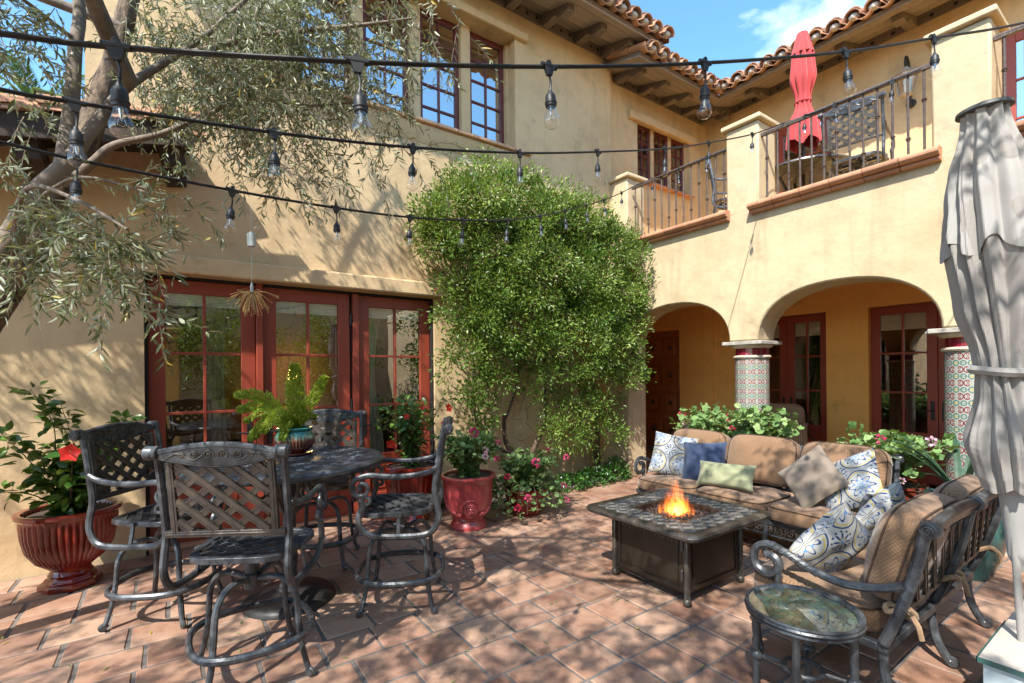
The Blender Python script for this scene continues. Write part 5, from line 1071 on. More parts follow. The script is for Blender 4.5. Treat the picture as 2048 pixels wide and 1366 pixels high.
def ucan(z0, z1, prof, nf, amp, ph, name, mat, hem=None, lean=0.0, sc=1.0):
    b = MB()
    def pt(u, v):
        th = 2 * math.pi * u; z = z0 + (z1 - z0) * v
        for i in range(len(prof) - 1):
            if prof[i][0] <= z <= prof[i + 1][0] + 1e-6:
                t = (z - prof[i][0]) / (prof[i + 1][0] - prof[i][0]); t = t * t * (3 - 2 * t); r = prof[i][1] + (prof[i + 1][1] - prof[i][1]) * t; break
        else: r = prof[0][1] if z < prof[0][0] else prof[-1][1]
        tw = th + 0.35 * math.sin(1.7 * z + th) + 0.12 * math.sin(3 * th + 2.3 * z)
        f = math.cos(nf * tw + ph); f = f - 0.28 * f * f; q = r * (1 + amp * f + 0.035 * math.cos(2.6 * nf * tw + 3 * z) + 0.05 * math.sin(2 * th + 2.2 * z))
        zz = z + (hem * (0.5 + 0.5 * math.cos(2 * math.pi * (6 * u + 0.3))) * (1 - v) ** 2 if hem else 0.0)
        return (q * math.cos(th) * sc, q * math.sin(th) * sc, zz - UZ)
    b.grid(pt, 180, 60, True); return b.build(name, mat, um, sharp=None, fix=False)
canopy = ucan(1.09, 2.62, [(1.09, 0.085), (1.16, 0.105), (1.27, 0.125), (1.50, 0.078), (1.57, 0.072), (1.64, 0.078), (1.85, 0.116), (2.15, 0.134), (2.40, 0.110), (2.62, 0.064)], 9, 0.17, 0.0, 'canopy', 'grey_canvas', hem=-0.02)
ucan(2.12, 2.645, [(2.12, 0.144), (2.30, 0.126), (2.645, 0.068)], 9, 0.15, 0.0, 'vent_flap', 'white_canvas', hem=-0.07)
lf = ucan(0.72, 1.13, [(0.72, 0.045), (0.80, 0.066), (1.13, 0.078)], 3, 0.12, 0.7, 'lower_fold', 'white_canvas', hem=0.02); lf.location = (0.05, -0.035, 0)
b = MB(); b.tube([(0.086 * (1 + 0.06 * math.sin(4 * a)) * math.cos(a), 0.086 * (1 + 0.06 * math.sin(4 * a)) * math.sin(a), 1.572 + 0.012 * math.sin(a) - UZ) for a in [2 * math.pi * i / 40 for i in range(40)]], 0.02, 6, closed=True, flat=1.0); b.build('strap', 'grey_canvas', um)
b = MB(); b.lathe([(0.001, 2.665), (0.07, 2.668), (0.088, 2.66), (0.090, 2.648), (0.08, 2.644), (0.001, 2.64)], 32, (0, 0, -UZ)); b.build('crown_disc', 'box_dark', um)
# ------------------------------------------------------------------ olive tree
ol = empty('olive_tree', (-1.55, 4.15, 0), 0, 'grey-barked olive tree leaning in from the left over the patio', 'tree'); OO = np.array([-1.55, 4.15, 0.0]); OV = Vector(OO)
def limb(name, pts, r0, r1, mat, n=12, k=5, wob=0.0):
    P = [p - OV for p in smooth_path(pts, k)]; m = len(P); b = MB(); b.tube(P, [r0 + (r1 - r0) * (i / (m - 1)) for i in range(m)], n)
    if wob: b.v = [(x + random.uniform(-wob, wob), y + random.uniform(-wob, wob), z) for x, y, z in b.v]
    return b.build(name, mat, ol, sharp=60)
limb('trunk', [(-1.52, 4.08, -0.02), (-1.30, 3.92, 1.0), (-0.92, 3.69, 1.93), (-0.707, 3.602, 2.306), (-0.609, 3.595, 2.561), (-0.485, 3.569, 2.743), (-0.36, 3.605, 3.013), (-0.207, 3.68, 3.33), (0.149, 3.676, 3.736), (0.5, 3.5, 4.15)], 0.078, 0.010, 'smooth_bark')
limb('trunk', [(-1.60, 4.22, -0.02), (-1.36, 4.45, 1.1), (-0.985, 4.52, 2.03), (-0.779, 4.445, 2.426), (-0.641, 4.349, 2.755), (-0.511, 4.319, 3.108), (-0.416, 4.436, 3.53), (-0.291, 4.471, 4.093), (-0.2, 4.4, 4.6)], 0.125, 0.05, 'rough_bark', 18, 7, 0.006)
limb('limb', [(-0.50, 3.575, 2.70), (-0.464, 3.616, 3.072), (-0.451, 3.668, 3.441), (-0.438, 3.72, 3.764), (-0.5, 3.6, 4.3)], 0.040, 0.026, 'smooth_bark')
limb('limb', [(-0.60, 4.30, 2.82), (-0.43, 4.15, 2.98), (-0.313, 4.12, 3.116), (-0.042, 4.053, 3.246), (0.254, 4.091, 3.526), (0.5, 4.0, 3.8)], 0.032, 0.010, 'smooth_bark', 9)
for pts, r0 in (([(-0.207, 3.68, 3.33), (-0.5, 3.0, 3.9), (-0.7, 2.0, 4.2), (-0.6, 0.9, 4.4), (-0.1, 0.0, 4.4)], 0.05), ([(-0.6, 2.4, 4.1), (0.1, 1.6, 4.3), (0.8, 0.8, 4.4)], 0.03), ([(-0.5, 3.6, 4.2), (-1.5, 3.4, 4.3), (-2.6, 2.8, 4.4)], 0.04), ([(-0.3, 4.45, 4.1), (-1.2, 4.5, 4.2), (-2.4, 4.4, 4.3)], 0.04), ([(-0.6, 0.9, 4.4), (0.6, -0.3, 4.35), (1.4, -1.0, 4.3)], 0.028),
                ([(0.1, 1.6, 4.3), (1.0, 1.2, 4.4), (2.0, 0.6, 4.35)], 0.026), ([(0.05, 3.68, 3.6), (0.5, 3.35, 3.72), (0.95, 3.0, 3.75), (1.25, 2.8, 3.8)], 0.022), ([(0.15, 4.05, 3.38), (0.4, 3.7, 3.45), (0.75, 3.35, 3.35), (1.1, 3.12, 3.4)], 0.016), ([(-0.70, 3.60, 2.32), (-0.55, 3.1, 2.45), (-0.35, 2.8, 2.35), (-0.16, 2.6, 2.2)], 0.014), ([(-0.63, 3.6, 2.5), (-0.4, 3.35, 2.62), (-0.1, 3.2, 2.55)], 0.012), ([(-0.44, 3.7, 3.5), (-0.6, 3.45, 3.5), (-0.72, 3.2, 3.45)], 0.014)):
    limb('limb', pts, r0, 0.006, 'smooth_bark', 7)
OP, OD, OU, OL_, OWd, ORn = [], [], [], [], [], []; twb = MB()
def spray(c, rad, ntw, rg, vis=True, ln=(0.25, 0.5), droop=0.5, lsz=1.0, out=(0.55, -0.25, 0)):
    for _ in range(ntw):
        p = np.array(c) + rg.normal(size=3) * np.array(rad) * 0.55; d = rg.normal(size=3) * 0.75 + np.array([out[0], out[1], -0.15]); d /= np.linalg.norm(d); L_ = rg.uniform(*ln); st = 11; pts = [p.copy()]
        for k in range(st):
            d = d + np.array([0, 0, -droop * 0.16]) + rg.normal(size=3) * 0.07; d /= np.linalg.norm(d); p = p + d * L_ / st; pts.append(p.copy())
            for s in (-1, 1):
                if rg.random() < 0.12: continue
                lat = np.cross(d, rg.normal(size=3)); lat /= np.linalg.norm(lat) + 1e-9; dd = d * 0.75 + lat * 0.75 * s + np.array([0, 0, -0.08]); OP.append(p - OO); OD.append(dd); OU.append(rg.normal(size=3) + np.array([0, 0, 0.8])); OL_.append(rg.uniform(0.040, 0.070) * lsz); OWd.append(rg.uniform(0.0095, 0.0145) * lsz); ORn.append(rg.random())
        if vis: twb.tube([Vector(q - OO) for q in pts[::2]], [0.0028, 0.0024, 0.002, 0.0016, 0.0012, 0.001], 3, caps=False)
rg = np.random.default_rng(5)
for c, n in zip([(-0.04, 4.417, 4.162), (0.213, 3.875, 3.704), (0.45, 3.344, 3.725), (0.726, 3.273, 3.601), (0.959, 2.989, 3.719), (1.188, 2.829, 3.717), (0.45, 3.35, 3.28), (0.62, 3.22, 3.06), (0.50, 3.18, 2.93), (1.05, 3.15, 3.33), (1.15, 3.08, 3.16), (0.93, 3.24, 3.50), (0.323, 3.799, 3.362), (0.017, 4.256, 3.583), (-0.164, 4.504, 3.903), (1.33, 2.72, 3.86), (0.396, 3.87, 4.154), (0.72, 3.522, 4.04), (0.25, 3.55, 3.55), (0.60, 3.40, 3.85)],
                [56, 60, 62, 52, 26, 14, 46, 30, 14, 14, 12, 20, 48, 56, 46, 8, 52, 36, 52, 40]):
    spray(c, (0.24, 0.24, 0.20), n, rg, droop=0.75)
for c, n in zip([(-0.351, 2.805, 2.20), (-0.21, 2.60, 2.12), (-0.497, 3.029, 2.317), (-0.20, 2.46, 1.93), (-0.13, 2.64, 2.10), (-0.488, 2.779, 2.0), (-0.66, 3.357, 3.18), (-0.68, 3.371, 3.379), (-0.55, 3.286, 3.353), (-0.56, 3.41, 2.884), (-0.06, 3.195, 2.528), (-0.64, 3.247, 2.59)], [20, 17, 18, 8, 14, 13, 16, 16, 10, 6, 12, 9]):
    spray(c, (0.13, 0.13, 0.10), n, rg, ln=(0.18, 0.34), droop=0.6, out=(0.25, -0.15, 0))
for c in ((0.0, 4.55, 5.05), (0.35, 4.80, 5.0), (0.65, 4.60, 5.25), (-0.2, 4.75, 5.2), (0.9, 4.75, 5.2), (0.2, 4.35, 5.3)): spray(c, (0.30, 0.16, 0.16), 15, rg, ln=(0.35, 0.6), droop=0.9, lsz=1.15)
limb('limb', [(-0.25, 4.45, 4.5), (0.05, 4.5, 5.0), (0.5, 4.62, 5.2), (0.95, 4.72, 5.3)], 0.03, 0.008, 'smooth_bark', 7)
tag(twb.build('twigs', 'twig', ol, sharp=None, fix=False), kind='stuff')
# the part of the crown overhead, which dapples floor and wall
rg = np.random.default_rng(8); clumps = []
while len(clumps) < 250:
    c = np.array([rg.uniform(-3.6, 2.35), rg.uniform(-2.4, 4.7), rg.uniform(3.75, 4.7)])
    q = in_view(c[0], c[1], c[2] - 0.45)
    if q and q[0] > -250 and q[1] > -150: continue
    if c[0] > -1.2 and c[1] > 3.2: continue
    if (c[0] + 0.45) * 0.52 - (c[1] - 0.2) * 0.6 > 2.3: continue
    clumps.append(c)
for _ in range(19): clumps.append(np.array([rg.uniform(-3.4, -1.35), rg.uniform(3.5, 4.9), rg.uniform(3.3, 4.9)]))
for c in clumps: spray(c, (0.26, 0.26, 0.16), 10, rg, vis=False, lsz=1.55, out=(0, 0, 0))
leaves('crown', 'olive_leaf', np.array(OP), np.array(OD), np.array(OU), np.array(OL_), np.array(OWd), ol, LEAF_B, ORn, 0.6)

# ------------------------------------------------------------------ flowering shrub trained on the wall
cs = empty('climbing_shrub', (3.9, 5.2, 0), 0, 'tall flowering green shrub trained up the golden wall', 'shrub'); CO = np.array([3.9, 5.2, 0.0])
lobes = [(2.72, 5.08, 3.42, .46, .30, .42, 2.0), (2.50, 5.12, 3.16, .30, .22, .22, .7), (3.10, 5.02, 3.66, .50, .33, .36, 1.6), (3.62, 5.0, 3.70, .72, .36, .44, 2.6), (4.10, 5.0, 3.56, .60, .36, .46, 2.0), (4.68, 4.98, 3.56, .66, .36, .46, 2.2), (5.10, 4.86, 3.28, .48, .36, .50, 1.8), (5.28, 4.78, 2.72, .36, .34, .50, 1.4), (3.25, 5.0, 3.08, .66, .36, .50, 2.4), (4.0, 4.92, 2.92, .80, .42, .62, 3.2), (4.72, 4.86, 2.72, .66, .40, .60, 2.6), (3.05, 5.06, 2.42, .48, .30, .48, 1.6), (3.70, 4.98, 2.20, .66, .36, .46, 2.2), (4.60, 4.90, 1.98, .62, .36, .50, 2.0), (5.16, 4.84, 2.02, .40, .32, .52, 1.3),
         (2.86, 5.10, 1.80, .38, .24, .44, .75), (3.30, 5.06, 1.72, .44, .26, .32, .5), (4.22, 4.98, 1.42, .42, .28, .44, .65), (4.36, 5.0, 0.98, .42, .26, .38, .55), (5.02, 4.94, 1.30, .38, .26, .46, .6), (5.06, 5.0, 0.74, .28, .22, .40, .5), (3.02, 5.10, 1.16, .36, .22, .36, .5), (5.34, 4.8, 1.62, .24, .22, .26, .4)]
rg = np.random.default_rng(3); P_, N_, KR, OF = [], [], [], []; tot = sum(l[6] for l in lobes); NL = 78000
for (x, y, z, a, b_, c, wgt) in lobes:
    nc = max(6, int(30 * wgt)); u = nrm(rg.normal(size=(nc, 3))); u[:, 1] = -np.abs(u[:, 1]) * 1.0 + rg.random(nc) * 0.45; u = nrm(u); rr = np.where(rg.random((nc, 1)) < 0.07, rg.uniform(1.15, 1.36, (nc, 1)), rg.uniform(0.55, 1.12, (nc, 1))); cc = u * rr * np.array([a, b_, c]) + np.array([x, y, z])
    n = int(NL * wgt / tot); k = (rg.random(n) ** 1.25 * nc).astype(int); KR.append(rg.random(nc)[k]); off_ = rg.normal(size=(n, 3)); pos = cc[k] + off_ * np.array([0.066, 0.055, 0.062]); OF.append(nrm(off_)); P_.append(pos); N_.append(u[k])
P_ = np.concatenate(P_); N_ = np.concatenate(N_); ok = (P_[:, 1] < 5.33) & (P_[:, 0] < 5.63); P_, N_ = P_[ok], N_[ok]; n = len(P_); KR = np.concatenate(KR)[ok]; OF = np.concatenate(OF)[ok]
cl = np.sin(P_[:, 0] * 7.1 + 1.3) * np.sin(P_[:, 2] * 6.3) + 0.8 * np.sin(P_[:, 0] * 15 + P_[:, 2] * 11)
rv = np.clip(rg.random(n) * 0.50 + KR * 0.42 + 0.03 * cl, 0, 0.89); fl = (rg.random(n) < np.where(KR > 0.60, 0.34, 0.02)); rv[fl] = rg.uniform(0.92, 1.0, fl.sum())
leaves('foliage', 'bush_leaf', P_ - CO, N_ * 0.45 + OF * 0.7 + rdir(n, 0.3) * 0.6, N_ + rdir(n) * 0.7, np.where(fl, 0.024, rg.uniform(0.036, 0.075, n)), np.where(fl, 0.017, rg.uniform(0.016, 0.029, n)), cs, LEAF_A, rv)
def stem(pts, r0, r1):
    b = MB(); P = [p - Vector(CO) for p in smooth_path(pts, 5)]; m = len(P); b.tube(P, [r0 + (r1 - r0) * i / (m - 1) for i in range(m)], 8); b.build('stem', 'vine_bark', cs, sharp=60)
for pts, r0, r1 in (([(3.78, 5.22, -0.02), (3.76, 5.2, 0.25), (3.62, 5.2, 0.52), (3.52, 5.22, 0.75), (3.50, 5.2, 1.05)], 0.055, 0.022), ([(3.77, 5.2, 0.2), (3.95, 5.15, 0.6), (4.1, 5.1, 1.0), (4.05, 5.05, 1.8), (3.9, 5.0, 2.7)], 0.045, 0.015), ([(3.6, 5.2, 0.55), (3.35, 5.2, 0.66), (3.08, 5.18, 0.95), (3.0, 5.12, 1.6), (3.05, 5.1, 2.6)], 0.028, 0.012),
                    ([(5.20, 5.22, -0.02), (5.18, 5.2, 0.6), (5.06, 5.15, 1.2), (4.95, 5.05, 2.0), (4.9, 5.0, 2.9)], 0.045, 0.015), ([(5.12, 5.22, -0.02), (5.10, 5.2, 0.5), (4.86, 5.2, 0.9), (4.72, 5.1, 1.6)], 0.03, 0.012), ([(3.52, 5.2, 1.0), (3.70, 5.18, 1.5), (3.62, 5.1, 2.2)], 0.02, 0.01), ([(4.9, 5.2, 0.85), (4.62, 5.22, 0.75), (4.50, 5.22, 0.5)], 0.012, 0.004), ([(3.35, 5.2, 0.66), (3.2, 5.2, 1.0), (3.35, 5.15, 1.35)], 0.014, 0.006)):
    stem(pts, r0, r1)
rk = random.Random(2); tb_ = MB()
for i in range(70):
    x, z = rk.uniform(2.8, 5.1), rk.uniform(0.7, 1.7); p = Vector((x, 5.26, z)) - Vector(CO); d = Vector((rk.uniform(-1, 1), rk.uniform(-.3, .1), rk.uniform(-.5, 1))).normalized(); tb_.tube([p, p + d * 0.12 + Vector((0, 0, -.01)), p + d * 0.25 + Vector((0, 0, rk.uniform(-.05, .05)))], [0.004, 0.003, 0.0015], 4, caps=False)
tag(tb_.build('twigs', 'vine_bark', cs, sharp=None), kind='stuff')
be = MB()
for i in range(16):
    k = rk.randrange(n); q = P_[k] - CO + N_[k] * 0.04; be.sphere(Vector(q), 0.011, 6, 4)
tag(be.build('berries', 'berry', cs), kind='stuff')

# ------------------------------------------------------------------ pots
def pot(name, loc, prof, mat, label, cat='pot', flute=None, n=64, soil=None, group='glazed pots on the patio', rz=0):
    t = empty(name, loc, rz, label, cat, group); b = MB(); b.lathe(prof, n, flute=flute); b.build('pot_body', mat, t, sharp=50)
    if soil: q = MB(); q.lathe([(0.001, soil[1] + 0.012), (soil[0] * 0.6, soil[1] + 0.008), (soil[0], soil[1])], 24); q.build('soil', 'soil', t)
    return t
def flut(k, a, z0, z1): return lambda th, z: 1 + (a * (abs(math.sin(k * th / 2)) - 0.6) if z0 < z < z1 else 0)
urn = pot('fluted_urn', (-0.66, 4.96, 0), [(0.001, 0.10), (0.17, 0.10), (0.155, 0.115), (0.15, 0.13), (0.175, 0.15), (0.25, 0.20), (0.315, 0.28), (0.345, 0.38), (0.355, 0.47), (0.36, 0.50), (0.375, 0.515), (0.395, 0.525), (0.398, 0.542), (0.385, 0.552), (0.345, 0.548), (0.335, 0.53), (0.33, 0.47), (0.001, 0.46)], 'red_glaze', 'large fluted red glazed urn against the wall left of the doors', 'urn', flut(44, 0.07, 0.15, 0.50), 220, (0.332, 0.515))
b = MB(); b.lathe([(0.001, 0.001), (0.235, 0.001), (0.24, 0.02), (0.235, 0.045), (0.20, 0.055), (0.19, 0.075), (0.17, 0.085), (0.155, 0.101), (0.001, 0.102)], 8, a0=R(10)); b.build('foot', 'red_glaze', urn, bevel=0.006)
lion = pot('lion_urn', (2.50, 4.40, 0), [(0.001, 0.001), (0.185, 0.001), (0.19, 0.02), (0.18, 0.05), (0.16, 0.07), (0.155, 0.09), (0.17, 0.10), (0.165, 0.115), (0.21, 0.16), (0.235, 0.22), (0.245, 0.30), (0.255, 0.42), (0.265, 0.50), (0.285, 0.515), (0.29, 0.53), (0.285, 0.545), (0.255, 0.545), (0.245, 0.52), (0.001, 0.50)], 'pink_glaze', 'rose pink urn with lion head and garland full of geraniums', 'urn', None, 64, (0.25, 0.52))
FA_ = math.atan2(-4.40, -2.50) + 0.10
def lionp(th, z, dr): r = 0.232 + 0.05 * (z - 0.2) + dr; return (r * math.cos(th), r * math.sin(th), z)
b = MB()
for i in range(15): a = 2 * math.pi * i / 15; b.sphere(lionp(FA_ + 0.235 * math.cos(a), 0.215 + 0.058 * math.sin(a), 0.004), 0.017, 8, 6)
for i in range(11): a = 2 * math.pi * i / 11 + .2; b.sphere(lionp(FA_ + 0.16 * math.cos(a), 0.215 + 0.040 * math.sin(a), 0.012), 0.014, 8, 6)
b.sphere(lionp(FA_, 0.218, 0.0), 0.038, 12, 8)
for s in (-1, 1): b.sphere(lionp(FA_ + s * 0.055, 0.232, 0.030), 0.009, 8, 6); b.sphere(lionp(FA_ + s * 0.04, 0.204, 0.032), 0.014, 8, 6); b.sphere(lionp(FA_ + s * 0.17, 0.262, 0.012), 0.014, 8, 6)
b.sphere(lionp(FA_, 0.218, 0.036), 0.010, 8, 6); b.sphere(lionp(FA_, 0.190, 0.026), 0.010, 8, 6)
b.tube([lionp(FA_ + 0.36 * math.cos(a), 0.235 + 0.085 * math.sin(a), 0.006) for a in [math.pi * i / 16 for i in range(17)]], 0.011, 8); b.build('lion_head', 'pink_glaze', lion, sharp=70)
for s in (-1, 1):
    b = MB()
    for i in range(26):
        u = i / 25; th = FA_ + s * (0.42 + 1.15 * u); z = 0.175 + 0.13 * u ** 2 * 1.2
        for k in range(2): b.sphere(lionp(th + random.uniform(-.03, .03), z + random.uniform(-.012, .012), 0.004), random.uniform(.009, .014), 6, 5)
    b.build('garland', 'pink_glaze', lion, sharp=70)
hp = pot('glazed_pot', (2.12, 4.98, 0), [(0.001, 0.0), (0.19, 0.0), (0.20, 0.03), (0.17, 0.06), (0.155, 0.09), (0.20, 0.16), (0.26, 0.30), (0.285, 0.45), (0.29, 0.55), (0.315, 0.57), (0.318, 0.595), (0.29, 0.605), (0.265, 0.59), (0.26, 0.55), (0.001, 0.54)], 'red_glaze', 'dark red streaked pot of hibiscus beside the right-hand door leaf', 'pot', flut(30, 0.03, 0.16, 0.54), 150, (0.262, 0.575))
gp_ = pot('glazed_pot', (3.26, 4.42, 0), [(0.001, 0.0), (0.15, 0.0), (0.16, 0.02), (0.20, 0.10), (0.235, 0.20), (0.25, 0.27), (0.265, 0.285), (0.262, 0.305), (0.235, 0.30), (0.22, 0.27), (0.001, 0.26)], 'red_glaze', 'low red pot hidden under trailing crimson geraniums', 'pot', None, 48, (0.222, 0.285))
rp = pot('glazed_pot', (5.24, 1.64, 0), [(0.001, 0.0), (0.16, 0.0), (0.17, 0.03), (0.22, 0.18), (0.27, 0.36), (0.285, 0.48), (0.275, 0.55), (0.29, 0.565), (0.285, 0.585), (0.255, 0.58), (0.24, 0.54), (0.001, 0.53)], 'brown_glaze', 'brown glazed pot of geraniums between sofa and loveseat', 'pot', None, 48, (0.245, 0.56))
tp_ = pot('glazed_pot', (5.02, 1.10, 0), [(0.001, 0.0), (0.17, 0.0), (0.19, 0.04), (0.25, 0.22), (0.265, 0.36), (0.235, 0.47), (0.20, 0.52), (0.205, 0.56), (0.225, 0.58), (0.22, 0.60), (0.19, 0.595), (0.175, 0.55), (0.001, 0.54)], 'teal_glaze', 'teal glazed jar holding a spiky agave behind the loveseat', 'pot', None, 48, (0.185, 0.57))
pots2 = [pot('glazed_pot', (5.36, y, 0), [(0.001, 0.0), (0.15, 0.0), (0.16, 0.03), (0.20, 0.3), (0.22, 0.55), (0.24, 0.56), (0.24, 0.60), (0.215, 0.60), (0.20, 0.56), (0.001, 0.55)], 'brown_glaze', lab, 'pot', None, 40, (0.21, 0.575)) for y, lab in ((3.48, 'pot of tall geraniums behind the sofa near the small arch'), (2.86, 'pot of leafy geraniums behind the sofa against the tiled column'))]
# fern bowl on the table
fb_ = pot('fern_bowl', (0.735, 3.90, 0.993), [(0.001, 0.012), (0.075, 0.012), (0.085, 0.02), (0.118, 0.05), (0.138, 0.095), (0.135, 0.135), (0.118, 0.165), (0.112, 0.175), (0.125, 0.185), (0.13, 0.195), (0.122, 0.202), (0.10, 0.196), (0.095, 0.17), (0.001, 0.165)], None or 'brown_glaze', 'ribbed bowl with teal drip glaze holding a foxtail fern', 'pot', flut(36, 0.05, 0.02, 0.165), 180, (0.098, 0.18))
def drip():
    m, nt, b = newmat('drip_glaze'); v = coords(nt); sp = nt.nodes.new('ShaderNodeSeparateXYZ'); nt.links.new(v, sp.inputs[0]); mpn = nt.nodes.new('ShaderNodeMapping'); mpn.inputs['Scale'].default_value = (60, 60, 5); nt.links.new(v, mpn.inputs['Vector'])
    z = math_(nt, 'ADD', sp.outputs[2], math_(nt, 'MULTIPLY', math_(nt, 'SUBTRACT', noise(nt, mpn.outputs['Vector'], 1.0, 3, 0.5), 0.5), 0.16))
    nt.links.new(ramp(nt, z, [(0.06, (0.11, 0.025, 0.012)), (0.105, (0.16, 0.05, 0.025)), (0.125, (0.20, 0.24, 0.17)), (0.15, (0.03, 0.17, 0.15)), (0.20, (0.03, 0.19, 0.17))]), b.inputs['Base Color']); b.inputs['Roughness'].default_value = 0.15; b.inputs['Coat Weight'].default_value = 0.5; return m
MAT['drip'] = drip(); fb_.children[0].data.materials[0] = MAT['drip']
b = MB(); b.lathe([(0.001, 0.0), (0.10, 0.0), (0.118, 0.008), (0.122, 0.018), (0.112, 0.016), (0.09, 0.010), (0.001, 0.010)], 32); b.build('saucer', 'brown_glaze', fb_)

# ------------------------------------------------------------------ potted plants (things of their own, growing in the pots)
def plume(P, D_, pts, r, rg, n):
    path = np.array([list(p) for p in smooth_path(pts, 10)]); m = len(path)
    for i in range(n):
        t = rg.random() ** 0.85 * (m - 1.001); k = int(t); p = path[k] + (path[k + 1] - path[k]) * (t - k); tg = path[k + 1] - path[k]; tg /= np.linalg.norm(tg); lat = np.cross(tg, rg.normal(size=3)); lat /= np.linalg.norm(lat); s = math.sin(math.pi * min(1, (t / m) * 0.9 + 0.12)) ** 0.7
        P.append(p + lat * r * s * rg.uniform(0.1, 0.9)); D_.append(lat + tg * 0.9)
ff = empty('foxtail_fern', (0.735, 3.90, 1.175), 0, 'lime green foxtail fern with upright and drooping plumes on the bar table', 'fern'); FO = np.array([0.735, 3.90, 1.175]); rg = np.random.default_rng(9); FPl = [((0.745, 3.93, 1.66), 0.066, 2200, 0.0), ((0.93, 3.80, 1.565), 0.046, 1100, 0.0), ((0.385, 4.18, 1.44), 0.048, 1300, 0.10), ((0.40, 4.17, 1.325), 0.044, 1200, 0.10), ((0.47, 4.12, 1.11), 0.05, 1300, 0.12), ((0.50, 3.72, 1.20), 0.036, 700, 0.12), ((0.43, 4.05, 1.25), 0.026, 420, 0.10), ((0.62, 3.75, 1.13), 0.036, 600, 0.10), ((0.90, 4.02, 1.25), 0.03, 400, .06)]
stm = MB(); allP, allD = [], []
for (e, r, n, lift) in FPl:
    s0 = Vector((0.735, 3.90, 1.18)); e = Vector(e); mid = (s0 + e) / 2 + Vector((0, 0, lift)); plume(allP, allD, [s0 - Vector(FO), mid - Vector(FO), e - Vector(FO)], r, rg, n); stm.tube([s0 - Vector(FO), mid - Vector(FO), e - Vector(FO)], [0.003, 0.0025, 0.001], 4, caps=False)
stm.build('stems', 'twig', ff, sharp=None); nF = len(allP); leaves('needles', 'fern_leaf', np.array(allP), np.array(allD), rdir(nF), 0.030, 0.0095, ff)
def shrub(name, base, stems, nleaf, lsz, mat, label, cat, flowers=(), fmat='red_petal', tpl=LEAF_B, wid=0.62, seed=1, spread=0.05, group=None, stem_r=0.006):
    t = empty(name, base, 0, label, cat, group); B0 = np.array(base); rg = np.random.default_rng(seed); sb = MB(); P, D_ = [], []; tl = [max(0.05, math.dist(s[0], s[-1])) for s in stems]; sm = sum(tl)
    for s, l in zip(stems, tl):
        path = [p - Vector(base) for p in smooth_path(s, 6)]; m = len(path); sb.tube(path, [stem_r * (1 - 0.75 * i / m) for i in range(m)], 5, caps=False); pa = np.array([list(p) for p in path])
        for i in range(int(nleaf * l / sm)):
            u = rg.random() ** 0.75 * (m - 1.001); k = int(u); p = pa[k] + (pa[k + 1] - pa[k]) * (u - k); d = rg.normal(size=3); d[2] = d[2] * 0.5 + 0.05; d /= np.linalg.norm(d); P.append(p + d * rg.uniform(0.005, spread)); D_.append(d)
    sb.build('stems', 'vine_bark', t, sharp=None); n = len(P); ls = np.random.default_rng(seed + 1).uniform(0.6, 1.15, n) * lsz; leaves('foliage', mat, np.array(P), np.array(D_), rdir(n, 1.6), ls, ls * wid, t, tpl)
    for (fx, fy, fz, fr_, face) in flowers:
        f = np.array([fx, fy, fz]) - B0; fn = Vector(face).normalized(); a1 = fn.orthogonal().normalized(); a2 = fn.cross(a1)
        if fmat == 'red_petal':
            dd = np.array([list(a1 * math.cos(2 * math.pi * i / 5) + a2 * math.sin(2 * math.pi * i / 5) + fn * 0.35) for i in range(5)]); leaves('flower', fmat, np.repeat(f[None], 5, 0), dd, np.repeat(np.array([list(fn)]), 5, 0), fr_, fr_ * 1.05, t, LEAF_B, curl=1.4)
            q = MB(); q.tube([Vector(f), Vector(f) + fn * fr_ * 0.9], [0.003, 0.005], 6); q.build('stamen', 'copper_wire', t)
        else:
            k = 34; v = rdir(k, 0.2); leaves('flower', fmat if isinstance(fmat, str) else fmat[rg.integers(0, len(fmat))], np.repeat(f[None], k, 0) + v * fr_ * 0.7, v, rdir(k), fr_ * 0.75, fr_ * 0.7, t, LEAF_B)
    return t
def fan(base, n, h, spread, seed, lean=(0, 0)):
    r_ = random.Random(seed); out = []
    for i in range(n):
        a = r_.uniform(0, 6.283); q = r_.uniform(0.25, 1.0) * spread; hh = h * r_.uniform(0.55, 1.05); B0 = Vector(base)
        out.append([B0, B0 + Vector((q * 0.35 * math.cos(a), q * 0.35 * math.sin(a), hh * 0.55)), B0 + Vector((q * math.cos(a) + lean[0], q * math.sin(a) + lean[1], hh))])
    return out
urn.scale = (0.79, 0.79, 1.07)
U0 = Vector((-0.66, 4.95, 0.55)); CAMV = Vector((0, 0, 1.4))
st = fan(U0, 18, 0.52, 0.28, 4) + [[U0, Vector((-0.72, 4.88, 0.95)), Vector((-0.74, 4.86, 1.25)), Vector((-0.86, 4.88, 1.50))], [U0, Vector((-0.62, 4.95, 0.95)), Vector((-0.70, 4.9, 1.38))], [U0, Vector((-0.85, 4.8, 0.75)), Vector((-1.05, 4.75, 0.80))], [U0, Vector((-0.80, 4.8, 0.9)), Vector((-1.0, 4.82, 1.20))], [U0, Vector((-0.45, 5.0, 0.95)), Vector((-0.32, 5.12, 1.28))], [U0, Vector((-0.62, 4.7, 0.8)), Vector((-0.60, 4.62, 1.05))]]
shrub('hibiscus_plant', tuple(U0), st, 1150, 0.098, 'hibiscus_leaf', 'leafy hibiscus with one big red bloom in the fluted urn', 'plant', [(-0.60, 4.50, 1.055, 0.070, (0.15, -1, 0.35))], seed=31, spread=0.07)
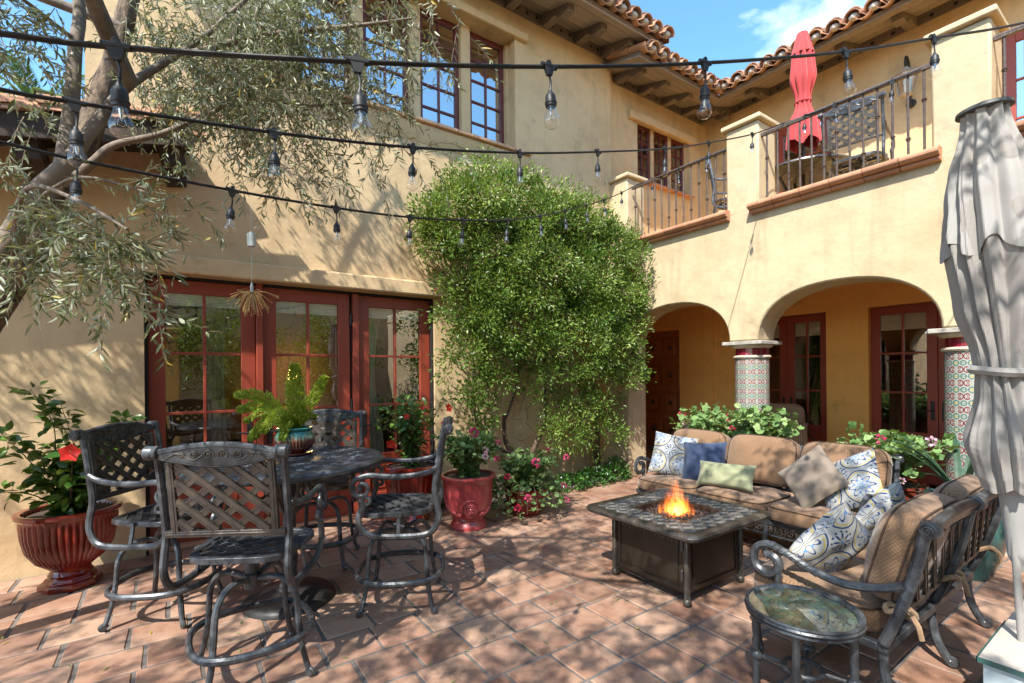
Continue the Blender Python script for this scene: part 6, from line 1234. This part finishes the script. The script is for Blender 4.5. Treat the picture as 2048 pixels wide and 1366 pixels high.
U1 = Vector((2.12, 4.98, 0.58)); shrub('hibiscus_plant', tuple(U1), fan(U1, 40, 0.72, 0.36, 6) + [[U1, Vector((2.35, 5.0, 1.0)), Vector((2.62, 5.05, 1.36))], [U1, Vector((1.95, 4.9, 0.9)), Vector((1.88, 4.8, 1.22))]], 1100, 0.070, 'hibiscus_leaf', 'dense hibiscus bush with small red blooms before the doors', 'plant', [(2.42, 4.68, 1.22, 0.055, (0.3, -1, 0.2)), (1.80, 4.75, 0.88, 0.052, (-0.4, -1, 0)), (1.92, 4.62, 1.16, 0.034, (-0.3, -1, .2)), (2.33, 4.62, 1.06, 0.038, (0.1, -1, .3)), (2.08, 4.6, 1.24, 0.03, (0, -1, .3))], seed=33, spread=0.07)
G0 = Vector((2.50, 4.40, 0.53)); shrub('geranium_plant', tuple(G0), fan(G0, 80, 0.40, 0.32, 8), 1700, 0.064, 'geranium_leaf', 'pink geraniums spilling over the lion urn', 'plant', [(2.50, 4.28, 0.985, 0.042, (0, -1, .5)), (2.54, 4.12, 0.82, 0.028, (0, -1, .4)), (2.53, 4.10, 0.76, 0.026, (0, -1, .4)), (2.78, 4.26, 0.86, 0.028, (0, -1, .4)), (2.68, 4.12, 0.72, 0.024, (0, -1, .4))], ('pink_petal', 'pink_petal', 'pale_petal'), LEAF_G, 1.0, 35, 0.06)
G1 = Vector((3.26, 4.42, 0.29)); st = fan(G1, 60, 0.42, 0.42, 10) + [[G1, G1 + Vector((0.30 * math.cos(a), 0.30 * math.sin(a), 0.10)), G1 + Vector((0.46 * math.cos(a), 0.46 * math.sin(a), -0.16 + 0.05 * math.sin(3 * a)))] for a in [2 * math.pi * i / 26 for i in range(26)]]
shrub('geranium_plant', tuple(G1), st, 1700, 0.058, 'geranium_leaf', 'sprawling crimson geraniums at the foot of the wall shrub', 'plant', [(3.05, 3.95, 0.66, 0.040, (0, -1, .4)), (2.80, 4.12, 0.52, 0.030, (0, -1, .4)), (2.98, 4.0, 0.30, 0.030, (0, -1, .3)), (2.86, 4.02, 0.21, 0.032, (0, -1, .3)), (3.55, 4.10, 0.33, 0.03, (0, -1, .3)), (3.66, 4.5, 0.66, 0.028, (0, -1, .3)), (3.5, 4.0, 0.20, 0.026, (0, -1, .3)), (3.9, 4.45, 0.56, 0.03, (0, -1, .3))], ('crimson_petal', 'pink_petal'), LEAF_G, 1.0, 37, 0.06)
G2 = Vector((5.24, 1.64, 0.56)); shrub('geranium_plant', tuple(G2), fan(G2, 70, 0.42, 0.46, 12, (-0.02, -0.05)), 900, 0.090, 'geranium_leaf', 'broad-leaved pale green geraniums beside the closed grey umbrella', 'plant', [(5.03, 1.62, 0.98, 0.034, (-1, -.3, .4)), (5.12, 1.30, 0.99, 0.034, (-1, -.3, .4)), (4.85, 1.42, 0.68, 0.022, (-1, 0, .2))], ('pink_petal', 'pale_petal'), LEAF_G, 1.0, 39, 0.06)
for y, sd_, lab, h in ((3.48, 41, 'pink-tipped geraniums behind the sofa below the small arch', 0.46), (2.86, 43, 'pale green geraniums behind the sofa before the tiled column', 0.50)):
    g_ = Vector((5.36, y, 0.57)); shrub('geranium_plant', tuple(g_), fan(g_, 70, h + 0.08, 0.44, sd_), 900, 0.085, 'geranium_leaf', lab, 'plant', [(5.25, y + 0.30, 1.05, 0.038, (-1, -.3, .3)), (5.2, y + 0.22, 0.93, 0.032, (-1, -.3, .3)), (5.22, y - 0.1, 0.98, 0.022, (-1, -.3, .3))], ('crimson_petal', 'pale_petal'), LEAF_G, 1.0, sd_, 0.06)
ag = empty('agave_plant', (5.02, 1.10, 0.57), 0, 'spiky dark agave leaves rising from the teal jar', 'plant')
for i in range(14):
    a = 2 * math.pi * i / 14 + 0.3; rr = random.uniform(0.40, 0.62); h = random.uniform(0.30, 0.75); q = MB(); q.grid(lambda u, v: (rr * v * math.cos(a) - (u - 0.5) * 0.05 * math.sin(a) * (1 - v ** 2) ** 0.8, rr * v * math.sin(a) + (u - 0.5) * 0.05 * math.cos(a) * (1 - v ** 2) ** 0.8, h * v * (1.5 - 0.75 * v) + 0.012 * abs(u - 0.5) * 2 * (1 - v)), 2, 9); o = q.build('leaf', 'agave_leaf', ag, sharp=None, fix=False)
    s_ = o.modifiers.new('thick', 'SOLIDIFY'); s_.thickness = 0.005
# ground cover by the wall
gc = np.random.default_rng(14)
for k, (x, y, r, hgt, n) in enumerate(((4.45, 5.02, 0.34, 0.17, 700), (4.95, 5.05, 0.34, 0.20, 800), (5.38, 5.05, 0.24, 0.30, 650), (4.05, 5.10, 0.25, 0.13, 400), (2.72, 5.2, 0.14, 0.2, 220))):
    t = empty('groundcover_plant', (x, y, 0.01), 0, ('small glossy groundcover clump left of the right shrub stem', 'low glossy groundcover clump under the right shrub stem', 'tallest glossy groundcover clump beside the arch pier', 'thin groundcover clump nearest the sprawling geraniums', 'small green clump between lion urn and door jamb')[k], 'plant', 'groundcover clumps along the wall')
    u = nrm(gc.normal(size=(n, 3))); u[:, 2] = np.abs(u[:, 2]); p = u * np.array([r, r * 0.75, hgt]) * gc.uniform(0.7, 1.05, (n, 1)); p[:, 2] += 0.01; p = p[p[:, 1] + y < 5.33]; m = len(p); leaves('foliage', 'ground_leaf', p, u[:m] * 0.6 + rdir(m, 0.4), rdir(m, 1.5), 0.05, 0.028, t, LEAF_B)
# fallen olive leaves
fl_ = np.random.default_rng(17); n = 130; px = fl_.uniform(-0.9, 4.0, n); py = fl_.uniform(1.2, 4.9, n); an = fl_.uniform(0, 6.28, n)
tag(leaves('fallen_leaves', 'olive_leaf', np.stack([px, py, np.full(n, 0.005)], 1), np.stack([np.cos(an), np.sin(an), np.zeros(n)], 1), np.tile([0.05, 0.05, 1.0], (n, 1)), 0.05, 0.012, None, LEAF_B, fl_.uniform(0.5, 1.0, n), 0.4), 'dry olive leaves scattered over the terracotta floor', 'leaves', kind='stuff')
# far palm above the low roof
pm = empty('palm_tree', (-5.6, 35.0, 0), 0, 'distant palm tree rising behind the low tiled roof', 'tree')
b = MB(); b.tube([(0, 0, 0), (0.2, 0, 8), (0, 0, 15.2)], [0.35, 0.28, 0.25], 10); b.build('trunk', 'vine_bark', pm)
P, D_ = [], []; rg = np.random.default_rng(19); fb = MB()
for i in range(26):
    a = rg.uniform(0, 6.28); el = rg.uniform(-0.2, 1.35); L_ = rg.uniform(2.6, 3.4); p = np.array([0, 0, 15.2]); d = np.array([math.cos(a) * math.cos(el), math.sin(a) * math.cos(el), math.sin(el)]); pts = [p.copy()]
    for k in range(14):
        d = d + np.array([0, 0, -0.07]); d /= np.linalg.norm(d); p = p + d * L_ / 14; pts.append(p.copy()); lat = np.cross(d, [0, 0, 1.0]); lat /= np.linalg.norm(lat) + 1e-6
        for s in (-1, 1):
            for h in range(3): P.append(p + d * h * 0.07); D_.append(d * 0.8 + lat * s + np.array([0, 0, -0.25]))
    fb.tube([Vector(q) for q in pts], 0.03, 4, caps=False)
fb.build('fronds', 'palm_leaf', pm, sharp=None); leaves('crown', 'palm_leaf', np.array(P), np.array(D_), rdir(len(P), 1), 0.62, 0.06, pm)
# ------------------------------------------------------------------ festoon lights
def bulb_meshes():
    b = MB(); b.tube([(-0.032, 0, 0), (0.032, 0, 0)], 0.0095, 8); b.prism([(-0.021, -0.004), (0.021, -0.004), (0.009, -0.036), (-0.009, -0.036)], -0.007, 0.007, lambda x, z, y: (x, y, z)); b.tube([(0, 0.004, 0.012), (0, -0.004, 0.012)], 0.010, 8)
    b.tube([(0, 0, -0.034), (0.005, 0.002, -0.055), (0.003, 0, -0.080), (0, 0, -0.095)], 0.0042, 6); b.lathe([(0.001, -0.088), (0.007, -0.090), (0.0085, -0.098), (0.014, -0.104), (0.019, -0.114), (0.0195, -0.134), (0.022, -0.136), (0.022, -0.141), (0.0195, -0.143), (0.0195, -0.151), (0.017, -0.153), (0.001, -0.153)], 16)
    so = b.mesh('socket', 35); so.materials.append(MAT['rubber'])
    g = MB(); g.lathe([(0.0155, -0.152), (0.0165, -0.162), (0.022, -0.178), (0.0285, -0.194), (0.0295, -0.206), (0.026, -0.219), (0.016, -0.228), (0.001, -0.231)], 20); gm = g.mesh('bulb', None); gm.materials.append(MAT['bulb_glass'])
    for p in gm.polygons: p.use_smooth = True
    f = MB(); f.lathe([(0.006, -0.153), (0.005, -0.175), (0.001, -0.186)], 8); f.tube([(-0.006, 0, -0.180), (-0.010, 0, -0.196), (0, 0.004, -0.198), (0.010, 0, -0.196), (0.006, 0, -0.180)], 0.0009, 4); fm = f.mesh('filament', 35); fm.materials.append(MAT['chrome'])
    return so, gm, fm
SOC, BUL, FIL = bulb_meshes()
def festoon(name, label, pts, bulbs, swing=0.10):
    t = empty(name, pts[0], 0, label, 'string lights', 'festoon light strings'); O = Vector(pts[0]); path = [p - O for p in smooth_path(pts, 8)]
    b = MB(); b.tube(path, 0.0050, 8); b.tube([p + Vector((0, 0.003, -0.0055)) for p in path], 0.0034, 6); b.build('cable', 'rubber', t, sharp=60)
    rr = random.Random(len(pts) * 7 + len(bulbs))
    for q in bulbs:
        q = Vector(q) - O; k = min(range(len(path)), key=lambda i: (path[i] - q).length); d = path[min(k + 1, len(path) - 1)] - path[max(k - 1, 0)]; az = math.atan2(d.y, d.x); pit = math.atan2(d.z, math.hypot(d.x, d.y))
        # nearest point on the cable segment
        best = None
        for i in (k - 1, k):
            if 0 <= i < len(path) - 1:
                a, c = path[i], path[i + 1]; u = max(0, min(1, (q - a).dot(c - a) / (c - a).length_squared)); p = a + (c - a) * u
                if best is None or (p - q).length < (best - q).length: best = p
        M4 = Matrix.Translation(best) @ RZ(az) @ RY(rr.uniform(-swing, swing)) @ RX(rr.uniform(-swing, swing))
        s = inst('socket', SOC, t, M4); bb = inst('bulb', BUL, s); inst('filament', FIL, s)
    return t
s1 = [(-0.66, 1.70, 2.36), (-0.335, 1.636, 2.396), (-0.118, 1.607, 2.43), (0.446, 1.42, 2.496), (1.119, 1.353, 2.687), (1.854, 1.206, 2.888), (2.741, 1.014, 3.161), (3.427, 0.841, 3.399), (4.266, 0.621, 3.693), (5.68, 0.22, 4.26)]
festoon('string_lights', 'nearest black festoon cable crossing the top of the view with large clear bulbs', s1, s1[2:8])
s2 = [(-0.80, 2.12, 2.46), (-0.453, 2.206, 2.503), (-0.283, 2.27, 2.545), (0.37, 2.363, 2.66), (1.06, 2.431, 2.801), (1.826, 2.506, 2.996), (2.597, 2.578, 3.228), (3.466, 2.642, 3.502), (4.185, 2.689, 3.765), (5.017, 2.718, 4.089), (5.70, 2.76, 4.41), (5.72, 2.4, 4.395), (5.72, 1.9, 4.39), (5.72, 1.5, 4.385)]
festoon('string_lights', 'middle festoon cable running from the olive to the larger balcony rail', s2, s2[2:10] + [(5.71, 2.52, 4.4), (5.72, 2.22, 4.39), (5.72, 1.72, 4.39)])
s3 = [(-0.80, 2.60, 2.48), (-0.556, 2.705, 2.506), (-0.345, 2.801, 2.525), (0.257, 2.93, 2.559), (0.829, 3.08, 2.619), (1.385, 3.24, 2.704), (1.92, 3.416, 2.824), (2.494, 3.625, 2.981), (3.048, 3.848, 3.179), (3.589, 4.081, 3.402), (4.097, 4.275, 3.619), (4.599, 4.473, 3.839), (5.135, 4.648, 4.104), (5.70, 4.80, 4.405), (5.72, 4.4, 4.395), (5.72, 3.9, 4.39), (5.72, 3.45, 4.385)]
festoon('string_lights', 'farthest festoon cable dipping across the shrub to the smaller balcony rail', s3, s3[2:13] + [(5.71, 4.62, 4.4), (5.72, 4.15, 4.39), (5.72, 3.72, 4.39)])
# starburst fairy light hanging from the third cable
sb = empty('starburst_light', (0.346, 2.95, 2.55), 0, 'brass wire starburst fairy light hanging before the French doors', 'light'); b = MB(); b.tube([(0, 0, 0.012), (0, 0, -0.195)], 0.0012, 4); b.tube([(0, 0, -0.27), (0, 0, -0.475)], 0.0012, 4); b.build('cord', 'pale_metal', sb)
b = MB(); b.lathe([(0.001, -0.19), (0.008, -0.192), (0.010, -0.20), (0.021, -0.203), (0.021, -0.255), (0.020, -0.272), (0.001, -0.273)], 16); b.build('battery_case', 'pale_metal', sb)
b = MB(); b.lathe([(0.001, -0.468), (0.006, -0.475), (0.008, -0.49), (0.008, -0.52), (0.001, -0.522)], 10); b.build('hub', 'pale_metal', sb); rk = random.Random(6)
for i in range(64):
    a = rk.uniform(0, 6.283); sp_ = rk.uniform(0.02, 1.0) ** 0.8; L_ = rk.uniform(0.11, 0.15); r = L_ * math.sin(sp_ * 1.35); dz = -L_ * math.cos(sp_ * 1.5) * 0.9; q = MB()
    q.tube([(0, 0, -0.519), (0.5 * r * math.cos(a), 0.5 * r * math.sin(a), -0.519 + 0.36 * dz + 0.012 * sp_), (r * math.cos(a), r * math.sin(a), -0.519 + dz)], 0.0011, 4); q.sphere((r * math.cos(a), r * math.sin(a), -0.519 + dz), 0.003, 6, 4); q.build('wire', 'copper_wire', sb)

# ------------------------------------------------------------------ balcony: table, umbrella, chairs, lantern
BF = 3.401
bt = empty('balcony_table', (7.10, 3.14, BF), 0, 'round dark metal table behind the balcony rail', 'table')
b = MB(); b.lathe([(0.03, 0.90), (0.56, 0.90), (0.60, 0.895), (0.605, 0.875), (0.58, 0.86), (0.03, 0.868)], 48); b.build('table_top', 'cast', bt)
for k in range(4): a = R(45 + 90 * k); q = MB(); q.tube(smooth_path([(0.30 * math.cos(a), 0.30 * math.sin(a), 0.865), (0.16 * math.cos(a), 0.16 * math.sin(a), 0.5), (0.24 * math.cos(a), 0.24 * math.sin(a), 0.2), (0.40 * math.cos(a), 0.40 * math.sin(a), 0.016)], 5), 0.02, 8); q.build('leg', 'cast', bt)
ru = empty('balcony_umbrella', (7.10, 3.14, BF), 0, 'closed red umbrella standing above the balcony table', 'umbrella')
b = MB(); b.tube([(0, 0, 0), (0, 0, 2.80)], 0.02, 10); b.lathe([(0.001, 0.06), (0.06, 0.06), (0.2, 0.03), (0.21, 0.0), (0.001, 0.0)], 24); b.build('pole', 'black_iron', ru)
def rpt(u, v):
    th = 2 * math.pi * u; z = 1.30 + 1.50 * v; pf = [(1.30, 0.20), (1.55, 0.18), (1.82, 0.092), (1.92, 0.09), (2.2, 0.15), (2.5, 0.13), (2.70, 0.085), (2.80, 0.045)]
    for i in range(len(pf) - 1):
        if pf[i][0] <= z <= pf[i + 1][0] + 1e-6: t = (z - pf[i][0]) / (pf[i + 1][0] - pf[i][0]); r = pf[i][1] + (pf[i + 1][1] - pf[i][1]) * t * t * (3 - 2 * t); break
    q = r * (0.80 + 0.28 * abs(math.sin(5 * th + 0.8 * z)) + 0.04 * math.sin(3 * th)); return (q * math.cos(th), q * math.sin(th), z + (0.05 * math.sin(5 * th) if v < 0.001 else 0))
b = MB(); b.grid(rpt, 140, 40, True); b.build('canopy', 'red_canvas', ru, sharp=None, fix=False)
b = MB(); b.grid(lambda u, v: ((0.05 + 0.055 * (1 - v)) * (0.9 + 0.2 * abs(math.sin(5 * 2 * math.pi * u))) * math.cos(2 * math.pi * u) * 1.25, (0.05 + 0.055 * (1 - v)) * (0.9 + 0.2 * abs(math.sin(5 * 2 * math.pi * u))) * math.sin(2 * math.pi * u) * 1.25, 2.52 + 0.30 * v), 100, 8, True); b.lathe([(0.062, 2.82), (0.03, 2.835), (0.001, 2.84)], 16); b.build('vent_flap', 'red_canvas', ru, sharp=None, fix=False)
b = MB(); b.tube([(0.094 * math.cos(a), 0.094 * math.sin(a), 1.87) for a in [2 * math.pi * i / 24 for i in range(24)]], 0.014, 6, closed=True); b.build('strap', 'red_canvas', ru)
for (x, y, sa, lab) in ((6.72, 2.36, -82, 'lattice-backed metal chair behind the larger balcony rail'), (6.75, 3.95, -150, 'lattice-backed metal chair half hidden by the middle balcony pillar')):
    o = copy_tree(stool0); o.location = (x, y, BF); tag(o, lab, 'bar stool', 'balcony chairs')
    for c in o.children: c.rotation_euler.z = R(sa)
ln_ = empty('wall_lantern', (8.359, 2.30, 5.50), 0, 'aged metal lantern on the upper wall behind the balcony', 'lantern')
b = MB(); b.tube(smooth_path([(-0.01, 0, -0.30), (-0.04, 0, -0.2), (-0.03, 0, 0.10), (-0.10, 0, 0.30), (-0.19, 0, 0.34), (-0.22, 0, 0.26), (-0.20, 0, 0.20)], 5), 0.016, 8); b.lathe([(0.001, 0.0), (0.06, 0.0), (0.055, 0.015), (0.001, 0.02)], 14, (0, 0, -0.24), M4=RY(R(-90))); b.build('bracket', 'black_iron', ln_)
b = MB(); b.lathe([(0.001, 0.20), (0.03, 0.19), (0.05, 0.16), (0.15, 0.10), (0.155, 0.085), (0.001, 0.083)], 6, (-0.20, 0, 0)); b.build('lantern_cap', 'stone', ln_)
b = MB(); b.lathe([(0.001, -0.24), (0.015, -0.22), (0.08, -0.19), (0.085, -0.175), (0.001, -0.172)], 6, (-0.20, 0, 0)); b.build('lantern_base', 'stone', ln_)
for k in range(6): a = 2 * math.pi * k / 6; q = MB(); q.tube([(-0.20 + 0.135 * math.cos(a), 0.135 * math.sin(a), 0.086), (-0.20 + 0.08 * math.cos(a), 0.08 * math.sin(a), -0.175)], 0.007, 6); q.build('lantern_bar', 'stone', ln_)
b = MB(); b.lathe([(0.125, 0.082), (0.073, -0.171)], 6, (-0.20, 0, 0)); b.build('lantern_glass', 'bulb_glass', ln_)

# ------------------------------------------------------------------ chair with scrolled iron arms inside the arcade
def arcade_chair(loc, rz, label):
    t = empty('arcade_chair', loc, rz, label, 'armchair', 'armchairs under the arcade')
    cush(t, 'seat_cushion', 0.30, 0.30, 0.13, T(0, 0, 0.42), 'beige_scroll'); cush(t, 'back_cushion', 0.29, 0.30, 0.13, T(0, -0.31, 0.80) @ RX(R(78)), 'beige_scroll', 5.0, 0.03)
    for s in (-1, 1):
        q = MB(); q.tube(smooth_path([(0.33 * s, -0.36, 0.95), (0.33 * s, -0.30, 0.66), (0.33 * s, -0.1, 0.64), (0.33 * s, 0.25, 0.645)], 5) + [Vector((0.33 * s, 0.25 + y, 0.60 + z)) for y, z in spiral(0, 0, 0.045, 0.012, math.pi / 2, -1.6 * math.pi, 18)], 0.012, 7); q.build('arm', 'black_iron', t)
        q = MB(); q.tube(smooth_path([(0.33 * s, 0.22, 0.63), (0.32 * s, 0.27, 0.5), (0.31 * s, 0.28, 0.3), (0.32 * s, 0.32, 0.012)], 4), 0.012, 7); q.build('leg', 'black_iron', t)
        q = MB(); q.tube(smooth_path([(0.33 * s, -0.36, 0.95), (0.32 * s, -0.30, 0.5), (0.32 * s, -0.32, 0.3), (0.32 * s, -0.38, 0.012)], 4), 0.012, 7); q.build('leg', 'black_iron', t)
    q = MB(); q.box(-0.31, 0.31, -0.30, 0.30, 0.325, 0.345); q.build('seat_frame', 'black_iron', t)
    return t
def stripes():
    m, nt, b = newmat('stripe_print'); sp = nt.nodes.new('ShaderNodeSeparateXYZ'); nt.links.new(coords(nt), sp.inputs[0]); f = math_(nt, 'FRACT', math_(nt, 'MULTIPLY', sp.outputs[0], 17.0)); nt.links.new(ramp(nt, f, [(0.0, (0.36, 0.27, 0.17)), (0.35, (0.16, 0.09, 0.05)), (0.5, (0.40, 0.33, 0.22)), (0.7, (0.22, 0.14, 0.08)), (0.9, (0.36, 0.27, 0.17))]), b.inputs['Base Color']); b.inputs['Roughness'].default_value = 0.9; return m
MAT['stripes'] = stripes()
arcade_chair((7.30, 3.52, 0), R(120), 'beige armchair with scrolled iron arms under the wide arch'); arcade_chair((7.55, 4.05, 0), R(118), 'beige armchair behind the tiled column')
throw_pillow('brown striped pillow in the beige arcade armchair', 'stripes', 0.42, 0.36, 0.14, (7.30, 3.42, 0.68), (-0.80, -0.45, 0.42), 0)
pt_ = MB(); pt_.lathe([(0.001, 0.0), (0.05, 0.0), (0.055, 0.03), (0.04, 0.05), (0.04, 0.16), (0.06, 0.18), (0.07, 0.20), (0.03, 0.235), (0.001, 0.24)], 14); o = pt_.build('path_light', 'black_iron'); o.location = (4.02, 4.98, 0.008); tag(o, 'short black path light at the edge of the planting bed', 'light')
